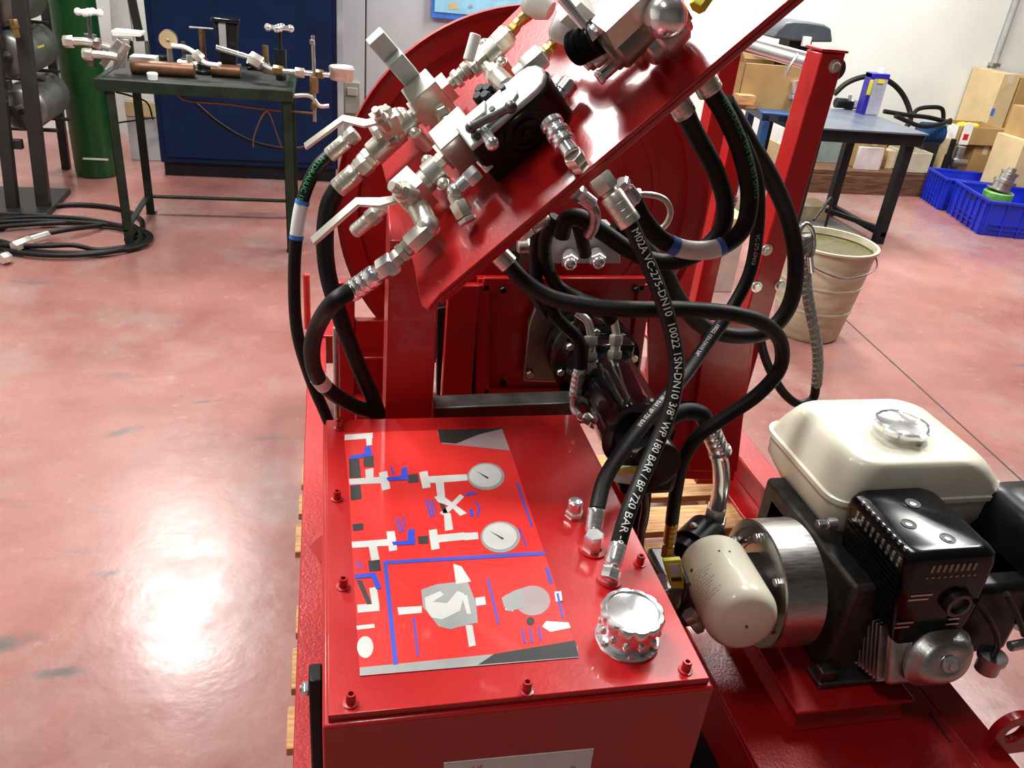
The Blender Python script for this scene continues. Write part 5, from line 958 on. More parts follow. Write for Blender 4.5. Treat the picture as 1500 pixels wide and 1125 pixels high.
# printing around the canister: fine lines of text and small pictograms
fa, s_, u_ = frame(d); cam_side = (V(0, 0, 1.6) - p0); cam_side = (cam_side - fa * cam_side.dot(fa)).normalized(); tside = fa.cross(cam_side)
def on_can(t, an): 
    return p0 + fa * t + (cam_side * math.cos(an) + tside * math.sin(an)) * (Rf + 0.0004)
def can_text(mb, text, t, an0, size, sgn=1):
    vs, fs = glyphs(text); mb.add([on_can(t - y * size, an0 + sgn * x * size / Rf) for x, y in vs], fs)
def can_patch(mb, t0, t1, a0, a1):
    n_ = 4; vs = []; 
    for k in range(n_ + 1): 
        a = a0 + (a1 - a0) * k / n_; vs += [on_can(t0, a), on_can(t1, a)]
    mb.add(vs, [(2 * k, 2 * k + 2, 2 * k + 3, 2 * k + 1) for k in range(n_)])
SG = 1 if tside.x > 0 else -1
m = MB()
for k in range(11): 
    for j in range(8 + (k * 3) % 4):
        a = (-1.25 + j * 0.11) * SG; can_patch(m, 0.075 + k * 0.0075, 0.0765 + k * 0.0075, a, a + (0.055 + 0.03 * ((j * 7 + k) % 3)) * SG)
obj('small_print', m, INKGR, cn, kind='stuff', label='lines of grey small print')
m = MB(); can_patch(m, 0.045, 0.072, -1.15 * SG, -1.03 * SG); can_patch(m, 0.040, 0.052, -1.00 * SG, -0.93 * SG)
can_patch(m, 0.056, 0.064, -0.70 * SG, -0.60 * SG); can_patch(m, 0.072, 0.079, -1.0 * SG, -0.92 * SG)
can_patch(m, 0.055, 0.059, 0.30 * SG, 0.36 * SG); can_patch(m, 0.059, 0.064, 0.58 * SG, 0.64 * SG)
obj('pictogram', m, INKK, cn, kind='stuff', label='black pictograms')

# ================================================================ left background
cb = thing('steel_cabinet', 'tall navy blue steel cabinet against the grey wall', 'cabinet', (-0.5, 6.1, 0))
m = MB(); m.box((-1.06, 5.84, 0.0), (0.06, 6.55, 0.09)); obj('plinth', m, TABLEB, cb, bevel=0.004)
m = MB(); m.box((-1.075, 5.82, 0.09), (0.073, 6.55, 2.3)); obj('cabinet_body', m, NAVY, cb, bevel=0.008)
m = MB(); m.box((-1.04, 5.808, 0.13), (0.045, 5.82, 2.26)); obj('door', m, NAVY, cb, bevel=0.004)
m = MB(); m.box((0.075, 5.80, 0.05), (0.115, 5.86, 2.3)); obj('edge_strip', m, mat('pale_edge_strip', (0.42, 0.44, 0.48), 0.45, 0.3), cb, bevel=0.003, label='pale grey edge strip')
m = MB(); m.cyl((0.0, 5.795, 1.35), (0.0, 5.808, 1.35), 0.018, n=16); obj('door_lock', m, CHROME, cb)
sw = thing('switch_box', 'small beige switch box on the wall right of the blue cabinet', 'box', (0.1961, 6.82, 0.3661))
c = V((0.2013, 6.82, 0.4179)); m = MB(); m.box(c + V(-0.062, 0, -0.14), c + V(0.062, 0.12, 0.10)); obj('case', m, mat('aged_beige', (0.36, 0.35, 0.28), 0.5), sw, bevel=0.008)
m = MB(); m.box(c + V(-0.04, -0.012, 0.0), c + V(0.04, 0.0, 0.06)); obj('cover', m, mat('aged_beige_cover', (0.44, 0.43, 0.36), 0.5), sw, bevel=0.004)

gc = thing('gas_cylinder', 'tall dark green gas cylinder standing left of the bench', 'cylinder', (-1.47, 5.80, 0))
m = MB(); m.lathe((-1.47, 5.80, 0), (0, 0, 1), [(0, 0.118), (0.015, 0.128), (1.45, 0.128), (1.52, 0.120), (1.58, 0.095), (1.62, 0.05), (1.66, 0.03)], 40); obj('shell', m, CYLG, gc, angle=50)
m = MB(); m.cyl((-1.47, 5.80, 1.66), (-1.47, 5.80, 1.76), 0.02, n=14); obj('neck_valve', m, OLDBRASS, gc)
m = MB(); q = V((-1.4372, 5.672, 0.1317)); m.obox(q, (1, 0, 0), (0, 1, 0), (0, 0, 1), 0.15, 0.002, 0.012); obj('paint_mark', m, INKLG, gc, label='thin white stencil mark')
rolls = []
for i, (px_, pz, lab) in enumerate(((0, 1.075, 'topmost grey steel cylinder lying in the dark rack'), (1, 0.815, 'middle grey steel cylinder lying in the dark rack'), (2, 0.545, 'lowest grey steel cylinder lying in the dark rack'))):
    x_ = (-1.66, -1.64, -1.62)[i]
    t = thing('steel_cylinder', lab, 'cylinder', (x_, 5.6, pz - 0.125), 'grey cylinders lying in the rack')
    m = MB(); m.lathe((x_, 5.05, pz), (0, 1, 0.0), [(0, 0.02), (0.005, 0.09), (0.03, 0.118), (0.06, 0.125), (0.50, 0.125), (0.54, 0.11), (0.56, 0.02)], 32); obj('shell', m, ROLL, t, angle=60)
    m = MB(); m.cyl((x_, 5.05, pz), (x_ - 0.02, 4.98, pz), 0.03, n=16); obj('valve_cap', m, DKSTEEL, t)
    if i == 1:
        m = MB(); q = V((-1.5257, 5.18, 0.8489)); m.obox(q, (0.8, 0.5, 0.3), (0, 1, 0), (0, 0, 1), 0.08, 0.003, 0.012); obj('yellow_mark', m, YELLOW, t, label='yellow paint mark')
    m = MB()
    for yy in (5.15, 5.45): m.box((x_ - 0.13, yy, pz - 0.137), (x_ + 0.13, yy + 0.04, pz - 0.124))
    obj('cradle', m, DARKF, t, kind='stuff')
rk = thing('cylinder_rack', 'dark steel rack frame at the left edge holding grey cylinders', 'rack', (-1.644, 4.95, 0.0453))
for k, (a, b, w) in enumerate((((-1.5764, 5, 0.0721), (-1.4961, 5, 1.2258), 0.07), ((-1.7205, 4.95, 0.0426), (-1.6143, 4.95, 1.2181), 0.06), ((-1.6812, 5.9, -0.067), (-1.6384, 5.9, 0.7909), 0.05))):
    m = MB(); m.bar((a[0], a[1], 0.0), (b[0], b[1], 1.45), w, 0.05, (0, 1, 0)); obj('upright', m, DARKF, rk, bevel=0.004)
for z in (0.35, 0.66, 0.93, 1.25):
    m = MB(); m.box((-2.1, 4.96, z), (-1.62, 5.0, z + 0.05)); obj('crossbar', m, DARKF, rk, bevel=0.003)
m = MB(); m.bar((-1.98, 4.94, 0.05), (-1.66, 4.94, 0.62), 0.05, 0.02, (0, 1, 0)); obj('brace', m, DARKF, rk, bevel=0.003)
m = MB(); m.box((-2.1, 4.85, 0), (-1.52, 5.35, 0.03)); obj('foot_plate', m, DARKF, rk, bevel=0.004)
chain(rk, 'brass_tap', OLDBRASS, (-1.5344, 4.9, 1.0178), (-1.5244, 4.9, 0.9323), [(0, 0.5, 0.022, 'h'), (0.5, 1, 0.014, 'c')])
wb = thing('white_board', 'white board leaning between green cylinder and blue cabinet', 'board', (-1.3204, 6.3, 0.767))
m = MB(); m.prism([(-1.3658, 6.3, 1.1335), (-1.2666, 6.3, 1.1419), (-1.2519, 6.3, 0.772), (-1.3885, 6.3, 0.7621)], (0, 0.03, 0)); obj('board', m, WHITE, wb, bevel=0.003)
m = MB(); m.bar((-1.2419, 6.28, 1.1451), (-1.2052, 6.28, 0.7777), 0.05, 0.04, (0, 1, 0)); obj('dark_edge', m, DARKF, wb, bevel=0.003)
m = MB(); m.box(((-1.3439, 6.3, 0.8497)[0], 6.32, 0), ((-1.2676, 6.3, 0.8554)[0], 6.36, (-1.3204, 6.3, 0.767)[2] + 0.03)); obj('stand', m, DARKF, wb)
bx_ = thing('white_box', 'plain white box on the floor behind the green bench leg', 'box', (-1.2644, 6.2, 0.1647))
a = (-1.3384, 6.2, 0.3886); b = (-1.142, 6.2, 0.5248); m = MB(); m.box((a[0], 6.2, 0.40), (b[0], 6.45, b[2] + 0.02)); obj('carton', m, WHITE, bx_, bevel=0.006)
m = MB(); m.box((a[0], 6.19, 0.30), (b[0] + 0.01, 6.46, 0.40)); obj('cream_slab', m, CARD2, bx_, bevel=0.004, label='cream slab underneath'); m = MB(); m.box((a[0], 6.2, 0), (b[0], 6.45, 0.30)); obj('lower_carton', m, PLASTERG, bx_, bevel=0.004)
for i, pts_ in enumerate(([(-1.3151, 5.9, 0.5081), (-1.2565, 6, 0.4731), (-1.1659, 6.05, 0.4262), (-1.1486, 6.1, 0.3065)], [(-1.3309, 5.9, 0.3151), (-1.2327, 6, 0.3176), (-1.1292, 6.05, 0.3311)])):
    m = MB(); m.tube(pts_, 0.006, 8, 6); tag(obj('loose_wire', m, RUBBER), ('thin black wire arching over the white box behind the bench', 'thin black wire lying low behind the bench leg')[i], 'wire')
# wall information board at the top edge
ib = thing('information_board', 'blue framed notice board with coloured pictures on the wall above the reel', 'sign', (1.1084, 6.88, 1.0476))
a, b = (0.8014, 6.88, 1.019), (1.4761, 6.88, 1.071)
m = MB(); m.box((a[0], 6.88, a[2]), (b[0] + 0.05, 6.92, a[2] + 0.75)); obj('frame', m, INKBLUE2, ib, bevel=0.004)
m = MB(); m.box((a[0] + 0.02, 6.872, a[2] + 0.045), (b[0] + 0.03, 6.88, a[2] + 0.72)); sh = obj('sheet', m, mat('pale_sky_print', (0.30, 0.62, 0.80), 0.4), ib)
rnd = random.Random(3)
for k in range(14):
    x_ = a[0] + 0.05 + rnd.random() * 0.26; z_ = a[2] + 0.06 + rnd.random() * 0.28; w_ = 0.03 + rnd.random() * 0.05
    m = MB(); m.prism([(x_, 6.871 - k * 0.0001, z_), (x_ + w_, 6.871 - k * 0.0001, z_ + 0.01), (x_ + w_ * 0.8, 6.871 - k * 0.0001, z_ + w_ * 0.8), (x_ + 0.005, 6.871 - k * 0.0001, z_ + w_ * 0.6)], (0, 0.0008, 0))
    obj('picture_patch', m, (WHITE, INKR, INKGR, CARD2, INKG)[k % 5], sh)

# ---------------- green work bench
gb = thing('work_bench', 'dark green angle iron work bench covered with pipe fittings', 'bench', (-0.6, 4.7, 0))
BX0, BX1, BY0, BY1, BZ = -1.03, -0.17, 4.39, 5.03, 0.845
for x, y in ((BX0, BY0), (BX1 - 0.045, BY0), (BX0, BY1 - 0.045), (BX1 - 0.045, BY1 - 0.045)):
    m = MB(); m.box((x, y, 0), (x + 0.045, y + 0.005, BZ - 0.05)); m.box((x, y, 0), (x + 0.005, y + 0.045, BZ - 0.05)); m.box((x - 0.004, y - 0.004, 0), (x + 0.05, y + 0.05, 0.006)); obj('leg', m, GREENP, gb, bevel=0.0015)
m = MB(); m.box((BX0 - 0.04, BY0 - 0.01, BZ - 0.055), (BX1 + 0.01, BY0 + 0.02, BZ)); m.box((BX0 - 0.04, BY1 - 0.02, BZ - 0.055), (BX1 + 0.01, BY1 + 0.01, BZ)); m.box((BX0 - 0.04, BY0, BZ - 0.055), (BX0 - 0.01, BY1, BZ)); m.box((BX1 - 0.02, BY0, BZ - 0.055), (BX1 + 0.01, BY1, BZ)); obj('top_frame', m, GREENP, gb, bevel=0.003)
m = MB(); m.box((BX0 - 0.01, BY0 + 0.02, BZ - 0.012), (BX1 - 0.02, BY1 - 0.02, BZ - 0.004)); obj('bench_top', m, mat('bench_sheet', (0.012, 0.013, 0.012), 0.6), gb)
m = MB(); m.bar((BX0, BY1 - 0.02, 0.10), (BX1, BY1 - 0.02, 0.10), 0.035, 0.012, (0, 0, 1)); obj('rear_rail', m, GREENP, gb, bevel=0.002)
m = MB(); m.bar((BX0 + 0.01, BY0, 0.10), (BX0 + 0.01, BY1, 0.10), 0.03, 0.012, (0, 0, 1)); obj('side_rail', m, GREENP, gb, bevel=0.002)
def tee(name, label, p, top, half, r=0.012, handle=WHITE, stem=DKSTEEL, cat='valve'):
    """upright stem with a cross handle on top"""
    t = thing(name, label, cat, p); p = V(p); top = V(top); d = (top - p)
    m = MB(); m.hexn(p, p + d * 0.25, r * 2.0); m.cyl(p + d * 0.25, p + d * 0.6, r * 2.4, n=16); m.cyl(p + d * 0.6, top, r * 0.8, n=12); obj('valve_body', m, stem, t)
    m = MB(); 
    for a in ((half, 0.01, 0), (0.2 * half, half * 0.9, 0)): m.cyl(top - V(a), top + V(a), r, n=12); m.sphere(top - V(a), r * 1.5, 10, 6); m.sphere(top + V(a), r * 1.5, 10, 6)
    m.sphere(top, r * 1.6, 12, 8); obj('cross_handle', m, handle, t); return t
tee('needle_valve', 'valve with white cross handle at the left end of the bench', ((-1.12, 4.6, 0.9496)[0], 4.6, BZ + 0.02), (-1.1009, 4.6, 1.1095), 0.045)
tee('needle_valve', 'tall valve with knobbly chrome cross handle at the bench right', ((-0.2295, 4.7, 0.9069)[0], 4.7, BZ - 0.004), (-0.229, 4.7, 1.0951), 0.055, 0.013, CHROME, BLACKP)
def run(name, label, pts, r, mt, nuts=(), cat='pipe', group=None):
    t = thing(name, label, cat, min([V(p) for p in pts], key=lambda q: q.z), group); m = MB(); m.tube(pts, r, 12, 6); obj('pipe', m, mt, t)
    for (a, b, rr, mm) in nuts: m = MB(); m.hexn(a, b, rr); obj('nut', m, mm, t)
    return t
run('pipe_fitting', 'upper bright pipe stub sticking out left of the bench', [(-1.216, 4.55, 0.9764), (-1.1223, 4.55, 0.9832), (-1.0258, 4.58, 0.9588)], 0.018, NICKEL, (((-1.219, 4.55, 0.9762), (-1.1737, 4.55, 0.9795), 0.028, NICKEL), ((-1.0951, 4.56, 0.9778), (-1.0589, 4.57, 0.97), 0.03, STEEL)))
run('pipe_fitting', 'lower bright pipe stub sticking out left of the bench', [(-1.1267, 4.5, 0.9342), (-1.0575, 4.5, 0.9359), (-0.9767, 4.5, 0.9292)], 0.018, NICKEL, (((-1.1297, 4.5, 0.934), (-1.0848, 4.5, 0.934), 0.027, NICKEL),))
br = thing('machined_bracket', 'pale machined bracket of crossed plates on the bench left corner', 'bracket', ((-0.9689, 4.55, 0.8728)[0], 4.55, BZ))
m = MB(); m.prism([(-1.0031, 4.55, 1.0405), (-0.8693, 4.55, 1.0383), (-0.8711, 4.55, 1.0228), (-0.997, 4.55, 1.0167)], (0, 0.12, 0)); obj('top_plate', m, WHITE, br, bevel=0.002)
m = MB(); m.prism([(-0.9789, 4.56, 1.0077), (-0.924, 4.56, 1.0055), (-0.9647, 4.56, 0.8716), (-1.021, 4.56, 0.8679)], (0, 0.03, 0)); obj('side_plate', m, NICKEL, br, bevel=0.002)
m = MB(); m.bar((-0.9596, 4.52, 1.0015), (-1.0535, 4.52, 0.884), 0.03, 0.012, (0, 1, 0)); m.bar((-0.925, 4.52, 0.9856), (-0.9997, 4.52, 0.8751), 0.025, 0.012, (0, 1, 0)); obj('strut', m, ALU, br, bevel=0.002)
def resting(name, label, cat, mb, mt, **k): return tag(obj(name, mb, mt, bevel=k.get('bevel', 0.003)), label, cat)
bz = BZ - 0.004
m = MB(); m.cyl(((-0.9403, 4.6, 0.9309)[0], 4.6, bz + 0.035), ((-0.6428, 4.6, 0.9259)[0], 4.6, bz + 0.035), 0.034, n=20); resting('copper_bar', 'longer brown copper bar lying on the bench', 'bar', m, COPPER)
m = MB(); m.cyl(((-0.5745, 4.68, 0.9196)[0], 4.68, bz + 0.032), ((-0.4283, 4.68, 0.9164)[0], 4.68, bz + 0.032), 0.031, n=20); resting('copper_bar', 'shorter brown copper bar behind the chrome pipes on the bench', 'bar', m, COPPER)
m = MB(); q0 = V((-0.9749, 4.75, 0.8762)); q1 = V((-0.8503, 4.75, 0.8846)); m.box((q0.x, 4.75, bz), (q1.x, 4.85, bz + 0.06)); resting('white_carton', 'small white carton lying behind the copper bar', 'box', m, WHITE)
m = MB(); q0 = V((-0.8507, 4.45, 0.8828)); q1 = V((-0.7888, 4.45, 0.8869)); m.lathe(((q0.x + q1.x) / 2, 4.46, bz), (0, 0, 1), [(0, 0.022), (0.032, 0.026), (0.036, 0.02)], 20); resting('white_cup', 'small white round cup at the bench front edge', 'cup', m, WHITE)
tg_ = thing('dial_gauge', 'round brass faced dial gauge standing on the bench middle', 'gauge', ((-0.771, 4.65, 0.9361)[0], 4.65, bz))
q = V((-0.7641, 4.65, 1.0067)); m = MB(); m.cyl((q.x, 4.665, bz), (q.x, 4.665, q.z), 0.014, n=12); m.cyl(q + V(0, 0.03, 0), q, 0.045, n=28); obj('gauge_case', m, STEEL, tg_)
m = MB(); m.cyl(q, q + V(0, -0.003, 0), 0.042, n=28); m.sphere(q + V(0, -0.004, 0), 0.008, 8, 6); obj('dial', m, mat('yellowed_dial', (0.58, 0.44, 0.24), 0.5), tg_)
run('flexible_pipe', 'white flexible pipe curling across the bench middle', [(-0.7395, 4.6, 0.986), (-0.6735, 4.58, 0.9837), (-0.6222, 4.56, 0.9583), (-0.5854, 4.55, 0.9239), (-0.5216, 4.55, 0.9154)], 0.012, WHITE, (((-0.6326, 4.57, 0.9626), (-0.5986, 4.56, 0.9344), 0.028, NICKEL),))
run('chrome_pipe_run', 'chrome pipe run with nuts along the bench front right', [(-0.5393, 4.7, 0.9783), (-0.447, 4.66, 0.9638), (-0.3438, 4.6, 0.9463), (-0.2594, 4.55, 0.9134), (-0.1248, 4.52, 0.9137), (0.0236, 4.5, 0.9133)], 0.014, CHROME,
    (((-0.373, 4.6, 0.9574), (-0.3134, 4.58, 0.9316), 0.035, NICKEL), ((-0.2594, 4.55, 0.9134), (-0.2091, 4.54, 0.9117), 0.024, OLDBRASS), ((-0.1516, 4.52, 0.9119), (-0.1047, 4.52, 0.9117), 0.024, NICKEL), ((-0.0507, 4.51, 0.9135), (-0.0102, 4.5, 0.9144), 0.022, OLDBRASS)))
for i, (px_, lab) in enumerate(((278, 'small chrome tee fitting on the bench left of the middle'), (336, 'chrome tee fitting with a nut at the bench front edge'), (385, 'dark blocky fitting under the chrome pipe run'))):
    q = V(((-0.6957, 4.7999, 0.841), (-0.4976, 4.7957, 0.841), (-0.362, 4.9481, 0.841))[i]); t = thing('tee_fitting', lab, 'fitting', q)
    m = MB(); m.cyl(q + V(-0.06, 0.03, 0.025), q + V(0.06, 0.02, 0.025), 0.022, n=14); m.cyl(q + V(0, 0.025, 0.025), q + V(0, 0.025, 0.075), 0.018, n=12); obj('fitting_body', m, (NICKEL, CHROME, BLACKP)[i], t)
    m = MB(); m.hexn(q + V(-0.06, 0.03, 0.025), q + V(-0.035, 0.03, 0.025), 0.025); m.hexn(q + V(0.035, 0.022, 0.025), q + V(0.06, 0.02, 0.025), 0.025); obj('nut', m, NICKEL, t, kind='stuff')
for i, (px_, h_, lab) in enumerate(((217, 0.12, 'first thin upright rod at the bench back'), (270, 0.13, 'second thin upright rod at the bench back'), (296, 0.20, 'brown upright tap with a cross bar at the bench back'), (388, 0.14, 'brown upright tap beside the black container'))):
    x_ = ((-0.9108, 4.9, 0.8936)[0], (-0.7305, 4.9, 0.9061)[0], (-0.634, 4.9, 0.9128)[0], (-0.3152, 4.9, 0.9349)[0])[i]
    t = thing('tap_rod', lab, 'tap', (x_, 4.9, bz)); m = MB(); m.cyl((x_, 4.9, bz), (x_, 4.9, bz + h_), 0.012 + 0.004 * (i > 1), n=12); m.hexn((x_, 4.9, bz), (x_, 4.9, bz + 0.05), 0.022); obj('rod', m, (DKSTEEL, DKSTEEL, COPPER, OLDBRASS)[i], t)
    if i == 2: m = MB(); m.cyl((x_ - 0.06, 4.9, bz + h_), (x_ + 0.06, 4.9, bz + h_), 0.008, n=10); obj('crossbar', m, DKSTEEL, t)
jg = thing('black_container', 'black upright container with grey label standing on the bench', 'container', ((-0.5042, 4.8, 0.9517)[0], 4.8, bz))
q0 = V((-0.5545, 4.8, 1.096)); q1 = V((-0.4343, 4.8, 1.0922)); m = MB(); m.hexa8([(q0.x + 0.03, 4.76, bz), (q1.x - 0.03, 4.76, bz), (q1.x - 0.03, 4.9, bz), (q0.x + 0.03, 4.9, bz), (q0.x, 4.74, q0.z), (q1.x, 4.74, q0.z), (q1.x, 4.92, q0.z), (q0.x, 4.92, q0.z)]); obj('body', m, BLACKP, jg, bevel=0.008)
m = MB(); m.box((q0.x - 0.01, 4.73, q0.z), (q1.x + 0.01, 4.93, q0.z + 0.02)); obj('lid', m, BLACKG, jg, bevel=0.004)
m = MB(); m.obox(V((-0.5123, 4.735, 1.0347)), (1, 0, 0), (0, 1, 0), (0, 0.1, 1), 0.035, 0.004, 0.12); obj('label', m, INKGR, jg)
for q, w, lab in (((-0.7777, 4.7188, 0.841), 0.06, 'black flange lying left of the middle of the bench'), ((-0.6148, 4.7452, 0.841), 0.05, 'black flange lying near the bench front edge'), ((-0.8419, 4.9207, 0.841), 0.05, 'small black ring lying by the copper bar')):
    q = V(q); m = MB(); m.lathe(q, (0, 0, 1), [(0, w), (0.018, w), (0.020, w * 0.7), (0.05, w * 0.65), (0.052, w * 0.4)], 24); resting('pipe_flange', lab, 'flange', m, BLACKP)
# round gauge at the right bench end and the brass tap
rg = thing('round_gauge', 'round gauge with white rim projecting past the right bench end', 'gauge', (0.078, 4.5, 0.9102))
q = V((0.078, 4.5, 0.9168)); m = MB(); m.lathe(q + V(0, 0, -0.025), (0.05, 0, 1), [(0, 0.055), (0.01, 0.062), (0.04, 0.062), (0.045, 0.066), (0.062, 0.066), (0.066, 0.058)], 32); obj('gauge_case', m, mat('pinkish_steel', (0.62, 0.50, 0.46), 0.3, 0.6), rg)
m = MB(); m.cyl(q + V(0.002, 0, 0.040), q + V(0.002, 0, 0.044), 0.057, n=30); obj('dial', m, WHITE, rg)
run('brass_tap', 'upright brass tap on the pipe off the right bench end', [(-0.06, 4.48, 1.0963), (-0.0586, 4.48, 1.0079), (-0.0571, 4.48, 0.9176), (-0.0592, 4.48, 0.8119), (-0.0584, 4.48, 0.6831)], 0.009, STEEL, (((-0.0574, 4.48, 0.9045), (-0.059, 4.48, 0.8252), 0.022, OLDBRASS), ((-0.0599, 4.48, 0.7783), (-0.0606, 4.48, 0.7445), 0.016, OLDBRASS), ((-0.0637, 4.48, 1.0772), (-0.061, 4.48, 1.0522), 0.013, STEEL)), 'tap')
run('cross_pipe', 'short bright cross pipe below the brass tap', [(-0.1605, 4.48, 0.8057), (-0.0762, 4.48, 0.8075), (-0.0329, 4.48, 0.763), (0.015, 4.48, 0.7658)], 0.011, NICKEL)
run('thin_pipe', 'thin copper pipe hung under the bench front edge', [(-0.7121, 4.42, 0.8337), (-0.7094, 4.42, 0.7957), (-0.6837, 4.42, 0.7685), (-0.4874, 4.42, 0.7575), (-0.2931, 4.42, 0.7425), (-0.0672, 4.44, 0.7315)], 0.006, COPPER)
run('wire_hanger', 'thin bent wire hanger dangling under the bench', [(-0.3657, 4.42, 0.5495), (-0.3594, 4.42, 0.6046), (-0.2903, 4.42, 0.7327), (-0.2483, 4.42, 0.6274), (-0.2273, 4.42, 0.5632)], 0.0035, COPPER, cat='wire')
run('drain_hose', 'dark hose sagging in front of the blue cabinet below the bench', [(-0.7426, 5.2, 0.6065), (-0.6192, 5.2, 0.4977), (-0.4324, 5.2, 0.3964), (-0.2361, 5.2, 0.3655), (-0.1174, 5.3, 0.3602)], 0.012, RUBBER, cat='hose')
# coiled hose on the floor
ch = thing('coiled_hose', 'black hose coiled on the floor at the left with a brass coupling', 'hose', (-1.344, 4.42, 0))
pts_ = []
ctr = V((-1.3583, 4.5036, 0)); 
for k in range(64):
    a = 2 * math.pi * k / 20; r_ = 0.36 + 0.05 * math.sin(k * 0.7) + 0.0012 * k
    pts_.append(ctr + V(r_ * math.cos(a), r_ * 0.62 * math.sin(a), 0.016 + 0.0018 * (k % 17)))
m = MB(); m.tube(pts_, 0.013, 10, 4); obj('hose_tube', m, RUBBER, ch)
m = MB(); m.tube([(-1.5612, 4.2, 0.01), (-1.5258, 4.4047, 0.03), (-1.3587, 4.5097, 0.05), (-1.2057, 4.6745, 0.03)], 0.013, 10, 8); obj('hose_end', m, RUBBER, ch)
m = MB(); m.hexn((-1.5128, 4.2615, 0.045), (-1.4638, 4.3518, 0.05), 0.028); m.cyl((-1.4638, 4.3518, 0.05), (-1.4056, 4.4405, 0.05), 0.022, n=14); obj('coupling', m, NICKEL, ch)
m = MB(); m.hexn((-1.5301, 4.1291, 0.03), (-1.5061, 4.1679, 0.03), 0.028); obj('hose_nut', m, NICKEL, ch)
run('floor_hose', 'black hose running from the rack past the bench legs on the floor', [(-1.6873, 4.6196, 0.015), (-1.6343, 4.897, 0.015), (-1.4676, 5.0706, 0.015), (-1.2037, 5.034, 0.015), (-1.0426, 4.8574, 0.015), (-1.0006, 4.6215, 0.015), (-1.0436, 4.484, 0.015)], 0.014, RUBBER, cat='hose')

# ================================================================ right background
tb = thing('black_table', 'black steel table with slate grey top near the white wall', 'table', (3.3, 5.1, 0))
R0, R1, RY0, RY1, RZ = 3.00, 3.76, 4.80, 5.50, 0.745
m = MB(); m.box((R0 - 0.03, RY0 - 0.04, RZ), (R1 + 0.03, RY1 + 0.04, RZ + 0.012)); obj('table_top', m, TABLET, tb, bevel=0.002)
m = MB(); m.box((R0, RY0 - 0.02, RZ - 0.075), (R1 + 0.02, RY0 + 0.03, RZ)); m.box((R0, RY1 - 0.03, RZ - 0.075), (R1 + 0.02, RY1 + 0.02, RZ)); m.box((R1 - 0.03, RY0, RZ - 0.075), (R1 + 0.02, RY1, RZ)); m.box((R0, RY0, RZ - 0.075), (R0 + 0.05, RY1, RZ)); obj('apron', m, TABLEB, tb, bevel=0.003)
for x, y in ((R1 - 0.08, RY0), (R1 - 0.08, RY1 - 0.06), (R0, RY0), (R0, RY1 - 0.06)):
    m = MB(); m.box((x, y, 0), (x + 0.065, y + 0.06, RZ - 0.07)); obj('leg', m, TABLEB, tb, bevel=0.003)
m = MB(); m.box((R1 - 0.06, RY0, 0.05), (R1 - 0.02, RY1, 0.085)); m.box((R0 + 0.01, RY1 - 0.05, 0.05), (R1 - 0.02, RY1 - 0.02, 0.085)); obj('lower_rail', m, TABLEB, tb, bevel=0.003)
m = MB(); m.bar((R1 - 0.05, RY0 + 0.03, 0.10), (R0 + 0.35, RY1 - 0.03, 0.12), 0.03, 0.03, (0, 0, 1)); obj('brace', m, TABLEB, tb, bevel=0.002)
bs = thing('blue_stand', 'blue painted steel stand at the left end of the black table', 'stand', (2.8, 5.3, 0))
q0, q1 = V((2.9202, 5.8664, 0.74)), V((2.8089, 5.0998, 0.74))
m = MB(); m.bar(q0, q1, 0.05, 0.05, (0, 0, 1)); m.bar(q0 + V(0.12, 0, 0), q1 + V(0.12, 0, 0), 0.05, 0.05, (0, 0, 1)); m.obox((q0 + q1) / 2 + V(0.06, 0, 0.03), (q1 - q0).normalized(), V(0, 0, 1).cross((q1 - q0).normalized()), (0, 0, 1), (q1 - q0).length + 0.1, 0.22, 0.015); obj('top_rail', m, BLUEST, bs, bevel=0.004)
for q in (q0, q1, q0.lerp(q1, 0.6)):
    m = MB(); m.box((q.x - 0.025, q.y - 0.025, 0), (q.x + 0.025, q.y + 0.025, 0.72)); obj('leg', m, BLUEST, bs, bevel=0.003)
def carton(name, label, lo, hi, mt=CARD, open_=False, tape=True, group=None, rot=0.0, flaps=True):
    t = thing(name, label, 'box', ((lo[0] + hi[0]) / 2, (lo[1] + hi[1]) / 2, lo[2]), group); m = MB()
    if open_:
        th = 0.008; m.box(lo, (hi[0], hi[1], lo[2] + th)); m.box(lo, (lo[0] + th, hi[1], hi[2])); m.box((hi[0] - th, lo[1], lo[2]), hi); m.box(lo, (hi[0], lo[1] + th, hi[2])); m.box((lo[0], hi[1] - th, lo[2]), hi)
    else: m.box(lo, hi)
    obj('carton', m, mt, t, bevel=0.003)
    if open_ and flaps:
        m = MB(); m.prism([(lo[0], lo[1], hi[2]), (lo[0], hi[1], hi[2]), (lo[0] - 0.06, hi[1], hi[2] + 0.09), (lo[0] - 0.06, lo[1], hi[2] + 0.09)], (0.004, 0, 0.004)); obj('flap', m, mt, t)
        m = MB(); m.prism([(lo[0], hi[1], hi[2]), (hi[0], hi[1], hi[2]), (hi[0], hi[1] + 0.05, hi[2] + 0.10), (lo[0], hi[1] + 0.05, hi[2] + 0.10)], (0, 0.004, 0)); obj('flap', m, mt, t)
    if tape and not open_:
        m = MB(); xm = (lo[0] + hi[0]) / 2; m.box((xm - 0.025, lo[1] - 0.001, hi[2] - 0.08), (xm + 0.025, hi[1], hi[2] + 0.001)); obj('tape', m, TAPE, t)
    if rot: t.rotation_euler = (0, 0, rot)
    return t
q0, q1 = V((2.6341, 5.25, 0.8056)), V((3.0526, 5.25, 0.8305)); ztop = (2.7441, 5.25, 1.0514)[2]
carton('cardboard_box', 'torn open cardboard box on the blue stand beside the right post', (q0.x, 5.20, 0.765), (q1.x, 5.50, ztop), CARD, True)
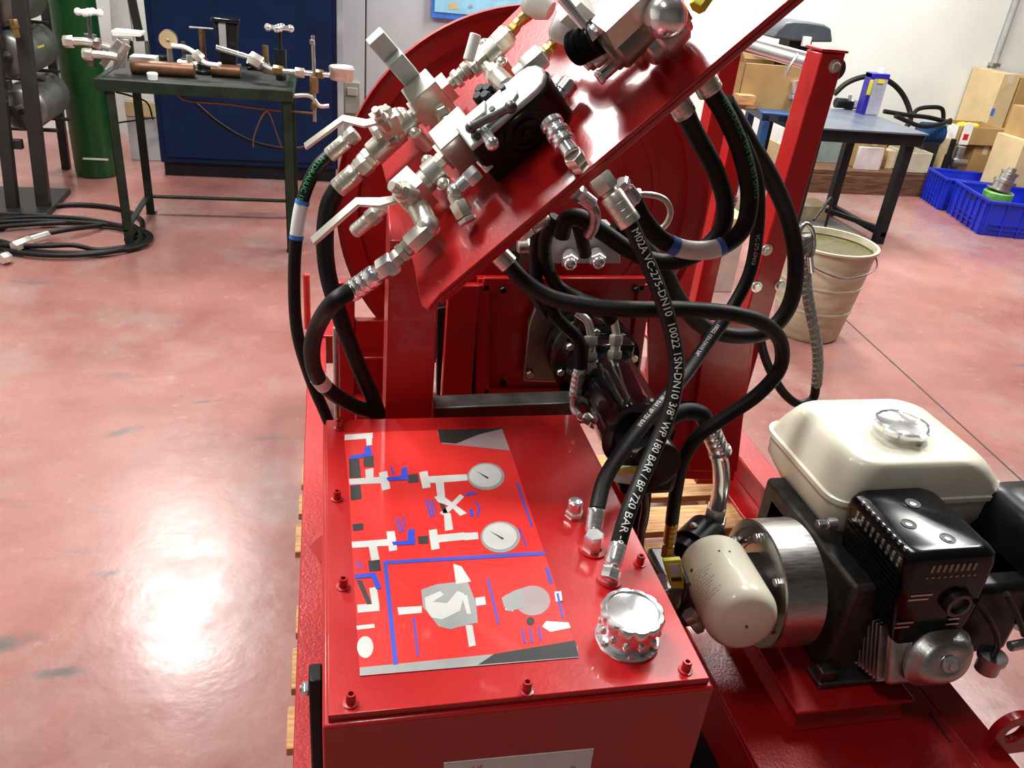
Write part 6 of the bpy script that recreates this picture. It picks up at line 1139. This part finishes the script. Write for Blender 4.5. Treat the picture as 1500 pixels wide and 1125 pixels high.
m = MB(); q = V((2.658, 5.12, 0.8348)); m.box(q + V(-0.06, 0, -0.03), q + V(0.06, 0.08, 0.03)); resting('wood_block', 'small wooden block in front of the open cardboard box', 'block', m, WOOD)
# bench grinder style machine with a rounded grey hood
mc = thing('bench_machine', 'dark bench machine with rounded grey hood behind the red post', 'machine', ((3.1473, 5.3, 0.8626)[0], 5.3, RZ))
a = [V(p) for p in ((2.842, 5.3, 1.2014), (2.8624, 5.3, 1.2522), (2.9076, 5.3, 1.3005), (2.9676, 5.3, 1.3132), (3.0504, 5.3, 1.3154), (3.1812, 5.3, 1.309), (3.2375, 5.3, 1.2884), (3.2728, 5.3, 1.2077), (3.1251, 5.3, 1.197), (2.9766, 5.3, 1.1947))]
m = MB(); m.prism(a, (0, 0.22, 0)); obj('hood', m, mat('slate_hood', (0.07, 0.085, 0.10), 0.4), mc, bevel=0.012, seg=3)
q = V((3.0503, 5.34, 1.1869)); m = MB(); m.box((q.x - 0.06, 5.34, RZ + 0.03), (q.x + 0.10, 5.50, q.z + 0.02)); obj('column', m, TABLEB, mc, bevel=0.01)
m = MB(); m.box((q.x - 0.12, 5.26, RZ + 0.012), (q.x + 0.14, 5.50, RZ + 0.06)); obj('base', m, TABLEB, mc, bevel=0.008)
m = MB(); q = V((3.0741, 5.29, 1.1987)); m.obox(q, (1, 0, 0), (0, 1, 0), (0, 0, 1), 0.06, 0.02, 0.06); obj('white_tag', m, WHITE, mc, bevel=0.004)
m = MB(); m.cyl((3.0324, 5.2, 0.8948), (3.0119, 5.2, 0.9666), 0.03, n=16); m.cyl((3.0409, 5.2, 0.865), (3.0336, 5.2, 0.8906), 0.05, n=16); obj('chuck', m, CHROME, mc)
# can, small fitting, on the table
sc_ = thing('oil_can', 'tall blue and silver rectangular can with yellow mark on the slate table', 'can', (3.7591, 5.4224, 0.757))
q = V((3.708, 5.3597, 0.757)); ztop = 1.030
m = MB(); m.box((q.x - 0.01, q.y, 0.757), (q.x + 0.10, q.y + 0.07, ztop)); obj('can_body', m, mat('pale_silver_tin', (0.55, 0.58, 0.70), 0.3, 0.3), sc_, bevel=0.005)
m = MB(); m.box((q.x - 0.04, q.y - 0.003, 0.757), (q.x - 0.008, q.y + 0.073, ztop)); m.box((q.x - 0.04, q.y - 0.004, ztop - 0.03), (q.x + 0.102, q.y + 0.074, ztop + 0.002)); obj('blue_panel', m, mat('can_blue', (0.02, 0.02, 0.35), 0.35), sc_, bevel=0.003, label='dark blue side panel')
m = MB(); m.box((q.x - 0.042, q.y - 0.006, ztop - 0.14), (q.x - 0.015, q.y, ztop - 0.04)); m.box((q.x + 0.02, q.y - 0.006, ztop - 0.06), (q.x + 0.07, q.y, ztop - 0.035)); obj('yellow_mark', m, YELLOW, sc_)
m = MB(); m.cyl((q.x + 0.05, q.y + 0.035, ztop), (q.x + 0.05, q.y + 0.035, ztop + 0.035), 0.022, n=16); obj('can_cap', m, WHITE, sc_)
fb = thing('small_valve', 'small black and chrome valve lying on the slate table', 'valve', (3.6689, 5.5434, 0.757)); q = V((3.6689, 5.5434, 0.757))
m = MB(); m.cyl(q + V(-0.10, 0, 0.04), q + V(-0.02, 0, 0.04), 0.035, n=16); m.box(q + V(-0.02, -0.03, 0), q + V(0.03, 0.03, 0.06)); obj('valve_body', m, BLACKP, fb, bevel=0.003)
m = MB(); m.hexn(q + V(0.03, 0, 0.035), q + V(0.08, 0, 0.035), 0.032); m.cyl(q + V(0, 0, 0.06), q + V(0, 0, 0.10), 0.015, n=12); obj('nut', m, CHROME, fb)
# cable arch and cables by the wall
run('cable_arch', 'black cable bent in a tall arch behind the blue can', [(4.15, 6.5, 0.7242), (4.2359, 6.5, 0.8167), (4.4073, 6.5, 0.8818), (4.609, 6.5, 0.8622), (4.7898, 6.5, 0.7632), (4.879, 6.45, 0.626), (4.8655, 6.4, 0.5501), (4.62, 6.4, 0.25)], 0.022, RUBBER, cat='cable')
for i, pts_ in enumerate(([(4.376, 6.1, 0.6759), (4.5704, 6.1, 0.6603), (4.8758, 6.2, 0.6359), (5.1815, 6.3, 0.5879)], [(4.7926, 6.3, 0.6113), (4.9093, 6.4, 0.6655), (5.0143, 6.4, 0.6884), (5.1393, 6.4, 0.6787), (5.1923, 6.4, 0.5794)], [(4.42, 6, 0.6609), (4.7606, 6.1, 0.5788), (5.0128, 6.2, 0.5881), (5.1726, 6.3, 0.61)])):
    run('loose_cable', ('flat black cable run left of the cartons', 'looped black cable beside the cable arch', 'sagging black cable over the blue motor')[i], pts_, 0.018, RUBBER, cat='cable')
bm_ = thing('blue_motor', 'blue finned electric motor on the wooden beam under the cables', 'motor', ((5.0783, 6.35, 0.4286)[0], 6.35, 0.19))
q = V((5.0564, 6.35, 0.4852)); m = MB(); m.cyl(q + V(-0.10, 0, 0), q + V(0.10, 0, 0), 0.08, n=24)
for k in range(7): m.cyl(q + V(-0.09 + k * 0.03, 0, 0), q + V(-0.082 + k * 0.03, 0, 0), 0.09, n=24)
obj('motor_body', m, BLUEST, bm_); m = MB(); m.box((q.x - 0.08, 6.28, 0.19), (q.x + 0.08, 6.42, q.z - 0.06)); obj('foot', m, DARKF, bm_)
# wooden beam on the floor with boxes on it
wbm = thing('wooden_platform', 'dark stained wooden platform on the floor along the wall', 'platform', (4.3, 6.5, 0))
for k, (y0, y1) in enumerate(((6.10, 6.36), (6.38, 6.62), (6.64, 6.88))):
    m = MB(); m.box((3.45, y0, 0.14), (4.98 + 0.7 * (k > 0), y1, 0.19)); obj('plank', m, BROWNW, wbm, bevel=0.003)
m = MB(); m.box((3.45, 6.09, 0), (4.98, 6.14, 0.15)); obj('front_board', m, BROWNW, wbm, bevel=0.003)
for x in (3.5, 4.2, 4.85): m = MB(); m.box((x, 6.14, 0), (x + 0.08, 6.88, 0.14)); obj('bearer', m, BROWNW, wbm, bevel=0.003)
def ybox(px0, px1, pyb, pyt, y, d, z0=0.19):
    pass
def onto(lo2, hi2, y, d, z0): return (lo2[0], y, z0), (hi2[0], y + d, hi2[2])
lo, hi = onto((4.3453, 6.2, 0.2281), (4.5748, 6.2, 0.4648), 6.2, 0.22, 0.19); carton('cardboard_box', 'brown carton with white label under the table', lo, hi, CARD)
m = MB(); a, b = V((4.3001, 6.19, 0.2286)), V((4.5348, 6.19, 0.3755)); m.box((a.x, 6.16, 0.191), (b.x, 6.185, b.z)); resting('white_card', 'white card leaning on the brown carton under the table', 'card', m, mat('pinkish_card', (0.62, 0.55, 0.53), 0.6))
lo, hi = onto((4.6474, 6.25, 0.2058), (4.7333, 6.25, 0.3368), 6.25, 0.16, 0.19); carton('cardboard_box', 'small tan carton right of the white card under the table', lo, hi, CARD2)
m = MB(); a, b = V((3.9989, 6.35, 0.1746)), V((4.2971, 6.35, 0.4624)); m.box((a.x, 6.35, 0.19), (b.x, 6.38, b.z)); resting('grey_sheet', 'grey green sheet standing on the platform under the table', 'sheet', m, GREYG)
lo, hi = onto((3.5901, 6.2, 0.1941), (3.7123, 6.2, 0.3549), 6.2, 0.2, 0.19); carton('cardboard_box', 'small tan carton left of the red post under the table', lo, hi, CARD2)
lo, hi = onto((3.5957, 6.25, 0.3376), (3.7055, 6.25, 0.4745), 6.25, 0.16, (3.5488, 6.2, 0.3468)[2]); carton('white_carton', 'pale carton stacked under the table left of the post', lo, hi, WHITE)
tr = thing('parts_tray', 'shallow beige tray of small parts on the platform', 'tray', ((4.8932, 6.15, 0.2365)[0], 6.2, 0.19))
a, b = V((4.7132, 6.12, 0.2191)), V((4.9912, 6.12, 0.3575)); m = MB(); m.box((a.x, 6.12, 0.19), (b.x, 6.14, b.z)); m.box((a.x, 6.12, 0.19), (a.x + 0.02, 6.4, b.z)); m.box((b.x - 0.02, 6.12, 0.19), (b.x, 6.4, b.z)); m.box((a.x, 6.38, 0.19), (b.x, 6.4, b.z)); m.box((a.x, 6.12, 0.19), (b.x, 6.4, 0.20)); obj('tray', m, mat('beige_tray', (0.55, 0.50, 0.36), 0.5), tr, bevel=0.002)
rnd = random.Random(5); m = MB()
for k in range(16):
    q = V(a.x + 0.03 + rnd.random() * (b.x - a.x - 0.07), 6.15 + rnd.random() * 0.2, 0.21 + rnd.random() * 0.05); m.hexn(q, q + V(rnd.uniform(-0.03, 0.03), 0.02, rnd.uniform(0, 0.03)), 0.016)
obj('loose_parts', m, CARD2, tr, kind='stuff')
# cartons on the right
lo, hi = onto((5.1023, 6.3, 0.3426), (5.3026, 6.3, 0.457), 6.3, 0.22, 0.19); carton('cardboard_box', 'low pale carton left of the open carton by the wall', lo, hi, CARD2)
lo, hi = onto((5.4679, 6.25, 0.2303), (5.6895, 6.25, 0.4296), 6.25, 0.3, 0.0); lowbox = hi; carton('cardboard_box', 'lower carton of the short stack behind the blue crates', lo, hi, CARD)
lo, hi = onto((5.2536, 6.22, 0.4266), (5.7104, 6.22, 0.5762), 6.22, 0.34, lowbox[2]); t = carton('cardboard_box', 'upper open carton with yellow packing on the short stack', lo, hi, CARD, True, flaps=False)
m = MB(); m.box((lo[0] - 0.002, lo[1] + 0.05, lo[2] + 0.0), (lo[0], lo[1] + 0.18, hi[2])); m.box((lo[0] + 0.01, lo[1] - 0.002, lo[2]), (lo[0] + 0.10, lo[1], hi[2] + 0.03)); obj('white_label', m, WHITE, t)
m = MB(); m.box((lo[0] + 0.03, lo[1] - 0.0035, lo[2] + 0.04), (lo[0] + 0.08, lo[1] - 0.001, lo[2] + 0.09)); obj('red_mark', m, INKR, t)
m = MB(); q = V((lo[0] + hi[0]) / 2 - 0.03, lo[1] + 0.15, hi[2]); 
for k in range(5): m.sphere(q + V(-0.10 + k * 0.035, 0.02 * (k % 2), -0.012), 0.035, 10, 7, (1.2, 1, 0.7))
obj('yellow_packing', m, mat('yellow_foam', (0.75, 0.62, 0.03), 0.6), t)
lo, hi = onto((5.785, 6.58, 0.5034), (5.9595, 6.58, 0.9814), 6.58, 0.4, 0.0); t = carton('cardboard_box', 'largest pale carton standing against the white wall', lo, hi, CARD2)
m = MB(); q = V((5.8021, 6.578, 0.6595)); m.obox(q, (1, 0, 0), (0, 1, 0), (0, 0, 1), 0.035, 0.002, 0.06); obj('blue_mark', m, INKBLUE2, t)
carton('cardboard_box', 'second tall carton right of the largest carton, cut by the frame', (hi[0] + 0.02, 6.58, 0.0), (hi[0] + 0.45, 6.95, hi[2] - 0.02), CARD)
q = V((5.2749, 5.55, 0.3158)); zt = (5.1658, 5.55, 0.613)[2]; t = carton('cardboard_box', 'carton with black letters at the right edge above the blue crate', (q.x, 5.55, 0.0), (q.x + 0.5, 5.85, zt), CARD2)
m = MB(); flat_text(m, 'CX10', (q.x + 0.01, 5.548, zt - 0.075), (1, 0, 0), (0, 0, 1), 0.075); obj('lettering', m, INKK, t)
carton('cardboard_box', 'brown carton stacked on the lettered carton at the right edge', (q.x + 0.05, 5.57, zt), (q.x + 0.5, 5.85, zt + 0.22), CARD)
# blue crates
def crate(name, label, corner, ang, L, Wd, Hh):
    t = thing(name, label, 'crate', corner); c = V(corner); s_ = V(math.sin(ang), math.cos(ang), 0); u_ = V(math.cos(ang), -math.sin(ang), 0); z_ = V(0, 0, 1)
    def ob(a0, a1, b0, b1, z0, z1, mm): mm.obox(c + s_ * (a0 + a1) / 2 + u_ * (b0 + b1) / 2 + z_ * (z0 + z1) / 2, s_, u_, z_, a1 - a0, b1 - b0, z1 - z0)
    m = MB(); ob(0.015, L - 0.015, 0.015, Wd - 0.015, 0.0, 0.012, m); obj('crate_floor', m, CRATE, t)
    m = MB(); th = 0.008
    ob(0.02, L - 0.02, 0.012, 0.012 + th, 0.012, Hh, m); ob(0.02, L - 0.02, Wd - 0.02, Wd - 0.012, 0.012, Hh, m); ob(0.012, 0.02, 0.012, Wd - 0.012, 0.012, Hh, m); ob(L - 0.02, L - 0.012, 0.012, Wd - 0.012, 0.012, Hh, m); obj('side_wall', m, CRATE, t)
    m = MB(); ob(0, L, 0, 0.022, Hh - 0.022, Hh, m); ob(0, L, Wd - 0.022, Wd, Hh - 0.022, Hh, m); ob(0, 0.022, 0.022, Wd - 0.022, Hh - 0.022, Hh, m); ob(L - 0.022, L, 0.022, Wd - 0.022, Hh - 0.022, Hh, m); obj('rim', m, CRATE, t, bevel=0.003)
    m = MB()
    for k in range(7):
        a = 0.03 + (L - 0.06) * k / 6; ob(a - 0.006, a + 0.006, 0.0, 0.012, 0.005, Hh - 0.022, m)
    for k in range(6):
        b = 0.03 + (Wd - 0.06) * k / 5; ob(0.0, 0.012, b - 0.006, b + 0.006, 0.005, Hh - 0.022, m)
    for z0 in (0.05, 0.085): ob(0.14, L - 0.14, 0.002, 0.012, z0, z0 + 0.006, m); ob(0.002, 0.012, 0.06, Wd - 0.06, z0, z0 + 0.006, m)
    obj('rib', m, CRATE, t, kind='stuff')
    m = MB(); ob(L * 0.38, L * 0.62, 0.0105, 0.0125, Hh - 0.065, Hh - 0.04, m); obj('hand_hole', m, INKK, t)
    return t
AN = math.radians(15)
k1 = V((4.7256, 5.0814, 0)); crate('blue_crate', 'near blue plastic crate holding the green capped valve', k1, AN, 0.60, 0.70, 0.26)
k2 = k1 + V(math.sin(AN), math.cos(AN), 0) * 0.63 + V(math.cos(AN), -math.sin(AN), 0) * -0.05; crate('blue_crate', 'far blue plastic crate behind the near one', k2, AN, 0.40, 0.46, 0.26)
gv = thing('green_capped_valve', 'stepped metal valve with green cap standing in the near blue crate', 'valve', (4.8344, 5.25, 0.2445))
q = k1 + V(math.sin(AN), math.cos(AN), 0) * 0.22 + V(math.cos(AN), -math.sin(AN), 0) * 0.16
ROOT[gv.name] = V(q.x, q.y, 0.012); gv.location = V(q.x, q.y, 0.012)
m = MB(); m.lathe((q.x, q.y, 0.012), (0, 0, 1), [(0, 0.10), (0.27, 0.105), (0.278, 0.095)], 32); obj('green_cap', m, mat('green_cap', (0.16, 0.40, 0.10), 0.45, 0, 0, 0.2, 20), gv, label='green cap')
m = MB(); m.lathe((q.x, q.y, 0.29), (0.25, 0, 1), [(0, 0.098), (0.012, 0.098), (0.015, 0.07), (0.06, 0.07), (0.062, 0.08), (0.085, 0.08), (0.09, 0.055), (0.13, 0.055), (0.135, 0.062), (0.15, 0.062), (0.155, 0.03), (0.18, 0.03)], 32); obj('stepped_body', m, STEEL, gv)
q = k1 + V(math.sin(AN), math.cos(AN), 0) * 0.10 + V(math.cos(AN), -math.sin(AN), 0) * 0.40
m = MB(); m.lathe((q.x, q.y, 0.012), (0, 0, 1), [(0, 0.09), (0.20, 0.095), (0.24, 0.07), (0.25, 0.03)], 28); tag(obj('grey_canister', m, mat('grey_green_canister', (0.13, 0.17, 0.15), 0.4)), 'grey round canister at the frame edge in the near blue crate', 'canister')
av = thing('angle_valve', 'grey cast angle valve standing behind the far crate', 'valve', (5.2595, 6.15, 0.2469)); q = V((5.2403, 6.15, 0.3274)); 
m = MB(); m.cyl((q.x, 6.15, 0.05), (q.x, 6.15, q.z + 0.10), 0.04, n=18); m.cyl((q.x - 0.07, 6.12, q.z - 0.03), (q.x + 0.07, 6.12, q.z - 0.03), 0.035, n=16); m.cyl((q.x, 6.15, 0.0), (q.x, 6.15, 0.06), 0.08, n=20); obj('valve_body', m, ALU, av)
m = MB(); m.cyl((q.x - 0.10, 6.14, q.z + 0.02), (q.x - 0.10, 6.14, q.z + 0.16), 0.022, n=12); m.cyl((q.x - 0.10, 6.14, 0.0), (q.x - 0.10, 6.14, q.z + 0.03), 0.03, n=12); obj('spindle', m, BLACKP, av)
# bucket behind the post
bk = thing('bucket', 'old pale bucket with oily contents standing behind the red post', 'bucket', (2.36, 3.40, 0))
bc_ = V(2.36, 3.40, 0); ztop = (2.3271, 3.4, 0.4793)[2]; m = MB(); m.lathe(bc_, (0, 0, 1), [(0, 0.150), (0.01, 0.160), (ztop * 0.5, 0.192), (ztop - 0.012, 0.218), (ztop - 0.010, 0.228), (ztop, 0.228), (ztop, 0.214), (ztop - 0.03, 0.208)], 48, False); m.lathe(bc_, (0, 0, 1), [(0, 0.0005), (0.001, 0.15)], 48, False); obj('pail', m, BUCKET, bk, angle=50)
for z_ in (0.33, 0.6): 
    m = MB(); m.ring(bc_ + V(0, 0, ztop * z_), bc_ + V(0, 0, ztop * z_ + 0.008), 0.160 + 0.062 * z_ + 0.006, 0.15 + 0.06 * z_, 48); obj('hoop', m, BUCKET, bk)
m = MB(); m.lathe(bc_, (0, 0, 1), [(ztop - 0.035, 0.0005), (ztop - 0.034, 0.208)], 40, False); obj('oily_contents', m, SLUDGE, bk, label='oily sludge')
m = MB(); m.tube([bc_ + V(-0.226, 0, ztop - 0.02), bc_ + V(-0.20, -0.12, ztop - 0.06), bc_ + V(-0.05, -0.24, ztop - 0.10), bc_ + V(0.12, -0.22, ztop - 0.06), bc_ + V(0.226, 0, ztop - 0.02)], 0.004, 8, 8); obj('handle', m, DKSTEEL, bk)
run('black_cable', 'thin black cable crossing behind the bucket', [(2.5685, 3.9, 0.4275), (2.6356, 3.95, 0.4787), (2.7056, 4, 0.5234), (2.75, 4.05, 0.02)], 0.008, RUBBER, cat='cable')
a, b = V((3.1841, 4.9428, 0)), V((3.5437, 5.1672, 0)); zt = 0.10
carton('cardboard_box', 'flat yellow brown carton on the floor behind the bucket', (a.x, a.y + 0.25, 0), (b.x, a.y + 0.50, 0.134), CARD2)
m = MB(); m.box((2.95, 4.70, 0.0), (3.60, 5.35, 0.035)); resting('floor_tray', 'flat grey metal tray on the floor under the table', 'tray', m, mat('grey_tray', (0.25, 0.26, 0.26), 0.5))
# pale sack and rusty chain glimpsed between flange and hoses
t = thing('pale_box', 'pale box on the floor glimpsed between reel flange and hoses', 'box', ((2.0339, 3.9, 0.1901)[0], 3.9, 0))
q = V((1.9864, 3.9, 0.4167)); m = MB(); m.box((q.x - 0.22, 3.9, 0.0), (q.x + 0.20, 4.2, q.z)); obj('carton', m, mat('pale_pink_card', (0.50, 0.40, 0.36), 0.6), t, bevel=0.004)
m = MB(); m.box((q.x - 0.225, 3.895, q.z - 0.05), (q.x + 0.205, 4.205, q.z + 0.004)); obj('lid', m, CARD2, t, bevel=0.003)
cn_ = thing('rusty_chain', 'heap of rusty chain on the pale box behind the reel', 'chain', (q.x, 4.05, q.z)); rnd = random.Random(9); m = MB()
for k in range(46):
    c = V(q.x + rnd.uniform(-0.16, 0.16), 4.05 + rnd.uniform(-0.1, 0.1), q.z + 0.02 + 0.11 * rnd.random()); d = V(rnd.uniform(-1, 1), rnd.uniform(-1, 1), rnd.uniform(-1, 1)).normalized(); f_, s2, u2 = frame(d)
    m.tube([c + s2 * 0.022 * math.cos(w) + u2 * 0.014 * math.sin(w) for w in [2 * math.pi * j / 8 for j in range(8)]], 0.005, 6, 1, closed=True)
obj('links', m, mat('rusty_links', (0.20, 0.12, 0.08), 0.6, 0.6, 0, 0.3, 40), cn_, kind='stuff')
